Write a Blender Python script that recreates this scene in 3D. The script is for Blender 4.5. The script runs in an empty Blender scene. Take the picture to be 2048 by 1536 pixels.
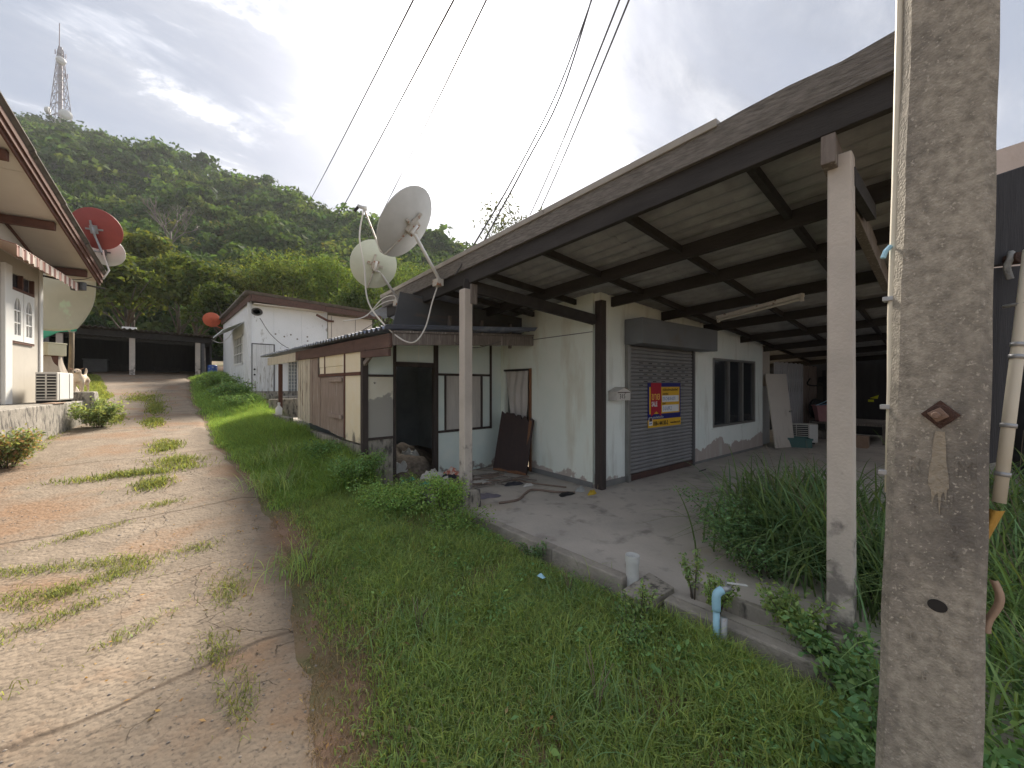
import bpy, math, random
import numpy as np
from mathutils import Vector, Matrix

random.seed(7)
RNG = np.random.default_rng(11)
SC = bpy.context.scene
COL = SC.collection
R = math.radians

# ------------------------------------------------------------------ camera
CAM = bpy.data.cameras.new('camera')
CAM.sensor_width = 36.0
CAM.lens = 785.0 / 2048.0 * 36.0
CAM.clip_start = 0.05
CAM.clip_end = 3000
cam = bpy.data.objects.new('camera', CAM)
COL.objects.link(cam)
cam.location = (0, 0, 1.6)
cam.rotation_euler = (R(90), 0, -math.atan2(712, 785))
SC.camera = cam
SC.render.resolution_x, SC.render.resolution_y = 1024, 768

# ------------------------------------------------------------------ world, sun, exposure
SUN_EL, SUN_AZ = R(37.0), R(36.3)
SUN_DIR = Vector((math.sin(SUN_AZ) * math.cos(SUN_EL), math.cos(SUN_AZ) * math.cos(SUN_EL), math.sin(SUN_EL)))
SC.view_settings.view_transform = 'Standard'
SC.view_settings.look = 'None'
SC.view_settings.gamma = 1
SC.view_settings.use_curve_mapping = False
SC.view_settings.exposure = 2.75

W = bpy.data.worlds.new('World')
SC.world = W
W.use_nodes = True


def build_sky():
    nt = W.node_tree
    nt.nodes.clear()
    N = nt.nodes.new
    L = nt.links.new

    def math_(op, a, b=None, clamp=False):
        n = N('ShaderNodeMath'); n.operation = op; n.use_clamp = clamp
        for i, v in enumerate((a, b)):
            if v is None: continue
            if isinstance(v, (int, float)): n.inputs[i].default_value = v
            else: L(v, n.inputs[i])
        return n.outputs[0]

    sky = N('ShaderNodeTexSky'); sky.sky_type = 'NISHITA'; sky.sun_disc = False
    sky.sun_elevation = SUN_EL; sky.sun_rotation = SUN_AZ
    sky.air_density = 1.0; sky.dust_density = 2.0; sky.ozone_density = 1.0
    tc = N('ShaderNodeTexCoord')
    sep = N('ShaderNodeSeparateXYZ'); L(tc.outputs['Generated'], sep.inputs[0])
    zc = math_('ADD', math_('MAXIMUM', sep.outputs[2], 0.0), 0.16)
    cx = math_('DIVIDE', sep.outputs[0], zc); cy = math_('DIVIDE', sep.outputs[1], zc)
    comb = N('ShaderNodeCombineXYZ'); L(cx, comb.inputs[0]); L(cy, comb.inputs[1])
    mp = N('ShaderNodeMapping'); mp.inputs['Rotation'].default_value = (0, 0, R(28)); mp.inputs['Scale'].default_value = (0.62, 1.25, 1)
    L(comb.outputs[0], mp.inputs[0])
    n1 = N('ShaderNodeTexNoise'); n1.inputs['Scale'].default_value = 1.15; n1.inputs['Detail'].default_value = 9
    n1.inputs['Roughness'].default_value = 0.58; n1.inputs['Distortion'].default_value = 0.55
    L(mp.outputs[0], n1.inputs['Vector'])
    r1 = N('ShaderNodeValToRGB'); r1.color_ramp.elements[0].position = 0.38; r1.color_ramp.elements[1].position = 0.70
    r1.color_ramp.interpolation = 'EASE'
    L(n1.outputs[0], r1.inputs[0])
    n2 = N('ShaderNodeTexNoise'); n2.inputs['Scale'].default_value = 2.4; n2.inputs['Detail'].default_value = 8
    n2.inputs['Roughness'].default_value = 0.68; n2.inputs['Distortion'].default_value = 0.4
    L(mp.outputs[0], n2.inputs['Vector'])
    r2 = N('ShaderNodeValToRGB'); r2.color_ramp.elements[0].position = 0.36; r2.color_ramp.elements[1].position = 0.66
    r2.color_ramp.elements[0].color = (0.062, 0.065, 0.074, 1); r2.color_ramp.elements[1].color = (0.62, 0.605, 0.59, 1)
    r2.color_ramp.elements[1].position = 0.74
    e_ = r2.color_ramp.elements.new(0.55); e_.color = (0.155, 0.156, 0.162, 1)
    r2.color_ramp.elements[2].color = (0.95, 0.93, 0.91, 1)
    L(n2.outputs[0], r2.inputs[0])
    # thin blue-grey air between the clouds: the physical sky veiled by haze
    ns = N('ShaderNodeVectorMath'); ns.operation = 'SCALE'; ns.inputs['Scale'].default_value = 0.018
    L(sky.outputs[0], ns.inputs[0])
    veil = N('ShaderNodeMix'); veil.data_type = 'RGBA'; veil.inputs[0].default_value = 0.72
    L(ns.outputs[0], veil.inputs[6]); veil.inputs[7].default_value = (0.070, 0.077, 0.093, 1)
    mix = N('ShaderNodeMix'); mix.data_type = 'RGBA'
    L(r1.outputs[0], mix.inputs[0]); L(veil.outputs[2], mix.inputs[6]); L(r2.outputs[0], mix.inputs[7])
    # the sun behind thin cloud: bright round the sun's own direction
    dot = N('ShaderNodeVectorMath'); dot.operation = 'DOT_PRODUCT'
    nv = N('ShaderNodeVectorMath'); nv.operation = 'NORMALIZE'; L(tc.outputs['Generated'], nv.inputs[0])
    L(nv.outputs[0], dot.inputs[0]); dot.inputs[1].default_value = SUN_DIR
    d = math_('MAXIMUM', dot.outputs['Value'], 0.0)
    g1 = math_('MULTIPLY', math_('POWER', d, 120.0), 12.0)
    g2 = math_('MULTIPLY', math_('POWER', d, 34.0), 1.5)
    g = math_('ADD', math_('ADD', g1, g2), 1.0)
    out = N('ShaderNodeVectorMath'); out.operation = 'SCALE'
    L(mix.outputs[2], out.inputs[0]); L(g, out.inputs['Scale'])
    bg = N('ShaderNodeBackground'); bg.inputs[1].default_value = 1.0
    L(out.outputs[0], bg.inputs[0])
    o = N('ShaderNodeOutputWorld'); L(bg.outputs[0], o.inputs[0])


build_sky()
W.cycles.sampling_method = 'MANUAL'
W.cycles.sample_map_resolution = 512

sl = bpy.data.lights.new('sun', 'SUN')
sl.energy = 1.5
sl.angle = R(10.0)
sl.color = (1.0, 0.90, 0.76)
sun = bpy.data.objects.new('sun', sl)
COL.objects.link(sun)
sun.rotation_euler = SUN_DIR.to_track_quat('Z', 'Y').to_euler()
sun.location = SUN_DIR * 60

SC.cycles.use_denoising = True
SC.cycles.max_bounces = 7
SC.cycles.diffuse_bounces = 6
SC.cycles.transparent_max_bounces = 8
SC.cycles.sample_clamp_indirect = 6
SC.cycles.sample_clamp_direct = 0.7

# ------------------------------------------------------------------ materials
MATS = {}


def pmat(name, c1, c2=None, scale=4.0, rough=0.85, bump=0.25, bscale=None, stretch=(1, 1, 1), metal=0.0,
         c3=None, t3=(0.56, 0.64), s3=1.3, stretch3=(1, 1, 1), low3=None, spec=0.3, detail=9, ramp=(0.3, 0.7), c4=None, t4=(0.6, 0.66), s4=9.0,
         bdist=0.02, coat=0.0, stretch4=(1, 1, 1)):
    """procedural surface: two-tone noise, an optional patchy third colour (low3=(z0,z1): patches thin out with height), a fine fourth"""
    m = bpy.data.materials.new(name)
    m.use_nodes = True
    nt = m.node_tree
    N, L = nt.nodes.new, nt.links.new
    b = nt.nodes['Principled BSDF']
    b.inputs['Roughness'].default_value = rough
    b.inputs['Metallic'].default_value = metal
    b.inputs['Specular IOR Level'].default_value = spec
    b.inputs['Coat Weight'].default_value = coat
    c2 = c2 or tuple(x * 0.7 for x in c1)
    tc = N('ShaderNodeTexCoord')
    mp = N('ShaderNodeMapping'); mp.inputs['Scale'].default_value = stretch
    L(tc.outputs['Object'], mp.inputs[0])
    n = N('ShaderNodeTexNoise'); n.inputs['Scale'].default_value = scale; n.inputs['Detail'].default_value = detail
    n.inputs['Roughness'].default_value = 0.62
    L(mp.outputs[0], n.inputs['Vector'])
    r = N('ShaderNodeValToRGB')
    r.color_ramp.elements[0].position, r.color_ramp.elements[1].position = ramp
    r.color_ramp.elements[0].color = (*c1, 1); r.color_ramp.elements[1].color = (*c2, 1)
    L(n.outputs[0], r.inputs[0])
    col = r.outputs[0]
    for (c, t, s, st, low) in ((c3, t3, s3, stretch3, low3), (c4, t4, s4, stretch4, None)):
        if not c: continue
        mp3 = N('ShaderNodeMapping'); mp3.inputs['Scale'].default_value = st; mp3.inputs['Location'].default_value = (3.7, 1.9, 5.1)
        L(tc.outputs['Object'], mp3.inputs[0])
        n3 = N('ShaderNodeTexNoise'); n3.inputs['Scale'].default_value = s; n3.inputs['Detail'].default_value = 10
        n3.inputs['Roughness'].default_value = 0.6
        L(mp3.outputs[0], n3.inputs['Vector'])
        v = n3.outputs[0]
        if low:
            sp = N('ShaderNodeSeparateXYZ'); L(tc.outputs['Object'], sp.inputs[0])
            mr = N('ShaderNodeMapRange'); mr.inputs[1].default_value = low[0]; mr.inputs[2].default_value = low[1]
            mr.inputs[3].default_value = 0.14; mr.inputs[4].default_value = -0.3
            L(sp.outputs[2], mr.inputs[0])
            ad = N('ShaderNodeMath'); ad.operation = 'ADD'; L(v, ad.inputs[0]); L(mr.outputs[0], ad.inputs[1]); v = ad.outputs[0]
        r3 = N('ShaderNodeValToRGB')
        r3.color_ramp.elements[0].position, r3.color_ramp.elements[1].position = t
        L(v, r3.inputs[0])
        mx = N('ShaderNodeMix'); mx.data_type = 'RGBA'
        L(r3.outputs[0], mx.inputs[0]); L(col, mx.inputs[6]); mx.inputs[7].default_value = (*c, 1)
        col = mx.outputs[2]
    L(col, b.inputs['Base Color'])
    if bump:
        nb = N('ShaderNodeTexNoise'); nb.inputs['Scale'].default_value = bscale or scale * 6; nb.inputs['Detail'].default_value = 6
        L(mp.outputs[0], nb.inputs['Vector'])
        bp = N('ShaderNodeBump'); bp.inputs['Strength'].default_value = bump; bp.inputs['Distance'].default_value = bdist
        L(nb.outputs[0], bp.inputs['Height']); L(bp.outputs[0], b.inputs['Normal'])
    MATS[name] = m
    return m


def leafmat(name, trans=0.4, rough=0.6):
    m = bpy.data.materials.new(name)
    m.use_nodes = True
    nt = m.node_tree
    N, L = nt.nodes.new, nt.links.new
    b = nt.nodes['Principled BSDF']
    out = nt.nodes['Material Output']
    b.inputs['Roughness'].default_value = rough
    b.inputs['Specular IOR Level'].default_value = 0.08
    at = N('ShaderNodeAttribute'); at.attribute_name = 'Col'
    L(at.outputs['Color'], b.inputs['Base Color'])
    t = N('ShaderNodeBsdfTranslucent')
    mul = N('ShaderNodeMix'); mul.data_type = 'RGBA'; mul.blend_type = 'MULTIPLY'; mul.inputs[0].default_value = 1
    L(at.outputs['Color'], mul.inputs[6]); mul.inputs[7].default_value = (1.25, 1.2, 0.6, 1)
    L(mul.outputs[2], t.inputs[0])
    mx = N('ShaderNodeMixShader'); mx.inputs[0].default_value = trans
    L(b.outputs[0], mx.inputs[1]); L(t.outputs[0], mx.inputs[2]); L(mx.outputs[0], out.inputs[0])
    MATS[name] = m
    return m


def glassmat(name, tint=(0.03, 0.035, 0.04)):  # opaque; the dark room behind the glass is put into the colour
    m = bpy.data.materials.new(name)
    m.use_nodes = True
    b = m.node_tree.nodes['Principled BSDF']
    b.inputs['Base Color'].default_value = (*tint, 1)
    b.inputs['Roughness'].default_value = 0.07
    b.inputs['Specular IOR Level'].default_value = 0.5
    MATS[name] = m
    return m


def stripemat(name, ca, cb, axis, freq, rough=0.7):
    m = pmat(name, ca, cb, rough=rough, bump=0.05)
    nt = m.node_tree
    N, L = nt.nodes.new, nt.links.new
    tc = N('ShaderNodeTexCoord')
    d = N('ShaderNodeVectorMath'); d.operation = 'DOT_PRODUCT'; d.inputs[1].default_value = axis
    L(tc.outputs['Object'], d.inputs[0])
    a = N('ShaderNodeMath'); a.operation = 'MULTIPLY'; a.inputs[1].default_value = freq; L(d.outputs['Value'], a.inputs[0])
    f = N('ShaderNodeMath'); f.operation = 'FRACT'; L(a.outputs[0], f.inputs[0])
    g = N('ShaderNodeMath'); g.operation = 'GREATER_THAN'; g.inputs[1].default_value = 0.5; L(f.outputs[0], g.inputs[0])
    mx = N('ShaderNodeMix'); mx.data_type = 'RGBA'; L(g.outputs[0], mx.inputs[0])
    mx.inputs[6].default_value = (*ca, 1); mx.inputs[7].default_value = (*cb, 1)
    L(mx.outputs[2], nt.nodes['Principled BSDF'].inputs['Base Color'])
    return m


pmat('wall_mint', (0.74, 0.81, 0.74), (0.82, 0.86, 0.79), scale=1.6, bump=0.12, bscale=40, c3=(0.46, 0.40, 0.36), t3=(0.60, 0.62), s3=1.1,
     low3=(0.05, 0.95), c4=(0.60, 0.575, 0.47), t4=(0.50, 0.72), s4=1.5, stretch4=(1.6, 1.6, 0.35))
pmat('wall_mint_front', (0.76, 0.83, 0.80), (0.84, 0.88, 0.85), scale=1.6, bump=0.12, bscale=40, c3=(0.44, 0.385, 0.355), t3=(0.535, 0.55), s3=0.9,
     low3=(0.05, 0.85), c4=(0.55, 0.57, 0.53), t4=(0.54, 0.76), s4=2.6, stretch4=(2.2, 2.2, 0.3))
pmat('wall_aqua', (0.64, 0.76, 0.74), (0.76, 0.83, 0.78), scale=2.0, bump=0.1, bscale=40, c3=(0.30, 0.29, 0.27), t3=(0.62, 0.66), s3=2.6, low3=(-0.05, 0.55))
pmat('wall_cream', (0.66, 0.62, 0.50), (0.74, 0.73, 0.64), scale=2.0, bump=0.1, bscale=40, c3=(0.36, 0.35, 0.32), t3=(0.52, 0.54), s3=1.2, low3=(0.6, 2.0),
     c4=(0.14, 0.13, 0.11), t4=(0.68, 0.74), s4=6)
pmat('panel_yellow', (0.74, 0.64, 0.44), (0.78, 0.72, 0.58), scale=2.2, bump=0.1, c3=(0.22, 0.19, 0.15), t3=(0.6, 0.7), s3=3.0, low3=(0.7, 1.4), stretch3=(1, 1, 0.4))
pmat('skirting_grey', (0.16, 0.165, 0.17), (0.24, 0.24, 0.23), scale=3, bump=0.2)
pmat('concrete_floor', (0.53, 0.485, 0.435), (0.39, 0.362, 0.33), scale=1.1, bump=0.25, bscale=30, c3=(0.44, 0.37, 0.29), t3=(0.58, 0.72), s3=0.7, c4=(0.26, 0.24, 0.22), t4=(0.54, 0.70), s4=3.4)
pmat('concrete_col', (0.57, 0.515, 0.46), (0.44, 0.40, 0.36), scale=2.5, bump=0.25, bscale=50, c3=(0.22, 0.20, 0.185), t3=(0.56, 0.7), s3=7, low3=(0.3, 1.7))
pmat('concrete_pole', (0.41, 0.375, 0.315), (0.195, 0.178, 0.15), scale=34, detail=12, ramp=(0.32, 0.68), bump=0.8, bscale=150, bdist=0.006, c3=(0.125, 0.115, 0.105), t3=(0.47, 0.72), s3=3.2, stretch3=(1, 1, 0.45),
     c4=(0.42, 0.385, 0.33), t4=(0.58, 0.66), s4=95)
pmat('concrete_kerb', (0.36, 0.33, 0.285), (0.235, 0.215, 0.19), scale=5, bump=0.6, bscale=40, c3=(0.07, 0.072, 0.065), t3=(0.52, 0.62), s3=4.0, low3=(-0.25, 0.02))
pmat('concrete_old', (0.40, 0.37, 0.32), (0.24, 0.22, 0.19), scale=5, bump=0.5, c3=(0.10, 0.092, 0.084), t3=(0.5, 0.62), s3=11, stretch3=(1.3, 1.3, 0.45), c4=(0.5, 0.46, 0.4), t4=(0.6, 0.7), s4=3)
pmat('timber_dark', (0.052, 0.048, 0.047), (0.03, 0.028, 0.028), scale=3, bump=0.35, bscale=30, stretch=(3, 0.6, 3))
pmat('timber_fascia', (0.29, 0.27, 0.25), (0.125, 0.115, 0.107), scale=16, bump=1.0, bscale=45, stretch=(6, 0.6, 4), c3=(0.27, 0.255, 0.24), t3=(0.56, 0.72), s3=6, stretch3=(6, 0.35, 5))
pmat('timber_post', (0.075, 0.060, 0.055), (0.045, 0.038, 0.036), scale=4, bump=0.3, stretch=(6, 6, 0.6), c3=(0.25, 0.19, 0.13), t3=(0.66, 0.69), s3=7, stretch3=(4, 4, 0.8), low3=(0.0, 0.4))
pmat('timber_red', (0.14, 0.082, 0.066), (0.09, 0.06, 0.052), scale=4, bump=0.3, stretch=(4, 0.6, 3), c3=(0.07, 0.045, 0.04), t3=(0.58, 0.66), s3=3)
pmat('timber_brown', (0.15, 0.072, 0.052), (0.095, 0.05, 0.04), scale=4, bump=0.3, stretch=(2, 2, 2))
pmat('timber_grey', (0.235, 0.205, 0.185), (0.15, 0.125, 0.11), scale=5, bump=0.4, stretch=(7, 7, 0.5), c3=(0.40, 0.38, 0.34), t3=(0.56, 0.68), s3=5, stretch3=(7, 7, 0.6))
pmat('plank_pale', (0.68, 0.63, 0.52), (0.50, 0.45, 0.37), scale=5, bump=0.4, stretch=(8, 8, 0.6), c3=(0.19, 0.145, 0.12), t3=(0.57, 0.66), s3=4, stretch3=(7, 7, 0.5))
pmat('plank_brown', (0.38, 0.31, 0.265), (0.22, 0.165, 0.14), scale=5, bump=0.4, stretch=(8, 8, 0.6), c3=(0.52, 0.49, 0.44), t3=(0.60, 0.68), s3=3.5, stretch3=(7, 7, 0.4))
pmat('plank_bluegrey', (0.62, 0.62, 0.64), (0.44, 0.435, 0.46), scale=5, bump=0.4, stretch=(8, 8, 0.5), c3=(0.11, 0.10, 0.105), t3=(0.58, 0.66), s3=3.5, stretch3=(7, 7, 0.5))
pmat('plywood', (0.58, 0.555, 0.52), (0.47, 0.445, 0.415), scale=4, bump=0.2, stretch=(7, 7, 0.5), c3=(0.34, 0.32, 0.30), t3=(0.6, 0.72), s3=5, stretch3=(7, 7, 0.6))
pmat('fibre_sheet', (0.37, 0.38, 0.40), (0.225, 0.232, 0.245), scale=4, bump=0.3, bscale=25, c3=(0.15, 0.145, 0.14), t3=(0.52, 0.74), s3=2.4, stretch3=(1.6, 0.5, 1))
pmat('flashing', (0.38, 0.36, 0.33), (0.28, 0.26, 0.235), scale=6, bump=0.2, rough=0.6)
pmat('board_charcoal', (0.105, 0.110, 0.115), (0.075, 0.078, 0.082), scale=2.0, bump=0.15, c3=(0.125, 0.105, 0.09), t3=(0.54, 0.66), s3=1.6, stretch3=(0.6, 1, 2.6))
pmat('shutter_steel', (0.275, 0.275, 0.28), (0.22, 0.22, 0.225), scale=2.4, rough=0.55, metal=0.0, bump=0.08, c3=(0.20, 0.165, 0.14), t3=(0.62, 0.75), s3=1.7)
pmat('shutter_rust', (0.105, 0.06, 0.05), (0.07, 0.045, 0.042), scale=4, bump=0.2)
pmat('shutter_box', (0.19, 0.205, 0.22), (0.155, 0.165, 0.18), scale=2.0, rough=0.6, metal=0.0, bump=0.08, c3=(0.15, 0.12, 0.10), t3=(0.62, 0.8), s3=1.2)
pmat('aluminium', (0.30, 0.30, 0.29), (0.24, 0.24, 0.23), scale=5, rough=0.45, metal=0.6, bump=0.05)
pmat('galv', (0.42, 0.43, 0.44), (0.32, 0.33, 0.34), scale=9, rough=0.5, metal=0.6, bump=0.1, c3=(0.25, 0.12, 0.06), t3=(0.64, 0.7), s3=14)
pmat('white_paint', (0.76, 0.76, 0.74), (0.68, 0.68, 0.66), scale=2, rough=0.6, bump=0.1)
pmat('white_board', (0.83, 0.855, 0.88), (0.76, 0.79, 0.815), scale=1.5, rough=0.7, bump=0.1, c3=(0.36, 0.35, 0.34), t3=(0.64, 0.7), s3=2.2, stretch3=(1.4, 1.4, 0.6), c4=(0.5, 0.51, 0.52), t4=(0.66, 0.74), s4=5)
pmat('white_wood', (0.72, 0.74, 0.76), (0.58, 0.59, 0.60), scale=3, rough=0.75, bump=0.2, stretch=(4, 4, 0.5), c3=(0.36, 0.34, 0.32), t3=(0.66, 0.74), s3=3.4, stretch3=(4, 4, 0.5), low3=(1.0, 4.2))
pmat('beige_board', (0.72, 0.67, 0.60), (0.64, 0.59, 0.53), scale=1.2, rough=0.8, bump=0.1, c3=(0.42, 0.37, 0.31), t3=(0.6, 0.75), s3=1.5, stretch3=(2, 2, 0.4))
pmat('left_wall', (0.54, 0.505, 0.445), (0.46, 0.43, 0.38), scale=1.6, rough=0.8, bump=0.12, c3=(0.42, 0.38, 0.33), t3=(0.6, 0.74), s3=2.0, stretch3=(2.5, 2.5, 0.35))
pmat('soffit', (0.66, 0.61, 0.54), (0.59, 0.545, 0.48), scale=1.0, rough=0.8, bump=0.06)
pmat('roof_tile', (0.20, 0.175, 0.155), (0.115, 0.105, 0.098), scale=4, bump=0.4, c3=(0.07, 0.075, 0.055), t3=(0.56, 0.66), s3=3)
pmat('roof_blue', (0.14, 0.165, 0.24), (0.17, 0.195, 0.27), scale=3, rough=0.45, bump=0.08, c3=(0.30, 0.33, 0.40), t3=(0.5, 0.62), s3=2.5)
pmat('roof_bluegrey', (0.25, 0.27, 0.305), (0.17, 0.185, 0.215), scale=4, rough=0.5, bump=0.1, c3=(0.42, 0.44, 0.47), t3=(0.55, 0.65), s3=8)
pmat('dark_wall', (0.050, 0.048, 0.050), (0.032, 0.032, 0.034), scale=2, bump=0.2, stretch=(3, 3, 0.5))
pmat('black_board', (0.058, 0.060, 0.068), (0.036, 0.037, 0.042), scale=6, bump=0.3, stretch=(9, 9, 0.6))
pmat('interior', (0.40, 0.44, 0.45), (0.28, 0.31, 0.33), scale=2, bump=0.15)
pmat('steel_grey', (0.13, 0.135, 0.14), (0.10, 0.10, 0.105), scale=4, bump=0.1, rough=0.6)
pmat('dish_white', (0.60, 0.61, 0.60), (0.52, 0.53, 0.52), scale=5, rough=0.5, bump=0.04, c3=(0.42, 0.40, 0.36), t3=(0.62, 0.8), s3=3)
pmat('dish_cream', (0.60, 0.63, 0.53), (0.52, 0.56, 0.47), scale=5, rough=0.5, bump=0.04)
pmat('dish_red', (0.34, 0.075, 0.065), (0.27, 0.065, 0.06), scale=4, rough=0.5, bump=0.04)
pmat('dish_orange', (0.56, 0.13, 0.07), (0.46, 0.11, 0.06), scale=4, rough=0.5, bump=0.04)
pmat('mount_rust', (0.55, 0.53, 0.48), (0.42, 0.39, 0.34), scale=10, rough=0.6, bump=0.15, c3=(0.26, 0.11, 0.05), t3=(0.55, 0.62), s3=16)
pmat('rust', (0.105, 0.058, 0.045), (0.065, 0.042, 0.036), scale=30, bump=0.5, rough=0.9)
pmat('nut_rust', (0.26, 0.175, 0.13), (0.17, 0.11, 0.085), scale=40, bump=0.3, rough=0.7)
pmat('rust_stain', (0.38, 0.33, 0.255), (0.235, 0.21, 0.17), scale=20, bump=0.6, bscale=80)
pmat('pvc_cream', (0.68, 0.64, 0.54), (0.60, 0.56, 0.46), scale=3, rough=0.5, bump=0.05)
pmat('pvc_blue', (0.36, 0.60, 0.74), (0.30, 0.54, 0.68), scale=4, rough=0.45, bump=0.05)
pmat('pvc_white', (0.62, 0.63, 0.62), (0.50, 0.51, 0.50), scale=7, rough=0.6, bump=0.1, c3=(0.3, 0.28, 0.25), t3=(0.6, 0.75), s3=5)
pmat('cable', (0.10, 0.098, 0.096), (0.08, 0.08, 0.08), bump=0, rough=0.7)
pmat('cable_white', (0.66, 0.64, 0.60), (0.55, 0.53, 0.49), bump=0, rough=0.6)
pmat('rope', (0.42, 0.43, 0.42), (0.26, 0.27, 0.27), scale=30, bump=0.5)
pmat('plastic_torn', (0.42, 0.22, 0.06), (0.55, 0.33, 0.07), scale=14, rough=0.5, bump=0.3)
pmat('cardboard', (0.42, 0.30, 0.22), (0.33, 0.23, 0.17), scale=8, bump=0.2)
pmat('door_brown', (0.060, 0.038, 0.034), (0.042, 0.030, 0.028), scale=3, bump=0.15, stretch=(4, 4, 0.5), rough=0.6)
pmat('wood_raw', (0.25, 0.125, 0.065), (0.17, 0.085, 0.05), scale=6, bump=0.3, stretch=(6, 6, 0.6))
pmat('cloth_grey', (0.60, 0.565, 0.53), (0.50, 0.47, 0.44), scale=4, rough=0.95, bump=0.3, bscale=60)
pmat('cloth_green', (0.07, 0.30, 0.20), (0.10, 0.38, 0.28), scale=5, rough=0.9, bump=0.3)
pmat('cloth_white', (0.60, 0.59, 0.56), (0.48, 0.46, 0.44), scale=5, rough=0.95, bump=0.3)
pmat('cloth_red', (0.50, 0.17, 0.12), (0.62, 0.52, 0.46), scale=22, rough=0.95, bump=0.3, ramp=(0.48, 0.52))
pmat('cloth_dark', (0.05, 0.05, 0.06), (0.035, 0.035, 0.045), scale=5, rough=0.95, bump=0.3)
pmat('cloth_lilac', (0.20, 0.185, 0.22), (0.14, 0.13, 0.16), scale=16, rough=0.95, bump=0.4)
pmat('bag_yellow', (0.55, 0.38, 0.03), (0.48, 0.32, 0.04), scale=7, rough=0.5, bump=0.3)
pmat('bag_clear', (0.46, 0.47, 0.46), (0.36, 0.37, 0.36), scale=10, rough=0.4, bump=0.3)
pmat('hose_brown', (0.24, 0.18, 0.145), (0.18, 0.135, 0.11), scale=10, rough=0.7, bump=0.1)
pmat('tarp', (0.50, 0.50, 0.42), (0.42, 0.43, 0.36), scale=1.5, rough=0.6, bump=0.15, c3=(0.50, 0.62, 0.48), t3=(0.56, 0.64), s3=1.8)
pmat('tarp_green', (0.04, 0.26, 0.20), (0.05, 0.32, 0.25), scale=3, rough=0.7, bump=0.2)
pmat('sheet_plastic', (0.58, 0.51, 0.42), (0.47, 0.40, 0.32), scale=4, rough=0.45, bump=0.4, stretch=(3, 3, 0.5), c3=(0.25, 0.12, 0.09), t3=(0.62, 0.7), s3=2.2)
pmat('box_cream', (0.68, 0.65, 0.47), (0.60, 0.57, 0.42), scale=2, rough=0.6, bump=0.06)
pmat('bamboo', (0.24, 0.19, 0.13), (0.14, 0.11, 0.08), scale=8, bump=0.4, stretch=(3, 3, 0.7))
pmat('ac_white', (0.62, 0.60, 0.55), (0.54, 0.52, 0.48), scale=3, rough=0.55, bump=0.06)
pmat('black_plastic', (0.022, 0.022, 0.024), (0.015, 0.015, 0.016), bump=0, rough=0.5)
pmat('crate_green', (0.10, 0.20, 0.19), (0.075, 0.155, 0.15), scale=4, rough=0.55, bump=0.05)
pmat('basket_pink', (0.46, 0.24, 0.25), (0.36, 0.19, 0.20), scale=5, rough=0.6, bump=0.1)
pmat('hanger_blue', (0.14, 0.28, 0.42), (0.12, 0.24, 0.36), bump=0, rough=0.5)
pmat('mail_white', (0.66, 0.64, 0.61), (0.52, 0.50, 0.47), scale=10, rough=0.6, bump=0.1, c3=(0.20, 0.12, 0.085), t3=(0.6, 0.66), s3=12)
pmat('blue_barrel', (0.03, 0.08, 0.30), (0.04, 0.10, 0.36), scale=5, rough=0.5, bump=0.2, c3=(0.3, 0.34, 0.42), t3=(0.56, 0.6), s3=9)
pmat('yellow_vest', (0.62, 0.62, 0.03), (0.55, 0.55, 0.03), scale=5, rough=0.8, bump=0.1)
pmat('sign_navy', (0.018, 0.022, 0.16), (0.022, 0.026, 0.18), bump=0, rough=0.4)
pmat('sign_yellow', (0.72, 0.43, 0.035), (0.68, 0.40, 0.035), bump=0, rough=0.4)
pmat('sign_red', (0.42, 0.022, 0.045), (0.38, 0.02, 0.04), bump=0, rough=0.4)
pmat('sign_white', (0.74, 0.76, 0.78), (0.70, 0.72, 0.75), bump=0, rough=0.4)
pmat('sign_gold', (0.80, 0.50, 0.12), (0.78, 0.48, 0.10), bump=0, rough=0.4)
pmat('ink_black', (0.03, 0.03, 0.03), (0.025, 0.025, 0.025), bump=0, rough=0.6)
pmat('ink_blue', (0.13, 0.19, 0.42), (0.11, 0.17, 0.38), bump=0, rough=0.6)
pmat('bark', (0.16, 0.135, 0.11), (0.09, 0.075, 0.062), scale=6, bump=0.5, stretch=(3, 3, 0.7))
pmat('bark_pale', (0.19, 0.165, 0.14), (0.14, 0.12, 0.10), scale=6, bump=0.4, stretch=(3, 3, 0.7))
pmat('tower_steel_hazed', (0.36, 0.34, 0.37), (0.30, 0.29, 0.315), scale=0.2, bump=0, rough=0.6)  # part of the tower's haze fade is mixed into these muted tones
pmat('tower_red_hazed', (0.24, 0.18, 0.20), (0.20, 0.155, 0.175), scale=0.2, bump=0, rough=0.6)
pmat('pink_render', (0.56, 0.48, 0.44), (0.48, 0.41, 0.37), scale=3, bump=0.3)
pmat('dog_fur', (0.66, 0.55, 0.43), (0.56, 0.43, 0.31), scale=6, rough=0.95, bump=0.4, bscale=60, c3=(0.72, 0.66, 0.56), t3=(0.5, 0.6), s3=3)
pmat('dog_ear', (0.42, 0.24, 0.16), (0.34, 0.2, 0.13), scale=8, rough=0.95, bump=0.2)
pmat('dog_nose', (0.02, 0.018, 0.018), (0.015, 0.015, 0.015), bump=0, rough=0.4)
pmat('pebble', (0.36, 0.315, 0.27), (0.22, 0.19, 0.165), scale=9, bump=0.3)
pmat('soil', (0.26, 0.165, 0.11), (0.17, 0.112, 0.075), scale=1.6, bump=0.5, bscale=25, c3=(0.12, 0.115, 0.05), t3=(0.44, 0.58), s3=0.8)
pmat('debris', (0.26, 0.215, 0.175), (0.09, 0.078, 0.066), scale=14, bump=0.5)
pmat('hill_soil', (0.035, 0.045, 0.022), (0.025, 0.032, 0.018), scale=0.1, bump=0.2)
pmat('tube_glass', (0.62, 0.60, 0.56), (0.58, 0.56, 0.52), bump=0, rough=0.3)
glassmat('glass_dark')
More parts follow.
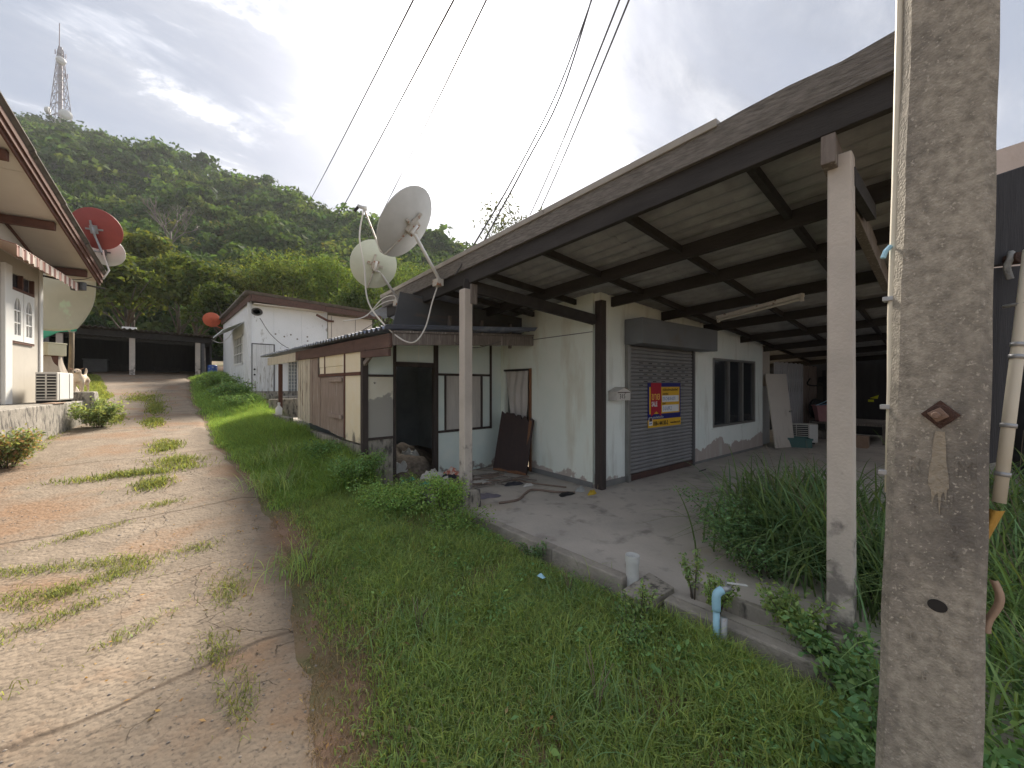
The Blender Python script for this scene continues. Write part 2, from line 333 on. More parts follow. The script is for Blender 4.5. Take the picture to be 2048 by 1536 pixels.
glassmat('glass_house', (0.05, 0.055, 0.07))
leafmat('leaf', 0.42, 0.85)
leafmat('blade', 0.45, 0.7)
stripemat('awning_stripe', (0.62, 0.55, 0.48), (0.30, 0.15, 0.12), (-0.148, -0.989, 0), 8.5)
stripemat('awning_white', (0.66, 0.69, 0.70), (0.55, 0.58, 0.59), (0, 1, 0), 3.0)


def roadmat():
    """old concrete drive: aggregate, orange dust patches, dark cracks"""
    m = pmat('drive_concrete', (0.275, 0.22, 0.163), (0.18, 0.14, 0.102), scale=3.4, bump=0, c3=(0.235, 0.145, 0.085), t3=(0.50, 0.66), s3=1.0,
             c4=(0.115, 0.095, 0.075), t4=(0.56, 0.68), s4=42)
    nt = m.node_tree
    N, L = nt.nodes.new, nt.links.new
    b = nt.nodes['Principled BSDF']
    src = b.inputs['Base Color'].links[0].from_socket
    tc = N('ShaderNodeTexCoord')
    # slab joints every few metres, filled with dark dirt
    js = N('ShaderNodeSeparateXYZ'); L(tc.outputs['Object'], js.inputs[0])
    jn = N('ShaderNodeTexNoise'); jn.inputs['Scale'].default_value = 2.2; jn.inputs['Detail'].default_value = 6; L(tc.outputs['Object'], jn.inputs['Vector'])
    ja = N('ShaderNodeMath'); ja.operation = 'MULTIPLY_ADD'; ja.inputs[1].default_value = 0.22; L(jn.outputs[0], ja.inputs[0]); L(js.outputs[1], ja.inputs[2])
    jb = N('ShaderNodeMath'); jb.operation = 'MULTIPLY_ADD'; jb.inputs[1].default_value = -0.12; L(js.outputs[0], jb.inputs[0]); L(ja.outputs[0], jb.inputs[2])
    jm = N('ShaderNodeMath'); jm.operation = 'PINGPONG'; jm.inputs[1].default_value = 1.55; L(jb.outputs[0], jm.inputs[0])
    jr = N('ShaderNodeValToRGB'); jr.color_ramp.elements[0].position = 0.008; jr.color_ramp.elements[1].position = 0.03
    L(jm.outputs[0], jr.inputs[0])
    jx = N('ShaderNodeMix'); jx.data_type = 'RGBA'; L(jr.outputs[0], jx.inputs[0]); jx.inputs[6].default_value = (0.115, 0.085, 0.06, 1); L(src, jx.inputs[7])
    src = jx.outputs[2]
    wn = N('ShaderNodeTexNoise'); wn.inputs['Scale'].default_value = 3.0; wn.inputs['Detail'].default_value = 5; L(tc.outputs['Object'], wn.inputs['Vector'])
    ad = N('ShaderNodeMix'); ad.data_type = 'RGBA'; ad.blend_type = 'LINEAR_LIGHT'; ad.inputs[0].default_value = 0.16
    L(tc.outputs['Object'], ad.inputs[6]); L(wn.outputs[1], ad.inputs[7])
    vo = N('ShaderNodeTexVoronoi'); vo.feature = 'DISTANCE_TO_EDGE'; vo.inputs['Scale'].default_value = 1.9
    L(ad.outputs[2], vo.inputs['Vector'])
    cr = N('ShaderNodeValToRGB'); cr.color_ramp.elements[0].position = 0.0; cr.color_ramp.elements[1].position = 0.0075
    L(vo.outputs['Distance'], cr.inputs[0])
    sp = N('ShaderNodeSeparateXYZ'); L(tc.outputs['Object'], sp.inputs[0])
    mk = N('ShaderNodeMapRange'); mk.inputs[1].default_value = -0.35; mk.inputs[2].default_value = 0.12; mk.inputs[3].default_value = 1.0; mk.inputs[4].default_value = 0.0
    L(sp.outputs[0], mk.inputs[0])
    cn = N('ShaderNodeTexNoise'); cn.inputs['Scale'].default_value = 1.7; cn.inputs['Detail'].default_value = 4; L(tc.outputs['Object'], cn.inputs['Vector'])
    cm = N('ShaderNodeMapRange'); cm.inputs[1].default_value = 0.47; cm.inputs[2].default_value = 0.56; cm.inputs[3].default_value = 1.0; cm.inputs[4].default_value = 0.0
    L(cn.outputs[0], cm.inputs[0])
    mk2 = N('ShaderNodeMath'); mk2.operation = 'MAXIMUM'; L(cm.outputs[0], mk2.inputs[0]); L(mk.outputs[0], mk2.inputs[1])
    mxx = N('ShaderNodeMath'); mxx.operation = 'MAXIMUM'; L(cr.outputs[0], mxx.inputs[0]); L(mk2.outputs[0], mxx.inputs[1])
    mx = N('ShaderNodeMix'); mx.data_type = 'RGBA'; L(mxx.outputs[0], mx.inputs[0]); mx.inputs[6].default_value = (0.10, 0.075, 0.055, 1); L(src, mx.inputs[7])
    L(mx.outputs[2], b.inputs['Base Color'])
    ag = N('ShaderNodeTexVoronoi'); ag.inputs['Scale'].default_value = 34; L(tc.outputs['Object'], ag.inputs['Vector'])
    nb = N('ShaderNodeTexNoise'); nb.inputs['Scale'].default_value = 14; nb.inputs['Detail'].default_value = 8; L(tc.outputs['Object'], nb.inputs['Vector'])
    h1 = N('ShaderNodeMath'); h1.operation = 'MULTIPLY_ADD'; L(ag.outputs['Distance'], h1.inputs[0]); h1.inputs[1].default_value = -0.35; L(nb.outputs[0], h1.inputs[2])
    h2 = N('ShaderNodeMath'); h2.operation = 'MULTIPLY_ADD'; L(mxx.outputs[0], h2.inputs[0]); h2.inputs[1].default_value = 0.6; L(h1.outputs[0], h2.inputs[2])
    bp = N('ShaderNodeBump'); bp.inputs['Strength'].default_value = 1.0; bp.inputs['Distance'].default_value = 0.017
    L(h2.outputs[0], bp.inputs['Height']); L(bp.outputs[0], b.inputs['Normal'])


roadmat()

# ------------------------------------------------------------------ mesh helpers
ORG = {}


def V(*a): return Vector(a)


class MB:
    def __init__(s):
        s.v, s.f = [], []

    def add(s, vs, fs):
        o = len(s.v)
        s.v += [tuple(v) for v in vs]
        s.f += [tuple(i + o for i in f) for f in fs]
        return s

    def hexa(s, p):          # 8 points: bottom ring 0-3, top ring 4-7
        return s.add(p, [(3, 2, 1, 0), (4, 5, 6, 7), (0, 1, 5, 4), (1, 2, 6, 5), (2, 3, 7, 6), (3, 0, 4, 7)])

    def box(s, x0, y0, z0, x1, y1, z1):
        return s.hexa([(x0, y0, z0), (x1, y0, z0), (x1, y1, z0), (x0, y1, z0), (x0, y0, z1), (x1, y0, z1), (x1, y1, z1), (x0, y1, z1)])

    def frame(s, o, ux, uy, uz, x0, y0, z0, x1, y1, z1):   # a box in a frame of three axes
        o, ux, uy, uz = Vector(o), Vector(ux), Vector(uy), Vector(uz)
        P = lambda x, y, z: o + ux * x + uy * y + uz * z
        return s.hexa([P(x0, y0, z0), P(x1, y0, z0), P(x1, y1, z0), P(x0, y1, z0), P(x0, y0, z1), P(x1, y0, z1), P(x1, y1, z1), P(x0, y1, z1)])

    def beam(s, a, b, w, h, up=(0, 0, 1), w2=None, h2=None):
        a, b = Vector(a), Vector(b)
        d = (b - a).normalized()
        sd = d.cross(Vector(up)).normalized()
        u = sd.cross(d).normalized()
        w2, h2 = w2 or w, h2 or h
        q = []
        for p, ww, hh in ((a, w, h), (b, w2, h2)):
            q.append([p - sd * ww / 2 - u * hh / 2, p + sd * ww / 2 - u * hh / 2, p + sd * ww / 2 + u * hh / 2, p - sd * ww / 2 + u * hh / 2])
        return s.add(q[0] + q[1], [(3, 2, 1, 0), (4, 5, 6, 7), (0, 1, 5, 4), (1, 2, 6, 5), (2, 3, 7, 6), (3, 0, 4, 7)])

    def tube(s, pts, r, n=8, cap=True):
        pts = [Vector(p) for p in pts]
        rs = r if isinstance(r, (list, tuple)) else [r] * len(pts)
        up = Vector((0, 0, 1))
        d0 = (pts[1] - pts[0]).normalized()
        if abs(d0.dot(up)) > 0.95: up = Vector((1, 0, 0))
        sd = d0.cross(up).normalized()
        vs, fs = [], []
        for i, p in enumerate(pts):
            d = (pts[min(i + 1, len(pts) - 1)] - pts[max(i - 1, 0)]).normalized()
            sd = (sd - d * sd.dot(d)).normalized()
            u = d.cross(sd)
            for k in range(n):
                a = 2 * math.pi * k / n
                vs.append(p + (sd * math.cos(a) + u * math.sin(a)) * rs[i])
        for i in range(len(pts) - 1):
            for k in range(n):
                fs.append((i * n + k, i * n + (k + 1) % n, (i + 1) * n + (k + 1) % n, (i + 1) * n + k))
        if cap:
            fs.append(tuple(range(n - 1, -1, -1)))
            fs.append(tuple(range((len(pts) - 1) * n, len(pts) * n)))
        return s.add(vs, fs)

    def lathe(s, prof, o, axis=(0, 0, 1), n=24, ref=None, sx=1.0, sy=1.0):   # prof: (r, h)
        o, ax = Vector(o), Vector(axis).normalized()
        t = Vector(ref) if ref else (Vector((1, 0, 0)) if abs(ax.x) < 0.9 else Vector((0, 1, 0)))
        e1 = (t - ax * t.dot(ax)).normalized()
        e2 = ax.cross(e1)
        vs, fs = [], []
        for (r, h) in prof:
            for k in range(n):
                a = 2 * math.pi * k / n
                vs.append(o + ax * h + (e1 * math.cos(a) * sx + e2 * math.sin(a) * sy) * r)
        for i in range(len(prof) - 1):
            for k in range(n):
                fs.append((i * n + k, i * n + (k + 1) % n, (i + 1) * n + (k + 1) % n, (i + 1) * n + k))
        if prof[0][0] > 1e-5: fs.append(tuple(range(n - 1, -1, -1)))
        if prof[-1][0] > 1e-5: fs.append(tuple(range((len(prof) - 1) * n, len(prof) * n)))
        return s.add(vs, fs)

    def prism(s, poly, o, ux, uy, depth):   # flat polygon in the (ux, uy) plane, pushed out by the vector depth
        o, ux, uy, dp = Vector(o), Vector(ux), Vector(uy), Vector(depth)
        n = len(poly)
        a = [o + ux * x + uy * y for x, y in poly]
        fs = [tuple(range(n - 1, -1, -1)), tuple(range(n, 2 * n))]
        fs += [(i, (i + 1) % n, n + (i + 1) % n, n + i) for i in range(n)]
        return s.add(a + [p + dp for p in a], fs)

    def grid(s, fn, nu, nv, thick=None):
        vs = [Vector(fn(i / nu, j / nv)) for j in range(nv + 1) for i in range(nu + 1)]
        fs = [(j * (nu + 1) + i, j * (nu + 1) + i + 1, (j + 1) * (nu + 1) + i + 1, (j + 1) * (nu + 1) + i) for j in range(nv) for i in range(nu)]
        if thick:
            t = Vector(thick); n = len(vs)
            vs = vs + [p + t for p in vs]
            fs = fs + [tuple(reversed([k + n for k in f])) for f in fs]
            edge = [i for i in range(nu + 1)] + [j * (nu + 1) + nu for j in range(1, nv + 1)] + [nv * (nu + 1) + i for i in range(nu - 1, -1, -1)] + [j * (nu + 1) for j in range(nv - 1, 0, -1)]
            for k in range(len(edge)):
                a, b = edge[k], edge[(k + 1) % len(edge)]
                fs.append((b, a, a + n, b + n))
        return s.add(vs, fs)

    def mesh(s, name, org=(0, 0, 0), smooth=False):
        me = bpy.data.meshes.new(name)
        o = Vector(org)
        me.from_pydata([Vector(v) - o for v in s.v], [], s.f)
        me.update()
        if smooth:
            me.polygons.foreach_set('use_smooth', [True] * len(me.polygons))
        return me

    def build(s, name, mat, parent=None, smooth=False, bevel=0.0, org=None, label=None, cat=None, group=None, kind=None):
        base = ORG.get(parent.name, Vector((0, 0, 0))) if parent else Vector(org or (0, 0, 0))
        me = s.mesh(name, base, smooth)
        if mat: me.materials.append(MATS[mat])
        o = bpy.data.objects.new(name, me)
        COL.objects.link(o)
        if parent: o.parent = parent
        else: o.location = base
        ORG[o.name] = base
        if bevel:
            b = o.modifiers.new('bevel', 'BEVEL'); b.width = bevel; b.segments = 2; b.limit_method = 'ANGLE'
        tag(o, label, cat, group, kind)
        return o


def tag(o, label=None, cat=None, group=None, kind=None):
    if label: o['label'] = label
    if cat: o['category'] = cat
    if group: o['group'] = group
    if kind: o['kind'] = kind
    return o


def thing(name, label, cat, loc, group=None):
    o = bpy.data.objects.new(name, None)
    COL.objects.link(o)
    o.location = loc
    o.empty_display_size = 0.2
    ORG[o.name] = Vector(loc)
    return tag(o, label, cat, group)


def inst(name, me, parent, world, rot=None, scale=None):
    o = bpy.data.objects.new(name, me)
    COL.objects.link(o)
    base = ORG.get(parent.name, Vector((0, 0, 0))) if parent else Vector((0, 0, 0))
    if parent: o.parent = parent
    o.location = Vector(world) - base
    if rot: o.rotation_euler = rot
    if scale: o.scale = scale
    return o


def np_obj(name, verts, faces, mat, col=None, parent=None, label=None, cat=None, group=None, kind=None, org=(0, 0, 0), smooth=False):
    me = bpy.data.meshes.new(name)
    k = faces.shape[1]
    me.vertices.add(len(verts)); me.vertices.foreach_set('co', np.ascontiguousarray(verts - np.array(org), dtype=np.float32).ravel())
    me.loops.add(faces.size); me.loops.foreach_set('vertex_index', faces.astype(np.int32).ravel())
    me.polygons.add(len(faces)); me.polygons.foreach_set('loop_start', np.arange(0, faces.size, k, dtype=np.int32))
    me.update(calc_edges=True)
    if smooth: me.polygons.foreach_set('use_smooth', np.ones(len(faces), dtype=bool))
    if col is not None:
        a = me.color_attributes.new('Col', 'FLOAT_COLOR', 'POINT')
        c4 = np.ones((len(verts), 4), dtype=np.float32); c4[:, :3] = col
        a.data.foreach_set('color', c4.ravel())
    me.materials.append(MATS[mat])
    o = bpy.data.objects.new(name, me)
    COL.objects.link(o)
    if parent: o.parent = parent
    else: o.location = org
    return tag(o, label, cat, group, kind)


def unit(v): return v / (np.linalg.norm(v, axis=-1, keepdims=True) + 1e-9)


def leaf_quads(c, size, nrm, aspect=0.5, rng=RNG):
    """one kite-shaped leaf at each centre c, facing nrm"""
    n = len(c)
    t = unit(np.cross(nrm, unit(rng.normal(size=(n, 3)))))
    b = np.cross(nrm, t)
    s = size.reshape(-1, 1)
    v = np.stack([c - t * s, c + b * s * aspect + nrm * s * 0.12, c + t * s, c - b * s * aspect + nrm * s * 0.12], axis=1).reshape(-1, 3)
    return v, np.arange(4 * n).reshape(-1, 4)


def tint(n, base, var, rng=RNG):
    """per-leaf colour: a base colour with its own random lightness and hue shift"""
    base = np.asarray(base)
    k = rng.normal(1.0, var, size=(n, 1)).clip(0.45, 1.7)
    h = rng.normal(0, var * 0.35, size=(n, 1))
    c = base * k * np.concatenate([1 + h, np.ones_like(h), 1 - h], axis=1)
    return c.clip(0.004, 0.9)


def grass_blades(xy, z, h, w, bend, rng=RNG):
    n = len(xy)
    a = rng.uniform(0, 2 * np.pi, n)
    sd = np.stack([np.cos(a), np.sin(a), np.zeros(n)], 1)
    la = rng.uniform(0, 2 * np.pi, n)
    ld = np.stack([np.cos(la), np.sin(la), np.zeros(n)], 1)
    base = np.concatenate([xy, z.reshape(-1, 1)], 1)
    H, Wd, B = h.reshape(-1, 1), w.reshape(-1, 1), bend.reshape(-1, 1)
    up = np.array([0, 0, 1.0])
    mid = base + up * H * 0.6 + ld * H * B * 0.3
    tip = base + up * H * (1 - 0.35 * B) + ld * H * B
    v = np.stack([base - sd * Wd, base + sd * Wd, mid - sd * Wd * 0.8, mid + sd * Wd * 0.8, tip], 1).reshape(-1, 3)
    o = np.arange(n).reshape(-1, 1, 1) * 5
    f = (np.array([[0, 1, 3], [0, 3, 2], [2, 3, 4]]).reshape(1, 3, 3) + o).reshape(-1, 3)
    return v, f


def sstep(a, b, x):
    t = np.clip((np.asarray(x, dtype=float) - a) / (b - a), 0, 1)
    return t * t * (3 - 2 * t)


def vnoise(x, y, seed=0, s=1.0):
    """cheap smooth noise in -1..1"""
    x, y = np.asarray(x, dtype=float) * s, np.asarray(y, dtype=float) * s
    r = 0
    rg = np.random.default_rng(seed)
    for k in range(5):
        a, b, c = rg.uniform(0, 6.28, 3)
        f = 1.0 * 1.7 ** k
        r = r + np.sin(x * f * math.cos(a) + y * f * math.sin(a) + b + 1.3 * np.sin(x * f * 0.7 * math.sin(c) - y * f * 0.6)) / 1.5 ** k
    return r / 2.6


# ------------------------------------------------------------------ terrain
PY = [-80, 1.0, 3.5, 6, 9.8, 13.9, 18.9, 23, 27.9, 36, 50, 400, 1500]
PZ = [-0.20, -0.19, -0.14, 0.05, 0.38, 0.64, 0.97, 1.45, 2.05, 2.6, 4.0, 6, 8]


def zg(x, y):
    x, y = np.asarray(x, dtype=float), np.asarray(y, dtype=float)
    z = sum(np.interp(y + d, PY, PZ) for d in (-0.9, -0.45, 0, 0.45, 0.9)) / 5
    m = sstep(2.45, 2.75, x) * (1 - sstep(12.5, 16.5, y)) * sstep(4.2, 5.2, y)
    m2 = sstep(2.7, 2.95, x) * (1 - sstep(4.2, 5.2, y))
    m = np.maximum(m, m2 * (1 - sstep(12, 16, y)))
    return z * (1 - m) + (-0.32) * m


def zgf(x, y): return float(zg(x, y))


def axis_pts(lo, hi, fine_lo, fine_hi, step, grow=1.18):
    pts = list(np.arange(fine_lo, fine_hi + 1e-6, step))
    d, p = step, fine_hi
    while p < hi: d *= grow; p += d; pts.append(p)
    d, p = step, fine_lo
    while p > lo: d *= grow; p -= d; pts.insert(0, p)
    return np.array(pts)


gx = axis_pts(-900, 1200, -3.0, 4.0, 0.16)
gy = axis_pts(-700, 1500, -0.5, 16.0, 0.16)
GX, GY = np.meshgrid(gx, gy)
GZ = zg(GX, GY) + 0.012 * vnoise(GX, GY, 3, 2.2) * sstep(0.6, 1.6, GX)
nx_, ny_ = len(gx), len(gy)
ii = (np.arange(ny_ - 1).reshape(-1, 1) * nx_ + np.arange(nx_ - 1)).ravel()
gf = np.stack([ii, ii + 1, ii + 1 + nx_, ii + nx_], 1)
np_obj('ground', np.stack([GX.ravel(), GY.ravel(), GZ.ravel()], 1), gf, 'soil', kind='structure', smooth=True)

# the concrete drive
RY = [-6, 0, 2, 4, 5.4, 8, 10, 20, 27, 33]
RR = [0.44, 0.46, 0.56, 0.88, 1.04, 0.92, 0.85, 1.0, 1.25, 1.6]
RL = [-9, -7.5, -6.5, -5.5, -4.6, -2.4, -1.75, -1.3, -2.2, -2.8]


def road_edges(y):
    return np.interp(y, RY, RL) + 0.10 * vnoise(y * 0 + 1.3, y, 21, 1.4), np.interp(y, RY, RR) + 0.07 * vnoise(y * 0 + 4.0, y, 22, 2.0) + 0.035 * vnoise(y * 0 + 2.0, y, 25, 9.0)


ry = np.concatenate([np.arange(-6, 12, 0.12), np.arange(12, 32.5, 0.3)])
rl, rr = road_edges(ry)
NU = 56
u = np.linspace(0, 1, NU)
rx = rl[:, None] * (1 - u) + rr[:, None] * u
ryy = np.repeat(ry[:, None], NU, 1)
edge = np.minimum(1, np.minimum(u, 1 - u) * 30)
rz = zg(rx, ryy) + 0.004 + 0.034 * edge[None, :] + 0.006 * vnoise(rx, ryy, 5, 3.0) * edge[None, :]
ii = (np.arange(len(ry) - 1).reshape(-1, 1) * NU + np.arange(NU - 1)).ravel()
np_obj('drive', np.stack([rx.ravel(), ryy.ravel(), rz.ravel()], 1), np.stack([ii, ii + 1, ii + 1 + NU, ii + NU], 1), 'drive_concrete', kind='structure', smooth=True)

# canopy floor, kerb and drain step
SLAB = -0.08
MB().box(3.04, -0.9, -0.6, 17.6, 4.3, SLAB).build('concrete_floor', 'concrete_floor', kind='structure')
MB().box(3.04, 4.302, -0.6, 5.6, 6.2, SLAB - 0.003).build('doorstep_floor', 'concrete_floor', kind='structure')
k = MB()
kp = [(3.00, 4.30), (2.97, 3.4), (2.955, 2.6), (2.945, 1.8)]
for (a, b) in zip(kp[:-1], kp[1:]):
    k.hexa([(a[0] - 0.10, a[1], -0.5), (b[0] - 0.10, b[1], -0.5), (b[0] + 0.038, b[1], -0.5), (a[0] + 0.038, a[1], -0.5),
            (a[0] - 0.075, a[1], -0.02), (b[0] - 0.075, b[1], -0.02), (b[0] + 0.035, b[1], -0.02), (a[0] + 0.035, a[1], -0.02)])
kb = k.build('kerb', 'concrete_kerb', kind='structure', bevel=0.012)
k = MB()
k.hexa([(2.84, 1.44, -0.5), (2.86, -0.6, -0.5), (2.99, -0.6, -0.5), (2.98, 1.44, -0.5), (2.86, 1.44, -0.04), (2.88, -0.6, -0.05), (2.985, -0.6, -0.05), (2.975, 1.44, -0.04)])
k.build('kerb', 'concrete_kerb', kind='structure', bevel=0.014)
MB().hexa([(2.74, 3.1, -0.5), (2.70, 1.85, -0.5), (2.835, 1.85, -0.5), (2.855, 3.1, -0.5), (2.75, 3.1, -0.165), (2.71, 1.85, -0.165), (2.835, 1.85, -0.17), (2.855, 3.1, -0.17)]).build('drain_edge', 'concrete_kerb', kind='structure', bevel=0.01)
MB().hexa([(3.10, 1.35, -0.4), (3.12, 0.2, -0.4), (3.30, 0.2, -0.4), (3.28, 1.35, -0.4), (3.12, 1.35, 0.03), (3.14, 0.2, 0.02), (3.20, 0.2, 0.02), (3.18, 1.35, 0.03)]).build('drain_edge', 'concrete_old', kind='structure', bevel=0.008)

# ------------------------------------------------------------------ main shop house with its canopy
TH = R(-4)
HA = Vector((5.23, 3.73, 0))
HU = Vector((math.cos(TH), math.sin(TH), 0))      # along the shutter wall
HV = Vector((-math.sin(TH), math.cos(TH), 0))     # along the side wall with the broken door
UZ = Vector((0, 0, 1))


def zrb(x, y): return 3.22 - 0.055 * y - 0.058 * (x - 3.2)      # underside of the rafters


def hp(u, v, z): return HA + HU * u + HV * v + UZ * z


house = thing('shop_house', 'pale mint shop house with grey roller shutter under a timber canopy roof', 'house', (5.23, 3.73, SLAB))
TW = 0.10


def ztop(u, v):
    p = hp(u, v, 0)
    return zrb(p.x, p.y) + 0.19


def wall_u(u0, u1, z0, z1, mat='wall_mint_front', top=None):       # a piece of the shutter wall
    m = MB()
    za, zb = (ztop(u0, 0), ztop(u1, 0)) if z1 is None else (z1, z1)
    m.hexa([hp(u0, 0, z0), hp(u1, 0, z0), hp(u1, TW, z0), hp(u0, TW, z0), hp(u0, 0, za), hp(u1, 0, zb), hp(u1, TW, zb), hp(u0, TW, za)])
    return m


# shutter wall: opening u 0.83..3.00 , window u 3.93..6.22 z .63..2.18
w = MB()
for a in ((0.05, 0.74, SLAB, None), (0.74, 3.02, 2.70, None), (3.02, 3.92, SLAB, None), (3.92, 6.22, SLAB, 0.63), (3.92, 6.22, 2.18, None), (6.22, 6.75, SLAB, None)):
    m = wall_u(*a); w.add(m.v, m.f)
w.build('front_wall', 'wall_mint_front', house)
# side wall with the doorway v 1.62..2.50, z up to 1.9
w = MB()


def wall_v(v0, v1, z0, z1):
    za, zb = (ztop(0, v0), ztop(0, v1)) if z1 is None else (z1, z1)
    w.hexa([hp(TW, v0, z0), hp(TW, v1, z0), hp(0, v1, z0), hp(0, v0, z0), hp(TW, v0, za), hp(TW, v1, zb), hp(0, v1, zb), hp(0, v0, za)])


wall_v(0.10, 1.60, SLAB, None); wall_v(1.60, 2.47, 1.90, None); wall_v(2.47, 2.9, SLAB, None)
w.build('side_wall', 'wall_mint', house)
MB().frame(hp(0, 0, 0), HU, HV, UZ, 0.05, -0.012, SLAB + 0.001, 0.735, -0.001, SLAB + 0.10).build('skirting', 'skirting_grey', house)
MB().frame(hp(0, 0, 0), HU, HV, UZ, 3.03, -0.012, SLAB + 0.001, 6.74, -0.001, SLAB + 0.05).build('skirting', 'skirting_grey', house)
MB().frame(hp(0, 0, 0), HU, HV, UZ, -0.012, 0.10, SLAB + 0.001, -0.001, 1.58, SLAB + 0.085).build('skirting', 'skirting_grey', house)
MB().frame(hp(0, 0, 0), HU, HV, UZ, -0.014, 0.10, 2.44, -0.002, 2.44, 2.452).build('board_joint', 'skirting_grey', house)
# dark room behind the doorway and the window
MB().frame(hp(0, 0, 0), HU, HV, UZ, 2.6, 0.3, SLAB, 2.7, 3.0, 2.6).build('inner_wall', 'interior', house)
MB().frame(hp(0, 0, 0), HU, HV, UZ, 0.12, 2.6, SLAB, 2.6, 2.7, 2.6).build('inner_wall', 'interior', house)
MB().frame(hp(0, 0, 0), HU, HV, UZ, 3.3, 2.4, SLAB, 6.9, 2.5, 2.6).build('inner_wall', 'interior', house)
MB().frame(hp(0, 0, 0), HU, HV, UZ, 0.11, 0.11, 2.60, 6.74, 3.0, 2.64).build('inner_ceiling', 'interior', house)
MB().frame(hp(0, 0, 0), HU, HV, UZ, 6.64, 0.11, SLAB, 6.74, 2.4, 2.75).build('end_wall', 'wall_mint_front', house)
# door frame of the broken doorway
m = MB()
m.frame(hp(0, 0, 0), HU, HV, UZ, -0.03, 1.60, SLAB, 0.10, 1.655, 1.90)
m.build('door_frame', 'wood_raw', house, bevel=0.004)
MB().frame(hp(0, 0, 0), HU, HV, UZ, -0.02, 1.655, 1.86, 0.10, 2.47, 1.90).build('door_frame', 'timber_dark', house)
# timber post at the corner
MB().frame(hp(0, 0, 0), HU, HV, UZ, -0.02, -0.10, SLAB, 0.095, 0.04, 2.93).build('corner_post', 'timber_post', house, bevel=0.008)

# roller shutter: each slat a piece
sh = MB().frame(hp(0, 0, 0), HU, HV, UZ, 0.72, -0.07, SLAB, 0.80, 0.06, 2.27).build('shutter_rail', 'aluminium', house, bevel=0.004)
MB().frame(hp(0, 0, 0), HU, HV, UZ, 2.97, -0.06, SLAB, 3.03, 0.06, 2.27).build('shutter_rail', 'steel_grey', house, bevel=0.004)
NSL, SH0, SH1 = 34, 0.03, 2.27
sp = (SH1 - SH0) / NSL
sm = MB()
prof = []
for i in range(7):
    a = i / 6
    prof.append((-0.022 * math.sin(math.pi * a) ** 0.7 if 0 < i < 6 else 0.0, a * (sp - 0.004)))
prof = [(y, z) for y, z in prof]
sm.add([HU * uu + HV * y + UZ * z for uu in (0, 2.17) for (y, z) in prof], [(i, i + 1, 7 + i + 1, 7 + i) for i in range(6)])
slat_me = sm.mesh('slat'); slat_me.materials.append(MATS['shutter_steel'])
shutter = MB().frame(hp(0, 0, 0), HU, HV, UZ, 0.80, 0.012, SH0, 2.97, 0.02, SH1).build('roller_shutter', 'black_plastic', house)
for i in range(NSL):
    inst('slat', slat_me, shutter, hp(0.80, 0.0, SH0 + i * sp))
MB().frame(hp(0, 0, 0), HU, HV, UZ, 0.80, -0.035, SLAB + 0.002, 2.97, 0.012, SH0).build('bottom_rail', 'shutter_rust', shutter, bevel=0.004)
hole = MB().frame((0, 0, 0), HU, HV, UZ, -0.055, -0.0245, -0.008, 0.055, -0.02, 0.008).mesh('vent_slot'); hole.materials.append(MATS['black_plastic'])
for r_ in range(7):
    for c_ in range(6):
        i = NSL - 3 - r_ * 1 - r_ * 0
        inst('vent_slot', hole, shutter, hp(0.80 + 0.36 + c_ * 0.29 + (0.14 if r_ % 2 else 0), 0, SH0 + (NSL - 5 - r_) * sp + sp * 0.5))
MB().frame(hp(0, 0, 0), HU, HV, UZ, 0.70, -0.36, 2.272, 3.36, -0.002, 2.70).build('shutter_box', 'shutter_box', house, bevel=0.01)

# three-light window
wn = MB()
for (u0, u1, z0, z1) in ((3.92, 6.22, 0.63, 0.68), (3.92, 6.22, 2.13, 2.18), (3.92, 3.97, 0.68, 2.13), (6.17, 6.22, 0.68, 2.13), (4.68, 4.75, 0.68, 2.13), (5.43, 5.50, 0.68, 2.13)):
    wn.frame(hp(0, 0, 0), HU, HV, UZ, u0, -0.02, z0, u1, 0.05, z1)
win = wn.build('window_frame', 'aluminium', house, bevel=0.004)
for (u0, u1) in ((3.97, 4.68), (4.75, 5.43), (5.50, 6.17)):
    MB().frame(hp(0, 0, 0), HU, HV, UZ, u0 + 0.001, 0.03, 0.681, u1 - 0.001, 0.034, 2.129).build('pane', 'glass_dark', win)
    MB().frame(hp(0, 0, 0), HU, HV, UZ, u1 - 0.11, 0.002, 0.69, u1 - 0.085, 0.028, 2.12).build('casement_stile', 'steel_grey', win)
MB().frame(hp(0, 0, 0), HU, HV, UZ, 3.86, -0.03, 0.60, 6.26, -0.001, 0.628).build('window_sill', 'wall_mint_front', house)

# canopy: concrete columns, rafters, purlins, sheets, fascia
c1 = MB().box(3.09, 4.36, 0.16, 3.225, 4.495, 2.90)
col1 = c1.build('column', 'concrete_col', house, bevel=0.012)
MB().hexa([(2.99, 4.26, -0.35), (3.32, 4.26, -0.35), (3.32, 4.60, -0.35), (2.99, 4.60, -0.35), (3.01, 4.28, 0.16), (3.30, 4.28, 0.16), (3.30, 4.58, 0.16), (3.01, 4.58, 0.16)]).build('pedestal', 'concrete_old', col1, bevel=0.012)
MB().beam((3.235, 4.36, 2.70), (3.235, 4.36, 2.97), 0.05, 0.10, up=(1, 0, 0)).build('strap', 'timber_grey', col1)
c2 = MB().hexa([(3.26, 0.385, -0.4), (3.40, 0.385, -0.4), (3.40, 0.525, -0.4), (3.26, 0.525, -0.4), (3.27, 0.395, 3.09), (3.40, 0.395, 3.09), (3.40, 0.52, 3.09), (3.27, 0.52, 3.09)])
c2.build('column', 'concrete_col', house, bevel=0.012)
for c in [(12.4, 0.4), (8.0, 0.1)]:
    MB().box(c[0] - 0.08, c[1] - 0.08 - 0.5, -0.4, c[0] + 0.08, c[1] + 0.08 - 0.5, zrb(*c)).build('column', 'concrete_col', house, bevel=0.012)

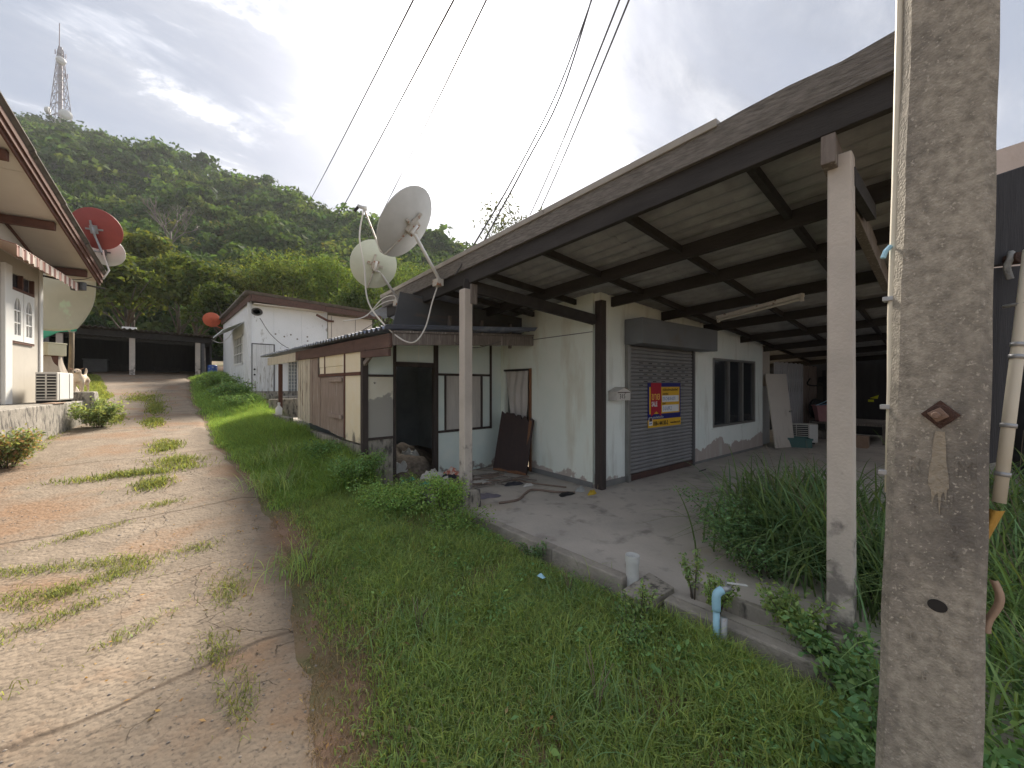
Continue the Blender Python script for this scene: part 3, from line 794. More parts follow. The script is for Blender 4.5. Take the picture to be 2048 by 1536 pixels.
RAF = [3.20, 4.50, 5.60, 7.10, 8.75, 10.6, 12.5, 14.6, 16.8]
YN, YF = -0.08, 6.95
for i, x in enumerate(RAF):
    yf = YF if x < 5.2 else (3.78 - (x - 5.23) * 0.07 if x < 12 else 6.5)
    m = MB()
    h = 0.16 if i else 0.21
    a, b = Vector((x, YN, zrb(x, YN) + h / 2)), Vector((x, yf, zrb(x, yf) + h / 2))
    n = 9
    for k_ in range(1):
        m.beam(a, b, 0.065, h)
    m.build('rafter', 'timber_dark', house, bevel=0.006)
PUR = [0.02, 1.0, 2.05, 3.15, 4.2, 5.25, 6.35]
for y in PUR:
    x1 = 17.4 if y < 3.3 else 5.35
    for (xa, xb) in zip(RAF[:-1], RAF[1:]):
        if xa > x1: break
        xb2 = min(xb, x1)
        MB().beam((xa + 0.034, y, zrb(xa, y) + 0.115), (xb2 - 0.034, y, zrb(xb2, y) + 0.115), 0.05, 0.085).build('purlin', 'timber_dark', house)
# corrugated fibre cement sheets, one object each
SW, SLEN, NW = 0.885, 1.30, 4


def sheet_mesh(wd, ln, nw, amp, name, mat, dz=0.0):
    m = MB()
    m.grid(lambda a, b: (a * wd, b * ln, amp * math.cos(a * nw * 2 * math.pi) + dz * b), nw * 8, 1, thick=(0, 0, 0.007))
    me = m.mesh(name, smooth=False)
    me.materials.append(MATS[mat])
    return me


sme = sheet_mesh(SW + 0.02, SLEN + 0.10, NW, 0.021, 'roof_sheet', 'fibre_sheet')
ax, ay = math.atan(-0.055), math.atan(0.058)
x = 3.172
ci = 0
while x < 17.2:
    y = YN - 0.02
    rj = 0
    while y < (YF - 0.1 if (x < 5.2 or x > 11.9) else 4.2):
        lap = 0.006 * (rj % 2) + 0.005 * (ci % 2)
        inst('roof_sheet', sme, house, (x, y, zrb(x, y) + 0.20 + lap), rot=(ax, ay, 0))
        y += SLEN; rj += 1
    x += SW; ci += 1
# weathered fascia board and the flashing strip along the rake
m = MB()
ny = 26
for k_ in range(ny):
    y0, y1 = YN - 0.05 + (YF + 0.15 - YN) * k_ / ny, YN - 0.05 + (YF + 0.15 - YN) * (k_ + 1) / ny
    f0, f1 = zrb(3.1, y0) + 0.185, zrb(3.1, y1) + 0.185
    j0, j1 = 0.012 * math.sin(k_ * 2.3), 0.012 * math.sin((k_ + 1) * 2.3)
    t0, t1 = 0.195 + j0, 0.195 + j1
    m.hexa([(3.125, y0, f0), (3.165, y0, f0), (3.165, y1, f1), (3.125, y1, f1), (3.10, y0, f0 + t0), (3.165, y0, f0 + t0), (3.165, y1, f1 + t1), (3.10, y1, f1 + t1)])
m.build('fascia_board', 'timber_fascia', house)
m = MB()
for (y0, y1) in ((1.14, 2.9), (2.905, 4.9), (4.905, 7.05)):
    a, b = zrb(3.1, y0) + 0.385, zrb(3.1, y1) + 0.385
    m.hexa([(3.085, y0, a - 0.03), (3.33, y0, a - 0.005), (3.33, y1, b - 0.005), (3.085, y1, b - 0.03), (3.08, y0, a + 0.03), (3.33, y0, a + 0.055), (3.33, y1, b + 0.055), (3.08, y1, b + 0.03)])
m.build('edge_flashing', 'flashing', house, bevel=0.006)
# cross beams on the two columns
MB().beam((3.12, 4.43, 2.965), (5.16, 3.74, 2.62), 0.07, 0.16).build('cross_beam', 'timber_dark', house, bevel=0.005)
MB().beam((3.17, 0.50, 3.10), (7.2, 0.52, 2.93), 0.075, 0.19).build('cross_beam', 'timber_grey', house, bevel=0.006)
MB().beam((3.36, 0.42, 2.95), (4.5, 0.42, 3.05), 0.06, 0.12).build('brace', 'timber_dark', house)
m = MB(); m.frame(hp(0, 0, 0), HU, HV, UZ, -0.155, -0.30, 2.50, -0.135, 0.02, 2.58)
# charcoal infill board above the lean-to, with battens
m = MB()
m.hexa([(2.62, 5.62, 2.30), (5.36, 5.62, 2.42), (5.36, 5.64, 2.42), (2.62, 5.64, 2.30), (2.78, 5.62, 3.02), (5.36, 5.62, 2.90), (5.36, 5.64, 2.90), (2.78, 5.64, 3.02)])
m.build('infill_board', 'board_charcoal', house)
for x in (3.62, 4.30, 4.98):
    MB().box(x, 5.555, 2.28, x + 0.05, 5.60, 2.74).build('batten', 'timber_grey', house)
# added near-black walls that keep the far end of the canopy in shade
MB().box(9.5, -1.0, -0.4, 17.6, -0.92, 2.6).build('added_shade_wall', 'dark_wall', house)
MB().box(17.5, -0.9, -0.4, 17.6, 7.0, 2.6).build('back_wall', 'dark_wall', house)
# planked partition beyond the mint wall
px0, py0 = hp(6.75, 0, 0).x, hp(6.75, 0, 0).y + 0.02
MB().box(px0 + 0.03, py0 + 0.10, 1.55, px0 + 1.1, py0 + 0.14, 2.62).build('panel', 'beige_board', house)
MB().box(px0 + 0.03, py0 + 0.10, SLAB, px0 + 1.1, py0 + 0.14, 1.545).build('panel', 'white_board', house)
pm = [MB().box(0, 0, 0, wd - 0.008, 0.025, 2.30).mesh('plank') for wd in (0.17, 0.14, 0.2)]
for q in pm: q.materials.append(MATS['plank_bluegrey'])
pm2 = MB().box(0, 0, 0, 0.19, 0.025, 2.25).mesh('plank'); pm2.materials.append(MATS['plank_brown'])
x, k_ = px0 + 1.11, 0
while x < px0 + 4.4:
    wd = (0.17, 0.14, 0.2)[k_ % 3]
    y = py0 + 0.10 - (x - px0) * 0.11
    inst('plank', pm[k_ % 3] if x < px0 + 3.2 else pm2, house, (x, y, SLAB + 0.002 + 0.02 * (k_ % 2)))
    x += wd; k_ += 1

# fluorescent batten under the rafters
d0, d1 = Vector((7.30, 2.68, 2.765)), Vector((6.86, 1.36, 2.875))
fl = thing('lamp_batten', 'long unlit fluorescent tube fitting fixed beneath the dark rafters', 'lamp', d0)
MB().beam(d0, d1, 0.075, 0.055).build('housing', 'mail_white', fl, bevel=0.006)
dd = (d1 - d0).normalized()
MB().tube([d0 + dd * 0.05 - UZ * 0.055, d1 - dd * 0.05 - UZ * 0.055], 0.016, 8).build('tube', 'tube_glass', fl)
for p in (d0 + dd * 0.02, d1 - dd * 0.02):
    MB().beam(p - UZ * 0.055 - dd * 0.02, p - UZ * 0.055 + dd * 0.02, 0.035, 0.06).build('lamp_holder', 'mail_white', fl)

# letter box on the wall
o = hp(0.24, -0.005, 0)
mbx = thing('letter_box', 'small white house-shaped letter box on the mint wall beside shutter', 'letter box', hp(0.47, -0.10, 1.33))
m = MB(); m.prism([(0, 0), (0.36, 0), (0.36, 0.15), (0.18, 0.215), (0, 0.15)], hp(0.27, -0.002, 1.33), HU, UZ, HV * -0.17)
m.build('box', 'mail_white', mbx, bevel=0.004)
m = MB()
m.add([hp(0.25, -0.003, 1.478), hp(0.45, -0.003, 1.552), hp(0.45, -0.20, 1.552), hp(0.25, -0.20, 1.478)], [(0, 1, 2, 3)])
m.add([hp(0.45, -0.003, 1.552), hp(0.65, -0.003, 1.478), hp(0.65, -0.20, 1.478), hp(0.45, -0.20, 1.552)], [(0, 1, 2, 3)])
m.build('lid', 'mail_white', mbx)
MB().frame(hp(0, 0, 0), HU, HV, UZ, 0.29, -0.176, 1.455, 0.61, -0.172, 1.468).build('slot', 'rust', mbx)


def text_obj(name, body, size, origin, ux, uy, mat, parent, depth=0.0015, bold=0.0, squeeze=1.0, shear=0.0):
    cu = bpy.data.curves.new(name, 'FONT')
    cu.body = body; cu.size = size; cu.extrude = depth; cu.offset = bold; cu.resolution_u = 3; cu.shear = shear
    t = bpy.data.objects.new(name, cu)
    COL.objects.link(t)
    dg = bpy.context.evaluated_depsgraph_get()
    me = bpy.data.meshes.new_from_object(t.evaluated_get(dg))
    bpy.data.objects.remove(t)
    ux, uy = Vector(ux), Vector(uy)
    uz = ux.cross(uy)
    base = ORG[parent.name]
    M = Matrix((ux * squeeze, uy, uz)).transposed().to_4x4()
    M.translation = Vector(origin) - base
    me.transform(M)
    me.materials.clear(); me.materials.append(MATS[mat])
    ob = bpy.data.objects.new(name, me)
    COL.objects.link(ob)
    ob.parent = parent
    ORG[ob.name] = base
    return ob


text_obj('number', '315', 0.105, hp(0.335, -0.1735, 1.365), HU, UZ, 'ink_black', mbx)

# sale poster on the shutter
pu0, pu1, pz0, pz1 = 1.36, 2.50, 0.80, 1.62
PW, PH = pu1 - pu0, pz1 - pz0
sg = thing('sale_poster', 'blue and yellow sale poster with red ribbon taped on the roller shutter', 'poster', hp(pu0, -0.03, pz0))


def srect(name, x0, y0, x1, y1, mat, lift):
    return MB().frame(hp(pu0, 0, pz0), HU, HV, UZ, x0 * PW, -0.028 - lift, y0 * PH, x1 * PW, -0.026 - lift + 0.0008, y1 * PH).build(name, mat, sg)


srect('sheet', 0, 0.0, 1, 1, 'sign_navy', 0)
srect('yellow_field', 0.04, 0.30, 0.96, 0.91, 'sign_yellow', 0.003)
srect('bottom_strip', 0, 0.0, 1, 0.18, 'sign_yellow', 0.003)
srect('white_field', 0.41, 0.56, 0.93, 0.71, 'sign_white', 0.006)
srect('white_field', 0.41, 0.33, 0.93, 0.49, 'sign_white', 0.006)
m = MB(); m.prism([(0.08, 0.24), (0.235, 0.36), (0.38, 0.24), (0.38, 1.0), (0.08, 1.0)], hp(pu0, -0.034, pz0), HU * PW, UZ * PH, HV * -0.002); m.build('ribbon', 'sign_red', sg)
srect('logo_panel', 0.025, 0.05, 0.125, 0.23, 'sign_white', 0.006)
srect('logo_mark', 0.035, 0.14, 0.115, 0.22, 'shutter_rust', 0.0075)


def stext(name, body, x, y, hgt, mat, lift=0.009, bold=0.0, squeeze=1.0, shear=0.0):
    return text_obj(name, body, hgt * PH, hp(pu0 + x * PW, -0.0262 - lift, pz0 + y * PH), HU, UZ, mat, sg, depth=0.0006, bold=bold, squeeze=squeeze, shear=shear)


stext('lettering', '\u0e02\u0e32\u0e22', 0.09, 0.62, 0.24, 'sign_gold', 0.0115, 0.002, 0.95)
stext('lettering', 'SALE', 0.095, 0.475, 0.15, 'sign_white', 0.0115, 0.003, 0.72)
stext('lettering', '\u0e1a\u0e23\u0e34\u0e29\u0e31\u0e17\u0e1a\u0e23\u0e34\u0e2b\u0e32\u0e23\u0e2a\u0e34\u0e19\u0e17\u0e23\u0e31\u0e1e\u0e22\u0e4c', 0.42, 0.82, 0.075, 'ink_black', squeeze=1.05)
stext('lettering', '\u0e23\u0e2b\u0e31\u0e2a\u0e17\u0e23\u0e31\u0e1e\u0e22\u0e4c', 0.42, 0.725, 0.06, 'ink_black')
stext('handwriting', 'DE-CHB-SH-0271', 0.42, 0.595, 0.115, 'ink_blue', 0.008, 0, 0.66, 0.15)
stext('lettering', '\u0e40\u0e19\u0e37\u0e49\u0e2d\u0e17\u0e35\u0e48', 0.42, 0.505, 0.06, 'ink_black')
stext('handwriting', '0-0-89.2', 0.43, 0.365, 0.135, 'ink_blue', 0.008, 0, 0.82, 0.15)
stext('lettering', '\u0e2a\u0e19\u0e43\u0e08\u0e15\u0e34\u0e14\u0e15\u0e48\u0e2d', 0.14, 0.205, 0.06, 'sign_white', 0.008, squeeze=1.6)
stext('lettering', '038-144130-2', 0.15, 0.04, 0.135, 'ink_black', 0.008, 0.0025, 0.80)
stext('lettering', 'www.bam.co.th', 0.66, 0.055, 0.075, 'ink_black', 0.008, 0.001, 0.9)
stext('lettering', 'BAM', 0.035, 0.075, 0.06, 'ink_blue', 0.0085, 0.001, 0.85)

# the torn-off brown door leaning in the doorway, and the curtain behind it
bd = thing('broken_door', 'dark brown broken door leaf with splintered top leaning in doorway', 'door', hp(-0.35, 2.15, SLAB))
a0, a1 = Vector((5.02, 5.16, SLAB)), Vector((4.83, 5.88, SLAB + 0.02))
du = (a1 - a0).normalized(); 
lean = Vector((0.22, 0.02, 1)).normalized()
nrm = du.cross(lean).normalized()
top = [(0.0, 1.03), (0.05, 1.06), (0.11, 0.98), (0.16, 1.08), (0.21, 1.09), (0.26, 1.02), (0.30, 1.10), (0.36, 1.11), (0.40, 1.06), (0.46, 1.13), (0.55, 1.12), (0.62, 1.14), (0.66, 1.10), (0.74, 1.15)]
MB().prism([(0, 0.0)] + [(0.745, 0)] + [(x, y) for x, y in reversed(top)], a0, du, lean, nrm * 0.035).build('leaf', 'door_brown', bd)
sgn = -1 if nrm.x > 0 else 1
MB().prism([(0.03, 0.75), (0.07, 0.55), (0.085, 0.9), (0.09, 1.03), (0.03, 1.0)], a0 + nrm * (0.0355 if sgn > 0 else -0.0035), du, lean, nrm * 0.003).build('splinter', 'wood_raw', bd)
MB().prism([(0.0, 0.0), (0.745, 0.0), (0.745, 0.03), (0.6, 0.055), (0.4, 0.035), (0.2, 0.06), (0.0, 0.04)], a0 + nrm * (0.0355 if sgn > 0 else -0.0035), du, lean, nrm * 0.003).build('splinter', 'wood_raw', bd)
MB().lathe([(0.0, 0), (0.02, 0.004), (0.024, 0.02), (0.012, 0.03), (0, 0.032)], a0 + du * 0.70 + lean * 0.78 + nrm * (0.034 if sgn > 0 else 0.001), nrm * sgn, 10).build('knob', 'rust', bd, smooth=True)


def curtain(a, b):
    u_, z = a, b
    x0 = 2.42 - 0.30 * max(0, z - 0.35) * 0.55
    x1 = 1.92 - 0.05 * z + 0.12 * z * z
    v = x0 * (1 - u_) + x1 * u_ if False else (2.45 - 0.32 * max(0.0, z - 0.4)) * (1 - u_) + (1.72 + 0.10 * z) * u_
    return hp(0.03 + 0.015 * math.sin(u_ * 19 + z * 3) + 0.02 * math.sin(z * 5 + u_ * 4), v, 1.86 - z * 0.95 + 0.03 * math.sin(u_ * 3.1))


MB().grid(curtain, 28, 18).build('curtain', 'cloth_grey', smooth=True, label='torn dingy grey curtain hanging in the broken doorway', cat='curtain')

# ------------------------------------------------------------------ lean-to room: mint front, yellow planked side, blue roof
lt = thing('lean_to_room', 'derelict lean-to room with yellowed plank side and blue corrugated roof', 'outbuilding', (2.48, 6.3, 0))
FY = 6.30


def fbox(x0, x1, z0, z1, mat, name='wall_panel', y0=FY, y1=FY + 0.06, bevel=0):
    return MB().box(x0, y0, z0, x1, y1, z1).build(name, mat, lt, bevel=bevel)


def zl(x): return 2.30 + (x - 2.45) * 0.085           # underside of the lean-to roof beam at the front


fbox(2.55, 2.985, 1.76, zl(2.7), 'wall_aqua')
fbox(2.55, 2.985, 0.72, 1.72, 'wall_cream')
fbox(2.50, 2.985, -0.35, 0.68, 'concrete_old', 'foundation')
fbox(3.03, 3.77, 1.985, zl(3.3), 'wall_aqua')
fbox(3.86, 5.13, 1.80, zl(4.3), 'wall_aqua')
fbox(3.86, 4.00, 0.735, 1.755, 'wall_aqua')
fbox(4.03, 4.455, 0.735, 1.755, 'plywood', 'plywood_panel', FY + 0.002)
fbox(4.46, 4.86, 0.735, 1.755, 'plywood', 'plywood_panel', FY + 0.006)
fbox(4.89, 5.09, 0.735, 1.755, 'wall_aqua')
fbox(3.86, 5.36, -0.1, 0.69, 'wall_aqua')
fbox(5.13, 5.40, -0.1, 2.5, 'wall_aqua', y0=FY + 0.004)
for (x0, x1, z0, z1) in ((2.45, 2.545, -0.3, 2.32), (2.985, 3.03, 0.0, 2.34), (3.77, 3.855, -0.08, 2.38), (5.09, 5.125, 0.69, 2.45), (4.003, 4.028, 0.735, 1.755), (4.862, 4.888, 0.735, 1.755)):
    fbox(x0, x1, z0, z1, 'timber_post', 'stud', FY - 0.035, FY + 0.055, 0.004)
for (x0, x1, z0, z1) in ((2.547, 2.983, 1.722, 1.758), (2.547, 2.983, 0.682, 0.718), (3.032, 3.768, 1.90, 1.983), (3.857, 5.088, 1.757, 1.798), (3.857, 5.088, 0.692, 0.733)):
    fbox(x0, x1, z0, z1, 'timber_post', 'rail', FY - 0.028, FY + 0.05, 0.004)
fbox(3.46, 3.475, 2.0, 2.35, 'wall_mint', 'joint_strip', FY - 0.004, FY - 0.001)
fbox(4.30, 4.315, 1.81, 2.40, 'wall_mint', 'joint_strip', FY - 0.004, FY - 0.001)
# room behind the door
MB().box(2.55, 9.6, -0.3, 5.3, 9.7, 2.3).build('inner_wall', 'interior', lt)
MB().box(5.25, 6.4, -0.3, 5.3, 9.6, 2.4).build('inner_wall', 'interior', lt)
MB().box(2.50, 6.36, -0.35, 5.25, 9.6, -0.06).build('floor_slab', 'debris', lt)
m = MB()
for (x0, x1, z0, z1) in ((3.42, 3.47, 0.85, 1.75), (3.75, 3.80, 0.85, 1.75), (3.42, 3.80, 1.70, 1.75), (3.42, 3.80, 0.85, 0.90)):
    m.box(x0, 9.54, z0, x1, 9.598, z1)
m.build('inner_window', 'timber_dark', lt)
# yellow side wall (x = 2.45, receding): planks, shutter, panels
XS = 2.45


def side(y0, y1, z0, z1, mat, name, dx=0.0, t=0.04, bevel=0):
    return MB().box(XS + dx, y0, z0, XS + dx + t, y1, z1).build(name, mat, lt, bevel=bevel)


def zb(y): return 0.62 + (y - 6.3) * 0.045        # bottom of the boards


side(6.36, 7.03, 1.80, 2.14, 'panel_yellow', 'wall_panel')
side(6.36, 7.03, zb(6.6), 1.74, 'panel_yellow', 'wall_panel')
side(7.08, 8.13, 1.93, 2.16, 'panel_yellow', 'wall_panel')
side(8.17, 8.50, 1.93, 2.16, 'panel_yellow', 'wall_panel')
side(6.345, 8.50, 1.742, 1.798, 'timber_brown', 'rail', -0.015)
side(7.08, 8.50, 1.80, 1.925, 'panel_yellow', 'wall_panel', 0.006)
side(7.035, 7.075, zb(7), 2.16, 'timber_brown', 'stud', -0.015)
side(8.135, 8.165, 1.80, 2.16, 'timber_brown', 'stud', -0.012)
random.seed(3)
y = 7.085
k_ = 0
while y < 10.1:
    wd = 0.165 + 0.03 * random.random()
    is_win = 7.08 <= y < 7.75
    top = 1.735 if y < 8.5 else 2.17
    mat = 'plank_brown' if y < 9.05 else 'plank_pale'
    dx = 0.004 + 0.010 * random.random() - (0.03 if is_win else 0)
    side(y, min(y + wd - 0.006, 10.16), zb(y) + 0.02 * random.random(), top, mat, 'plank', dx, 0.022)
    if mat == 'plank_pale':
        side(y + wd - 0.03, y + wd + 0.02, zb(y), top - 0.005, mat, 'cover_strip', dx - 0.014, 0.013)
    y += wd; k_ += 1
for z in (0.98, 1.64):
    side(7.10, 7.76, z, z + 0.075, 'plank_brown', 'shutter_batten', -0.052, 0.024, 0.004)
side(6.33, 10.16, -0.1, 0.60, 'concrete_old', 'foundation', 0.01, 0.10)
# brown rake beams and the little brace at the corner
MB().beam((2.44, 5.22, 2.215), (2.44, 10.2, 2.25), 0.05, 0.20).build('rake_beam', 'timber_red', lt, bevel=0.005)
MB().beam((2.44, 10.22, 2.235), (2.44, 13.3, 2.25), 0.05, 0.21).build('rake_beam', 'plank_pale', lt, bevel=0.005)
MB().beam((2.44, 5.26, 2.05), (2.44, 6.28, 2.07), 0.045, 0.11).build('lower_beam', 'timber_red', lt, bevel=0.005)
MB().beam((2.46, 6.20, 1.92), (2.46, 5.80, 2.12), 0.04, 0.07).build('brace', 'timber_grey', lt)
MB().beam((2.46, 5.22, 2.23), (5.36, 5.30, 2.42), 0.05, 0.17).build('front_beam', 'timber_grey', lt, bevel=0.005)
MB().beam((2.46, 5.20, 2.335), (5.36, 5.28, 2.525), 0.04, 0.03).build('edge_strip', 'timber_grey', lt)
MB().beam((2.50, 12.10, 0.75), (2.50, 12.10, 2.14), 0.09, 0.09, up=(1, 0, 0)).build('porch_post', 'timber_brown', lt, bevel=0.006)
# blue corrugated roof: waves run along x, so the scalloped ends show on the yellow side
for i, y0 in enumerate(np.arange(5.16, 13.3, 0.80)):
    mat = 'roof_blue' if i < 1 else 'roof_bluegrey'
    m = MB()
    m.grid(lambda a, b, y0=y0: (2.34 + a * 3.02, y0 + b * 0.82, 2.385 + a * 0.25 + 0.028 * math.cos(b * 5 * 2 * math.pi) + (0.03 if y0 > 10 else 0) * 0 + (y0 - 5.1) * 0.006), 2, 40, thick=(0, 0, 0.005))
    m.build('roof_sheet', mat, lt)
# porch: low broken walls and plinth behind the yellow side
m = MB(); m.box(2.47, 13.30, 0.2, 5.2, 13.45, 1.15)
m.build('porch_wall', 'concrete_old', lt, bevel=0.01)
MB().box(2.30, 10.4, 0.1, 2.42, 13.4, 0.80).build('porch_step', 'concrete_old', lt, bevel=0.01)
MB().box(2.42, 10.25, 0.1, 5.0, 13.29, 0.62).build('porch_floor', 'concrete_old', lt)

# ------------------------------------------------------------------ satellite dishes


def dish(name, label, c, facing, upref, r, mat, foot, tilt_sx=1.0, lnb_len=0.62, depth=0.11, arm_mat='mount_rust', elbow=None, group=None, foot_bracket=True, n=36):
    c, f = Vector(c), Vector(facing).normalized()
    upv = Vector(upref); upv = (upv - f * upv.dot(f)).normalized()
    t = thing(name, label, 'satellite dish', foot, group)
    m = MB()
    prof = [(0.0001, -depth)] + [(r * k / 8, -depth + depth * (k / 8) ** 2) for k in range(1, 9)] + [(r * 1.012, 0.004), (r * 1.012, -0.008), (r * 0.985, -0.012)] + \
        [(r * k / 8, -depth - 0.006 + depth * (k / 8) ** 2) for k in range(7, 0, -1)] + [(0.0001, -depth - 0.006)]
    m.lathe(prof, c, f, n, ref=upv, sx=1.0, sy=tilt_sx)
    m.build('reflector', mat, t, smooth=True)
    b = c - f * (depth + 0.02)
    sd = f.cross(upv)
    m = MB()
    m.frame(b, sd, upv, f, -0.06 * r / .45, -0.09 * r / .45, -0.05, 0.06 * r / .45, 0.09 * r / .45, 0.012)
    m.frame(b, sd, upv, f, -0.15 * r / .45, -0.02, -0.012, 0.15 * r / .45, 0.02, 0.014)
    m.frame(b, sd, upv, f, -0.05, 0.06, -0.03, -0.02, 0.19 * r / .45, 0.018)
    m.build('bracket', arm_mat, t, bevel=0.004)
    el = Vector(elbow) if elbow else b - f * 0.07 - upv * 0.10
    m = MB()
    m.tube([b - f * 0.05 + upv * 0.06, b - f * 0.055 - upv * 0.08, el, Vector(foot)], 0.024 * max(0.8, r / .5), 10)
    m.build('mast', 'white_paint' if 'white' in mat or 'cream' in mat else arm_mat, t, smooth=True)
    if foot_bracket:
        m = MB(); fo = Vector(foot)
        m.box(fo.x - 0.075, fo.y - 0.07, fo.z - 0.10, fo.x + 0.03, fo.y + 0.07, fo.z - 0.0)
        m.build('foot_plate', 'mount_rust', t, bevel=0.005)
    low = c - upv * r * 1.03 - f * 0.02
    lnb = c + f * lnb_len - upv * r * 0.30
    m = MB(); m.tube([b - upv * 0.08, low - f * 0.05, low + f * 0.03, lnb], 0.013 * max(0.8, r / .5), 8)
    arm = m.build('feed_arm', arm_mat, t, smooth=True)
    hd = (c - lnb).normalized()
    m = MB(); m.lathe([(0.0, -0.10), (0.026, -0.10), (0.026, -0.01), (0.03, 0), (0.036, 0.035), (0.0, 0.045)], lnb, hd, 12)
    m.build('feed_horn', 'dish_white', arm, smooth=True)
    MB().tube([lnb - hd * 0.09 + upv * 0.02, lnb - hd * 0.09 - upv * 0.10], 0.022, 8).build('clamp', 'black_plastic', arm)
    return lnb


RV, FV = Vector((0.7407, -0.6718, 0)), Vector((0.6718, 0.7407, 0))      # right and forward of the street view


def rf(r, u, f): return RV * r + UZ * u + FV * f


l1 = dish('roof_dish', 'large grey-white satellite dish on bent mast at the canopy fascia', (2.63, 5.16, 3.90), rf(-0.76, 0.55, 0.22), rf(0.45, 0.8, 0.1), 0.53, 'dish_white', (3.06, 4.95, 3.12),
          tilt_sx=0.92, lnb_len=0.70, elbow=(2.72, 5.05, 3.72))
l2 = dish('roof_dish', 'smaller cream satellite dish at the far end of canopy fascia', (2.60, 6.18, 3.53), rf(-0.45, 0.30, 0.80), rf(0.25, 1, 0), 0.375, 'dish_cream', (3.05, 6.22, 3.02),
          tilt_sx=0.95, lnb_len=0.5, elbow=(2.68, 6.12, 3.40))


def bez(pts, n=40):
    """smooth curve through the points"""
    P = [Vector(p) for p in pts]
    P = [P[0] * 2 - P[1]] + P + [P[-1] * 2 - P[-2]]
    out = []
    seg = len(P) - 3
    for i in range(seg):
        a, b, c, d = P[i:i + 4]
        for k in range(n // seg + 1):
            t = k / (n // seg + 1)
            out.append(0.5 * ((2 * b) + (c - a) * t + (2 * a - 5 * b + 4 * c - d) * t * t + (3 * b - a - 3 * c + d) * t ** 3))
    out.append(P[-2])
    return out


def cable(name, pts, r, mat, label, cat='cable', group=None, n=40):
    return MB().tube(bez(pts, n), r, 6).build(name, mat, label=label, cat=cat, group=group, smooth=True)


cable('coax_cable', [l1, (2.17, 5.66, 3.72), (2.22, 5.62, 3.3), (2.25, 5.52, 2.75), (2.45, 5.25, 2.35), (2.66, 5.03, 2.18), (2.82, 4.95, 2.38), (2.95, 4.95, 2.8), (3.07, 4.97, 3.10)], 0.011, 'cable_white',
      'slack white coaxial cable looping from the big roof dish', n=70)
cable('coax_cable', [(3.07, 6.2, 3.04), (2.86, 6.35, 2.98), (2.72, 6.5, 2.85), (2.58, 6.6, 2.72), (2.3, 6.7, 2.64)], 0.009, 'cable_white', 'short white cable knotted below the cream roof dish')
cable('coax_cable', [(2.62, 6.52, 2.74), (2.70, 6.45, 2.86), (2.85, 6.40, 3.05), (3.04, 6.38, 3.12), (3.03, 6.3, 3.0)], 0.008, 'cable_white', 'white cable loop tied beside the cream dish mast')
cable('hanging_wire', [(3.0, 6.2, 2.75), (2.95, 5.9, 2.55), (3.1, 5.5, 2.40), (3.4, 5.25, 2.28), (3.9, 5.22, 2.20), (4.5, 5.25, 2.35)], 0.006, 'cable', 'thin black wire sagging below the lean-to front beam')

# overhead power lines


def line(a, b, sag, r, label, group=None):
    a, b = Vector(a), Vector(b)
    pts = [a.lerp(b, t) - UZ * (sag * 4 * t * (1 - t)) for t in np.linspace(0, 1, 24)]
    return MB().tube(pts, r, 6).build('power_line', 'cable', label=label, cat='power line', group=group, smooth=True)


E3 = 'three thin power lines running high towards the wooded hill'
line((4.63, 7.95, 11.1), (16.3, 66.2, 27.0), 0.25, 0.025, E3, 'power lines to the hill')
line((5.33, 7.32, 11.1), (17.4, 65.2, 19.7), 0.25, 0.026, E3, 'power lines to the hill')
line((5.86, 6.84, 11.1), (23.9, 59.3, 23.6), 0.25, 0.025, E3, 'power lines to the hill')
cable('service_wire', [(4.72, 3.28, 7.51), (4.19, 3.62, 5.79), (3.66, 3.97, 4.48), (3.27, 4.26, 3.63), (3.06, 4.55, 3.10)], 0.0115, 'cable', 'dark service wire dropping to the fascia beside the big dish')
cable('service_wire', [(4.78, 3.36, 7.61), (4.30, 3.66, 5.80), (3.83, 3.95, 4.67), (3.37, 4.10, 3.75), (3.14, 4.16, 3.30)], 0.0115, 'cable', 'dark service wire meeting the fascia right of the big dish')
E4 = 'pair of dark wires passing behind the canopy roof edge'
line((6.28, 3.76, 8.98), (12.0, 12.07, 8.92), 0.15, 0.019, E4, 'wires behind the roof')
line((6.41, 3.64, 8.98), (12.24, 11.85, 8.92), 0.12, 0.019, E4, 'wires behind the roof')

# ------------------------------------------------------------------ white house beyond
wh = thing('white_house', 'white timber house with red-brown fascia and faded plank door', 'house', (2.80, 18.9, 0.9))
WY = 18.9


def wbox(x0, x1, z0, z1, mat, name, y0=WY, y1=WY + 0.08, bevel=0):
    return MB().box(x0, y0, z0, x1, y1, z1).build(name, mat, wh, bevel=bevel)


wbox(2.80, 3.66, 3.24, 4.86, 'white_board', 'wall_panel')
wbox(3.665, 4.72, 2.95, 4.86, 'white_board', 'wall_panel')
wbox(4.725, 5.78, 2.95, 4.86, 'white_board', 'wall_panel')
wbox(3.665, 4.19, 1.30, 2.945, 'white_board', 'wall_panel')
wbox(4.53, 5.78, 1.30, 2.945, 'white_board', 'wall_panel')
wbox(2.86, 5.78, 0.6, 1.295, 'concrete_old', 'foundation', WY - 0.02)
wbox(5.80, 7.82, 1.0, 4.72, 'beige_board', 'wall_panel', WY - 0.10, WY)
wbox(5.92, 5.94, 1.0, 4.70, 'timber_grey', 'joint_strip', WY - 0.11, WY - 0.102)
wbox(7.0, 7.02, 1.0, 4.70, 'timber_grey', 'joint_strip', WY - 0.11, WY - 0.102)
for i in range(5):
    MB().box(2.90 + i * 0.15, WY - 0.03, 1.30, 2.90 + i * 0.15 + 0.145, WY + 0.01, 3.22).build('door_board', 'white_wood', wh)
wbox(2.862, 2.898, 1.30, 3.26, 'steel_grey', 'door_frame', WY - 0.04, WY + 0.02)
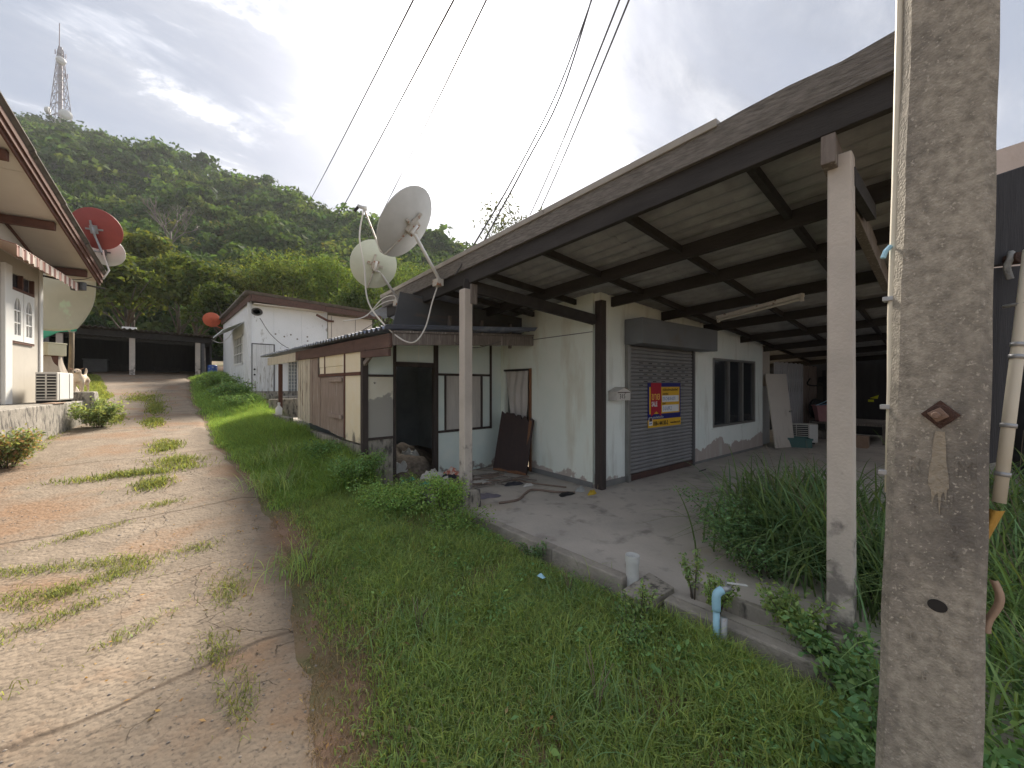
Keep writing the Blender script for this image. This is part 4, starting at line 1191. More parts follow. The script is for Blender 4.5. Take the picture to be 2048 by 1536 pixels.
wbox(3.652, 3.69, 1.30, 3.26, 'steel_grey', 'door_frame', WY - 0.04, WY + 0.02)
wbox(2.90, 3.65, 3.222, 3.262, 'steel_grey', 'door_frame', WY - 0.04, WY + 0.02)
for z in (1.98, 2.2):
    MB().lathe([(0, 0), (0.035, 0), (0.035, 0.03), (0, 0.035)], (2.97, WY - 0.03, z), (0, -1, 0), 10).build('lock', 'black_plastic', wh)
for (x, z) in ((3.72, 3.70), (4.05, 3.62), (4.30, 3.72), (4.55, 3.55), (4.95, 3.68), (4.96, 3.50)):
    MB().lathe([(0, 0), (0.035, 0), (0.03, 0.006), (0, 0.007)], (x, WY - 0.001, z), (0, -1, 0), 9).build('patch', 'timber_grey', wh)
# breeze block screen
m = MB()
for i in range(4): m.box(4.20 + i * 0.11, WY - 0.02, 1.12, 4.215 + i * 0.11, WY + 0.06, 2.72)
for j in range(12): m.box(4.20, WY - 0.018, 1.12 + j * 0.145, 4.55, WY + 0.058, 1.145 + j * 0.145)
m.build('breeze_block_screen', 'white_paint', wh)
wbox(4.19, 4.53, 1.1, 2.74, 'interior', 'screen_backing', WY + 0.065, WY + 0.08)
# corner post, soffit, eaves
MB().box(2.74, WY - 0.05, 0.7, 2.86, WY + 0.06, 4.95).build('corner_post', 'white_wood', wh, bevel=0.006)
MB().box(2.90, WY - 0.45, 4.80, 5.6, WY - 0.01, 4.83).build('soffit', 'beige_board', wh)
MB().beam((2.80, WY - 0.48, 5.02), (5.55, WY - 0.48, 4.93), 0.05, 0.26).build('fascia_board', 'timber_red', wh)
MB().beam((5.56, WY - 0.48, 4.92), (8.1, WY - 0.48, 4.83), 0.05, 0.24).build('fascia_board', 'timber_red', wh)
MB().beam((2.76, WY - 0.48, 5.02), (2.76, 27.6, 5.10), 0.05, 0.26).build('fascia_board', 'timber_red', wh)
m = MB(); m.beam((5.2, WY - 0.46, 4.62), (5.75, WY - 0.20, 4.45), 0.06, 0.08); m.beam((5.75, WY - 0.2, 4.45), (6.0, WY - 0.2, 4.45), 0.06, 0.08)
m.build('gutter', 'timber_brown', wh)
for i in range(6):
    y0 = WY - 0.56 + i * 1.6
    m = MB()
    m.grid(lambda a, b, y0=y0: (2.58 + a * 5.7, y0 + b * 1.64, 5.20 - a * 0.20 + 0.02 + 0.045 * math.cos(b * 8 * 2 * math.pi)), 2, 64, thick=(0, 0, 0.012))
    m.build('roof_sheet', 'roof_tile', wh)
# side wall towards the drive with barred window and awning
for (y0, y1, z0, z1) in ((18.97, 20.6, 1.0, 4.95), (20.6, 23.3, 1.2, 2.47), (20.6, 23.3, 3.80, 4.95), (23.3, 27.4, 1.5, 4.95)):
    MB().box(2.82, y0, z0, 2.90, y1 - 0.003, z1).build('side_wall', 'white_wood', wh)
wf = MB()
for (y0, y1, z0, z1) in ((20.6, 23.3, 2.47, 2.55), (20.6, 23.3, 3.72, 3.80), (20.6, 20.7, 2.47, 3.8), (23.2, 23.3, 2.47, 3.8)):
    wf.box(2.80, y0, z0, 2.88, y1, z1)
wfo = wf.build('window_frame', 'white_paint', wh)
MB().box(2.85, 20.7, 2.55, 2.855, 23.2, 3.72).build('pane', 'glass_house', wfo)
b_ = MB()
for i in range(1, 6): b_.box(2.80, 20.6 + i * 0.45 - 0.025, 2.55, 2.83, 20.6 + i * 0.45 + 0.025, 3.72)
for z in (2.95, 3.35): b_.box(2.79, 20.7, z, 2.815, 23.2, z + 0.04)
b_.build('window_bar', 'white_paint', wfo)
MB().grid(lambda a, b: (2.80 - b * 0.75, 20.3 + a * 3.6, 4.28 - b * 0.42 - (0.05 * abs(math.sin(a * 12 * math.pi)) if b > 0.99 else 0)), 48, 4, thick=(0, 0, 0.02)).build('awning', 'awning_white', wh)
MB().lathe([(0.10, 0), (0.13, 0.02), (0.16, 0.0), (0.13, -0.02), (0.10, 0)], (3.05, WY - 0.03, 4.55), (0, 1, 0), 18, sx=1.3).build('cable_coil', 'cable', wh)
cable('house_wire', [(3.15, WY - 0.06, 4.3), (3.5, WY - 0.4, 3.6), (4.0, WY - 1.2, 3.02), (4.6, WY - 2.4, 3.0), (5.1, WY - 4.2, 3.2), (5.7, WY - 6.5, 3.9)], 0.012, 'cable', 'dark wire sagging across the white house wall')
# rusty lean-to sheet beside the door of the white house
m = MB(); m.grid(lambda a, b: (3.70 + a * 1.9, WY - 0.1 - b * 1.1, 2.96 - b * 0.28 - 0.02 * a + 0.02 * math.cos(a * 60)), 60, 2, thick=(0, 0, 0.006))
m.build('door_canopy', 'timber_red', wh)
MB().box(3.70, WY - 1.15, 0.6, 4.9, WY - 0.03, 1.10).build('door_step', 'concrete_old', wh, bevel=0.01)
dish('eaves_dish', 'small orange satellite dish at the eave of the white house', (2.28, 27.2, 5.15), rf(-0.5, 0.35, 0.75), (0, 0, 1), 0.40, 'dish_orange', (2.74, 27.1, 4.70), arm_mat='dish_orange', lnb_len=0.45, elbow=(2.36, 27.1, 4.85), foot_bracket=False, n=24)
# bottle on the ledge
m = MB(); m.lathe([(0.0, 0), (0.075, 0), (0.08, 0.02), (0.08, 0.17), (0.03, 0.24), (0.028, 0.28), (0.034, 0.285), (0.034, 0.32), (0, 0.32)], (2.36, 11.6, 0.80), n=14)
m.build('bottle', 'white_paint', smooth=True, label='white plastic bottle standing on the low porch ledge', cat='bottle')

# ------------------------------------------------------------------ open shed at the end of the drive
sd_ = thing('open_shed', 'wide open black-walled shed with grey posts at end of drive', 'shed', (-0.8, 27.9, 2.05))
for x in (-3.35, -0.90, 1.72):
    MB().box(x - 0.11, 27.8, 1.7, x + 0.11, 28.02, 4.1).build('post', 'concrete_col', sd_, bevel=0.01)
for x in (1.95, -3.75):
    MB().box(x - 0.08, 27.85, 1.7, x + 0.08, 28.0, 4.1).build('post', 'steel_grey', sd_)
MB().beam((-3.9, 27.75, 4.15), (2.25, 27.75, 4.02), 0.08, 0.30).build('front_beam', 'timber_dark', sd_)
MB().beam((-3.9, 28.1, 3.92), (2.25, 28.1, 3.80), 0.08, 0.16).build('front_beam', 'timber_dark', sd_)
MB().box(-4.2, 33.0, 1.5, 2.4, 33.1, 4.6).build('back_wall', 'dark_wall', sd_)
for x in (-4.15, 2.3):
    MB().box(x - 0.05, 28.0, 1.5, x + 0.05, 33.0, 4.2).build('end_wall', 'dark_wall', sd_)
for i in range(7):
    x0 = -4.3 + i * 0.98
    m = MB(); m.grid(lambda a, b, x0=x0: (x0 + a * 1.0, 27.2 + b * 6.0, 4.40 - 0.021 * (x0 + 4.3 + a) - b * 0.15 + 0.03 * math.cos(a * 5 * 2 * math.pi)), 40, 2, thick=(0, 0, 0.01))
    m.build('roof_sheet', 'roof_tile', sd_)
MB().box(-1.3, 28.3, 4.42, -0.75, 28.9, 4.55).build('roof_light', 'white_paint', sd_)
# dim clutter inside
for i, (x, y, w_, h_, mat) in enumerate(((-2.4, 30.5, 0.9, 0.7, 'steel_grey'), (-1.6, 31.5, 1.4, 0.5, 'timber_dark'), (0.5, 31.0, 1.1, 0.35, 'timber_dark'))):
    m = MB(); m.box(x - w_ / 2, y, 2.2, x + w_ / 2, y + 0.6, 2.2 + h_); m.box(x - w_ / 2 - 0.04, y - 0.04, 2.2 + h_, x + w_ / 2 + 0.04, y + 0.64, 2.2 + h_ + 0.05)
    m.build('storage_box', mat, label=['grey storage box deep in the open shed', 'long dark chest against the shed back wall', 'low dark bench in the right shed bay'][i], cat='box', bevel=0.01)
m = MB(); m.lathe([(0, 0), (0.20, 0), (0.22, 0.1), (0.22, 0.62), (0.2, 0.7), (0, 0.7)], (2.32, 27.3, 1.95), n=14)
m.build('blue_barrel', 'blue_barrel', label='mottled blue barrel beside the right shed post', cat='barrel', smooth=True)
MB().beam((2.05, 27.6, 1.95), (2.0, 27.62, 3.6), 0.06, 0.06, up=(1, 0, 0)).build('timber_prop', 'timber_grey', label='thin grey timber propped beside the blue barrel', cat='timber')
m = MB(); m.box(2.62, 27.75, 1.9, 2.8, 28.4, 2.55)
cable('shed_wire', [(2.3, 27.7, 4.1), (2.5, 25.5, 3.75), (2.6, 23.5, 3.85), (2.7, 21.5, 4.2)], 0.012, 'cable_white', 'pale wire strung from the shed roof to the white house')

# ------------------------------------------------------------------ house on the left
LC = Vector((-1.955, 13.93, 0))
LD = Vector((-0.148, -0.989, 0))      # along the window wall, towards the street
LN = Vector((0.989, -0.148, 0))       # out of the wall, towards the drive


def lp(t, o, z): return LC + LD * t + LN * o + UZ * z


def lbox(m, t0, t1, o0, o1, z0, z1): return m.frame(LC, LD, LN, UZ, t0, o0, z0, t1, o1, z1)


lh = thing('left_house', 'cream house with brown gable boards and white arched windows beside the drive', 'house', LC + UZ * 1.2)
m = MB()
for (t0, t1, z0, z1) in ((0, 0.42, 1.2, 4.35), (0.42, 1.48, 1.2, 2.43), (0.42, 1.48, 3.86, 4.45), (1.48, 6, 1.2, 4.65)):
    lbox(m, t0, t1, -0.12, 0, z0, z1)
m.hexa([lp(0, -0.12, 4.30), lp(6, -0.12, 4.6), lp(6, 0.001, 4.6), lp(0, 0.001, 4.30), lp(0, -0.12, 4.345), lp(6, -0.12, 6.0), lp(6, 0.001, 6.0), lp(0, 0.001, 4.345)])
m.build('gable_wall', 'left_wall', lh)
m = MB(); lbox(m, -0.004, 0.12, -5, -0.121, 1.2, 4.3); m.build('rear_wall', 'left_wall', lh)
m = MB(); lbox(m, -0.02, 0.12, 0.002, 0.03, 1.2, 4.30); m.build('corner_pilaster', 'white_paint', lh, bevel=0.006)
m = MB(); lbox(m, 1.50, 1.78, 0.002, 0.07, 1.2, 3.95); m.build('pilaster', 'white_paint', lh, bevel=0.01)
# transom lights and casements
m = MB()
for (t0, t1, z0, z1) in ((0.42, 1.48, 3.50, 3.56), (0.42, 0.46, 3.56, 3.86), (1.44, 1.48, 3.56, 3.86), (0.93, 0.97, 3.56, 3.86), (0.42, 1.48, 2.43, 2.47), (0.42, 0.45, 2.47, 3.5), (1.45, 1.48, 2.47, 3.5), (0.94, 0.96, 2.47, 3.5)):
    lbox(m, t0, t1, -0.04, 0.03, z0, z1)
wfr = m.build('window_frame', 'timber_brown', lh)
m = MB(); lbox(m, 0.46, 1.44, -0.05, -0.045, 3.56, 3.86); m.build('transom_pane', 'glass_house', wfr)
for (t0, t1) in ((0.455, 0.938), (0.962, 1.445)):
    # white leaf with an arched opening: stiles, rails, spandrels and glazing bars
    m = MB()
    w_ = t1 - t0
    i0, i1 = t0 + 0.11, t1 - 0.11
    zt, za, z0 = 3.36, 3.10, 2.60
    lbox(m, t0, i0, 0.0, 0.04, 2.475, 3.495); lbox(m, i1, t1, 0.0, 0.04, 2.475, 3.495); lbox(m, i0, i1, 0.0, 0.04, 2.475, z0); lbox(m, i0, i1, 0.0, 0.04, zt, 3.495)
    c_, rr_ = (i0 + i1) / 2, (i1 - i0) / 2
    for s_ in (-1, 1):
        for k in range(6):
            a0_, a1_ = math.pi / 2 * k / 6, math.pi / 2 * (k + 1) / 6
            xa, xb = c_ + s_ * rr_ * math.cos(a0_), c_ + s_ * rr_ * math.cos(a1_)
            ya, yb = za + (zt - za) * math.sin(a0_), za + (zt - za) * math.sin(a1_)
            xe = c_ + s_ * rr_
            q = [(xe, ya), (xe, yb), (xb, yb), (xa, ya)]
            m.prism([(p[0], p[1]) for p in q], LC + LN * 0.0, LD, UZ, LN * 0.038)
    lbox(m, c_ - 0.014, c_ + 0.014, 0.008, 0.034, z0, zt)
    for z in (2.85, za): lbox(m, i0, i1, 0.009, 0.033, z - 0.014, z + 0.014)
    lf = m.build('casement', 'white_paint', wfr)
    m = MB(); lbox(m, i0, i1, 0.002, 0.006, z0, zt); m.build('pane', 'glass_house', lf)
# striped awning
m = MB()
m.grid(lambda a, b: lp(-0.08 + a * 3.0, 0.02 + b * 0.55, 4.16 - b * 0.16 + a * 0.05), 30, 2, thick=(0, 0, 0.012))
m.grid(lambda a, b: lp(-0.08 + a * 3.0, 0.57 + 0.012 * math.sin(a * 90), 4.0 + a * 0.05 - b * (0.16 + 0.03 * abs(math.sin(a * 12.75 * math.pi)))), 120, 2)
m.build('awning', 'awning_stripe', lh)


def zsof(t): return 4.33 + 0.285 * t


# soffit boards, beams, rake boards and the roof
for (t0, t1) in ((-0.55, 0.75), (0.76, 1.95), (1.96, 3.2), (3.21, 4.5), (4.51, 6.0)):
    m = MB(); m.hexa([lp(t0, -0.05, zsof(t0)), lp(t1, -0.05, zsof(t1)), lp(t1, 0.80, zsof(t1)), lp(t0, 0.80, zsof(t0)),
                      lp(t0, -0.05, zsof(t0) + 0.02), lp(t1, -0.05, zsof(t1) + 0.02), lp(t1, 0.80, zsof(t1) + 0.02), lp(t0, 0.80, zsof(t0) + 0.02)])
    m.build('soffit_board', 'soffit', lh)
for t in (0.02, 1.85, 3.7):
    m = MB(); m.beam(lp(t, -0.05, zsof(t) - 0.10), lp(t, 0.74, zsof(t) - 0.10), 0.10, 0.16); m.build('purlin_end', 'timber_brown', lh, bevel=0.006)
for (o, dz, w_, h_) in ((0.815, 0.02, 0.03, 0.17), (0.85, 0.075, 0.03, 0.15), (0.875, 0.15, 0.03, 0.10)):
    m = MB(); m.beam(lp(-0.62, o, zsof(-0.62) + dz), lp(6, o, zsof(6) + dz), w_, h_); m.build('rake_board', 'timber_brown', lh, bevel=0.004)
m = MB(); m.beam(lp(-0.3, 0.015, zsof(-0.3) - 0.035), lp(6, 0.015, zsof(6) - 0.035), 0.03, 0.05); m.build('wall_trim', 'timber_brown', lh)
for i in range(5):
    t0 = -0.72 + i * 1.35
    m = MB(); m.grid(lambda a, b, t0=t0: lp(t0 + a * 1.42, 0.94 - b * 4.5, zsof(t0 + a * 1.42) + 0.24 + 0.03 * (1 - a) + 0.025 * math.cos(b * 25 * 2 * math.pi)), 1, 150, thick=(0, 0, 0.02))
    m.build('roof_tile_course', 'roof_tile', lh)
# flood light on a bar below the eave
fl2 = thing('flood_light', 'grey flood light on a bracket below the brown eave beam', 'lamp', lp(-0.2, 0.5, 4.0))
m = MB(); m.tube([lp(0.0, 0.02, 4.09), lp(-0.25, 0.45, 4.05), lp(-0.45, 0.95, 4.0)], 0.02, 8); m.build('bar', 'timber_dark', fl2)
m = MB(); m.frame(lp(-0.28, 0.52, 3.98), RV, FV, UZ, -0.14, -0.05, -0.11, 0.16, 0.05, 0.09); m.build('lamp_body', 'steel_grey', fl2, bevel=0.012)
m = MB()
for i in range(8): m.frame(lp(-0.28, 0.52, 3.98), RV, FV, UZ, -0.12 + i * 0.035, -0.07, -0.09, -0.112 + i * 0.035, -0.05, 0.07)
m.build('cooling_fin', 'steel_grey', fl2)
m = MB(); m.tube([lp(-0.28, 0.52, 3.98) - RV * 0.15, lp(-0.28, 0.52, 3.98) - RV * 0.2 + UZ * 0.03, lp(-0.28, 0.52, 4.06) - RV * 0.2], 0.014, 6); m.build('yoke', 'timber_dark', fl2)
cable('eave_wire', [lp(0.0, 0.02, 4.3), lp(-0.1, 0.3, 4.12), lp(-0.2, 0.6, 4.13), lp(-0.4, 0.84, 4.33)], 0.009, 'cable', 'dark wire looping below the brown eave of the left house')
# two dishes on the eave end
dish('eave_dish', 'round red satellite dish at the brown eave of the left house', (-1.05, 13.66, 5.32), rf(-0.38, 0.42, 0.82), (0, 0, 1), 0.47, 'dish_red', lp(0.15, 0.9, 4.78), lnb_len=0.5, elbow=lp(0.02, 1.0, 4.80), arm_mat='galv', foot_bracket=False)
dish('eave_dish', 'white satellite dish half hidden behind the red one', (-0.93, 14.35, 4.98), rf(-0.38, 0.42, 0.82), (0, 0, 1), 0.36, 'dish_white', lp(-0.5, 0.9, 4.25), lnb_len=0.4, elbow=lp(-0.55, 1.0, 4.5), arm_mat='steel_grey', foot_bracket=False)
# concrete ledge and block
MB().hexa([lp(-0.15, -0.1, 0.2), lp(6.5, -0.1, 0.2), lp(6.5, 0.80, 0.2), lp(-0.15, 0.72, 0.2), lp(-0.15, -0.1, 1.20), lp(6.5, -0.1, 1.18), lp(6.5, 0.76, 1.18), lp(-0.15, 0.68, 1.20)]).build('ledge', 'concrete_old', lh, bevel=0.02)
blk = MB()
blk.hexa([(-1.95, 14.0, 0.4), (-1.02, 13.88, 0.4), (-0.98, 14.62, 0.4), (-1.95, 14.7, 0.4), (-1.95, 14.02, 1.405), (-1.12, 13.95, 1.41), (-1.10, 14.55, 1.41), (-1.95, 14.62, 1.405)])
blk.build('concrete_block', 'concrete_old', label='stained concrete block where the dog stands', cat='block', bevel=0.03)
# air conditioner on the ledge


def aircon(name, label, o, ux, uy, s, mat='ac_white', end=False):
    """outdoor unit: ux along its width, uy out of its front"""
    o, ux, uy = Vector(o), Vector(ux), Vector(uy)
    t = thing(name, label, 'air conditioner', o)
    F = lambda m, *a: m.frame(o, ux, uy, UZ, *[v * s for v in a])
    b = F(MB(), -0.40, -0.14, 0.04, 0.40, 0.14, 0.58).build('casing', mat, t, bevel=0.012)
    F(MB(), 0.20, 0.1405, 0.06, 0.39, 0.148, 0.56).build('side_panel', 'white_paint', b, bevel=0.004)
    if end:      # louvres on the narrow end
        F(MB(), -0.404, -0.125, 0.08, -0.4005, 0.125, 0.54).build('grille_recess', 'black_plastic', b)
        for i in range(8):
            F(MB(), -0.418, -0.13, 0.10 + i * 0.056, -0.4045, 0.13, 0.118 + i * 0.056).build('louvre', mat, b)
        F(MB(), -0.42, -0.01, 0.085, -0.405, 0.01, 0.535).build('louvre_bar', mat, b)
        F(MB(), -0.30, 0.1405, 0.06, 0.15, 0.148, 0.56).build('front_panel', 'white_paint', b, bevel=0.004)
        m = MB()
        for x in (-0.3, 0.3): F(m, x - 0.03, -0.15, 0, x + 0.03, 0.15, 0.038)
        m.build('foot', 'black_plastic', t)
        return t
    F(MB(), -0.39, 0.1402, 0.08, 0.17, 0.144, 0.54).build('grille_recess', 'black_plastic', b)
    for i in range(8):
        F(MB(), -0.38, 0.1445, 0.10 + i * 0.056, 0.16, 0.158, 0.118 + i * 0.056).build('louvre', mat, b)
    F(MB(), -0.12, 0.1445, 0.085, -0.105, 0.16, 0.535).build('louvre_bar', mat, b)
    m = MB()
    for x in (-0.3, 0.3): F(m, x - 0.03, -0.15, 0, x + 0.03, 0.15, 0.038)
    m.build('foot', 'black_plastic', t)
    return t


aircon('aircon_unit', 'cream air conditioner unit on the ledge under arched windows', lp(0.72, 0.42, 1.20), -LD, LN, 1.12, end=True)
m = MB(); m.lathe([(0, 0), (0.06, 0), (0.065, 0.2), (0.05, 0.26), (0, 0.26)], lp(0.08, 0.42, 1.20), n=12)
m.build('plastic_jar', 'basket_pink', label='small pinkish plastic jar on the ledge beside air conditioner', cat='jar', smooth=True)
m = MB(); m.frame(lp(1.5, 0.62, 1.20), LD, LN, UZ, -0.3, -0.10, 0.0, 0.3, 0.10, 0.012); m.build('cardboard_sheet', 'cardboard', label='flat cardboard sheet lying on the ledge edge', cat='cardboard')
# sagging tarp with bamboo prop
tp = thing('tarp_awning', 'sagging pale green-grey tarp hung from the eave behind the corner', 'tarp', (-1.64, 15.2, 3.05))


def tarp(a, b):
    top = Vector((-2.5, 15.6, 4.5)).lerp(Vector((-1.13, 14.45, 4.24)), a)
    bot = Vector((-2.9, 16.1, 3.0)).lerp(Vector((-1.50, 15.0, 3.02)), a)
    p = top.lerp(bot, b)
    return p + RV * (0.05 * math.sin(b * math.pi) * a) + UZ * (-0.05 * math.sin(a * 3.1) * b + 0.02 * math.sin(a * 9 + b * 4)) + FV * 0.1 * math.sin(b * 3.1)


MB().grid(tarp, 24, 18, thick=(0.004, 0.004, 0)).build('canvas', 'tarp', tp, smooth=True)
m = MB(); m.grid(lambda a, b: Vector((-2.5, 16.2, 3.0)).lerp(Vector((-1.52, 15.05, 3.02)), a) - UZ * b * (0.06 + 0.5 * max(0, 0.35 - abs(a - 0.3))), 16, 4, thick=(0.004, 0.004, 0))
m.build('green_hem', 'tarp_green', tp, smooth=True)
MB().tube([(-1.66, 15.28, 0.7), (-1.655, 15.27, 1.6), (-1.63, 15.26, 2.3), (-1.62, 15.25, 3.06)], [0.055, 0.06, 0.05, 0.045], 9).build('bamboo_prop', 'bamboo', tp, smooth=True)
m = MB(); m.lathe([(0.05, -0.04), (0.075, 0), (0.05, 0.04)], (-1.62, 15.25, 2.98), n=10); m.build('rope_tie', 'rope', tp)
# stand draped in plastic sheet with a box on it
st = thing('covered_stand', 'stand draped in dirty pale plastic sheet beside the house corner', 'stand', (-1.95, 14.9, 1.405))


def drape(a, b):
    ang = a * 2 * math.pi
    r = 0.22 + 0.34 * b ** 1.5 + 0.035 * math.sin(ang * 7 + 1) * b + 0.02 * math.sin(ang * 13) * b
    return Vector((-1.97 + math.cos(ang) * r * 0.95, 14.95 + math.sin(ang) * r * 0.8, 2.29 - b * 1.0))


MB().grid(drape, 60, 10).build('plastic_sheet', 'sheet_plastic', st, smooth=True)
MB().box(-2.12, 14.78, 0.9, -1.80, 15.1, 2.30).build('frame', 'timber_brown', st)
bx = thing('cream_box', 'cream metal box with a lid standing on the covered stand', 'box', (-1.95, 14.9, 2.30))
m = MB(); m.frame((-1.97, 14.92, 2.302), RV, FV, UZ, -0.24, -0.2, 0, 0.22, 0.2, 0.28); m.build('case', 'box_cream', bx, bevel=0.012)
m = MB(); m.frame((-1.97, 14.92, 2.302), RV, FV, UZ, -0.25, -0.21, 0.282, 0.23, 0.21, 0.32); m.build('lid', 'box_cream', bx, bevel=0.008)

# ------------------------------------------------------------------ the dog, one skin


def make_dog():
    dg = thing('dog', 'small cream dog with brown ears standing on the concrete block', 'dog', (-1.34, 14.25, 1.41))
    P0 = Vector((-1.36, 14.18, 1.41))
    fw = (Vector((0, 0, 0)) - Vector((P0.x, P0.y, 0))).normalized()
    fw = (fw + RV * -0.30).normalized()
    sdv = Vector((-fw.y, fw.x, 0))          # dog's left
    q = lambda f, s, z: P0 + fw * f + sdv * s + UZ * z
    V_, E_, Rr = [], [], []

    def chain(pts, start=None):
        prev = start
        for (p, r) in pts:
            V_.append(p); Rr.append(r)
            if prev is not None: E_.append((prev, len(V_) - 1))
            prev = len(V_) - 1
        return prev
    spine0 = chain([(q(-0.20, 0, 0.335), (0.085, 0.095))])
    sp1 = chain([(q(-0.08, 0, 0.325), (0.085, 0.085)), (q(0.06, 0, 0.315), (0.095, 0.105)), (q(0.16, 0, 0.335), (0.085, 0.10))], spine0)
    nk = chain([(q(0.21, 0, 0.41), (0.062, 0.07)), (q(0.235, 0, 0.49), (0.080, 0.08)), (q(0.275, 0, 0.505), (0.074, 0.07)), (q(0.345, 0, 0.47), (0.042, 0.038)), (q(0.375, 0, 0.465), (0.028, 0.024))], sp1)
    chain([(q(-0.27, 0, 0.40), (0.03, 0.03)), (q(-0.33, 0.0, 0.46), (0.024, 0.024)), (q(-0.37, 0, 0.53), (0.024, 0.024)), (q(-0.35, 0, 0.59), (0.012, 0.012))], spine0)
    for s in (-1, 1):
        chain([(q(0.15, s * 0.062, 0.24), (0.045, 0.05)), (q(0.135, s * 0.066, 0.15), (0.027, 0.03)), (q(0.15, s * 0.066, 0.08), (0.020, 0.02)), (q(0.15, s * 0.066, 0.022), (0.022, 0.024)), (q(0.185, s * 0.066, 0.016), (0.018, 0.016))], sp1)
        chain([(q(-0.19, s * 0.062, 0.25), (0.055, 0.065)), (q(-0.14, s * 0.066, 0.185), (0.036, 0.042)), (q(-0.235, s * 0.066, 0.115), (0.022, 0.022)), (q(-0.215, s * 0.066, 0.024), (0.02, 0.022)), (q(-0.18, s * 0.066, 0.016), (0.018, 0.016))], spine0)
    me = bpy.data.meshes.new('body')
    base = ORG[dg.name]
    me.from_pydata([v - base for v in V_], E_, [])
    ob = bpy.data.objects.new('body', me); COL.objects.link(ob); ob.parent = dg
    sk = ob.modifiers.new('skin', 'SKIN'); sk.use_smooth_shade = True
    for i, d in enumerate(me.skin_vertices[0].data):
        d.radius = Rr[i]; d.use_root = (i == 0)
    ss = ob.modifiers.new('sub', 'SUBSURF'); ss.levels = 2; ss.render_levels = 2
    me.materials.append(MATS['dog_fur'])
    for s in (-1, 1):
        m = MB(); a, b, c, d = q(0.245, s * 0.045, 0.545), q(0.275, s * 0.085, 0.535), q(0.26, s * 0.135, 0.585), q(0.235, s * 0.07, 0.545)
        m.add([a, b, c, d], [(0, 1, 2), (0, 2, 3), (1, 3, 2), (0, 3, 1)]); m.build('ear', 'dog_ear', dg)
        MB().lathe([(0, 0), (0.011, 0.002), (0.009, 0.008), (0, 0.011)], q(0.325, s * 0.03, 0.515), fw, 8).build('eye', 'dog_nose', dg, smooth=True)
    MB().lathe([(0, -0.01), (0.018, -0.006), (0.02, 0.004), (0.012, 0.014), (0, 0.017)], q(0.395, 0, 0.475), fw, 10).build('nose', 'dog_nose', dg, smooth=True)


make_dog()

# ------------------------------------------------------------------ concrete power pole close by
PB, PT = Vector((1.577, 0.054, -0.30)), Vector((1.689, -0.046, 4.6))
pol = thing('power_pole', 'stained concrete power pole with rusty bolt beside the canopy', 'pole', (PB.x, PB.y, -0.22))
pa = R(-3.0)
pn = Vector((-math.cos(pa), -math.sin(pa), 0))       # front face normal, towards the drive
pr = Vector((-pn.y, pn.x, 0))                        # to the right, seen from the front
if pr.y > 0: pr = -pr


def pole_ring(c, w_, d_, ch):
    h, e = w_ / 2, d_
    prof = [(-h + ch, 0), (h - ch, 0), (h, ch), (h, e - ch), (h - ch, e), (-h + ch, e), (-h, e - ch), (-h, ch)]
    return [c + pr * x - pn * y for x, y in prof]


m = MB()
NR = 40
rings = []
for i in range(NR + 1):
    t = i / NR
    c = PB.lerp(PT, t)
    rings += pole_ring(c + pr * 0.0015 * math.sin(i * 1.7), 0.214 - 0.050 * t, 0.17 - 0.02 * t, 0.020)
m.add(rings, [(i * 8 + k, i * 8 + (k + 1) % 8, (i + 1) * 8 + (k + 1) % 8, (i + 1) * 8 + k) for i in range(NR) for k in range(8)] + [tuple(range(7, -1, -1)), tuple(range(NR * 8, NR * 8 + 8))])
m.build('shaft', 'concrete_pole', pol)


def on_pole(z, x, out=0.0):
    t = (z + 0.30) / 4.9
    return PB.lerp(PT, t) + pr * x * 0.70 + pn * out


def disc_on_pole(name, z, x, r, mat, out=0.0006):
    return MB().lathe([(0, 0), (r, 0), (r, 0.0012), (0, 0.0013)], on_pole(z, x, out), pn, 20, sx=1.15).build(name, mat, pol)


disc_on_pole('hole', 0.985, 0.02, 0.017, 'black_plastic')  # flat black discs, the shade inside the holes given as colour
disc_on_pole('hole', 2.70, 0.005, 0.021, 'black_plastic')
zb_ = 1.515
pw = MB(); pw.prism([(-0.038, 0), (0, -0.040), (0.038, 0), (0, 0.040)], on_pole(zb_, 0.013, 0.0008), pr, UZ, pn * 0.006); pw.build('washer_plate', 'rust', pol, bevel=0.001)
MB().lathe([(0, 0), (0.027, 0), (0.025, 0.004), (0, 0.004)], on_pole(zb_, 0.013, 0.007), pn, 20).build('round_washer', 'rust', pol)
nt_ = MB(); nt_.prism([(-0.022, 0.004), (-0.003, -0.020), (0.020, -0.003), (0.002, 0.021)], on_pole(zb_, 0.010, 0.011), pr, UZ, pn * 0.022)
nut = nt_.build('nut', 'nut_rust', pol, bevel=0.002)
MB().lathe([(0, 0), (0.009, 0), (0.009, 0.018), (0.007, 0.021), (0, 0.021)], on_pole(zb_, 0.004, 0.033), pn, 14).build('bolt_end', 'nut_rust', nut)
# cast-in characters
for (ch, z, x, s) in (('R', 1.345, -0.078, 0.075), ('M', 1.35, 0.050, 0.078), ('U', 1.255, 0.012, 0.06), ('8', 1.225, -0.06, 0.042), ('G', 1.195, 0.0, 0.042), ('0', 1.19, 0.048, 0.042), ('9', 1.12, 0.05, 0.042),
                      ('3', 0.925, -0.085, 0.040), ('9', 0.90, 0.022, 0.036), ('3', 0.895, 0.062, 0.036), ('0', 0.865, -0.055, 0.040), ('7', 0.845, 0.02, 0.036), ('0', 0.81, 0.066, 0.040), ('6', 0.765, -0.018, 0.042), ('2', 0.74, 0.03, 0.040), ('2', 0.795, -0.07, 0.036)):
    text_obj('cast_character', ch, s, on_pole(z, x, 0.0006), pr, (PT - PB).normalized(), 'concrete_pole', pol, depth=0.0022, squeeze=0.72)
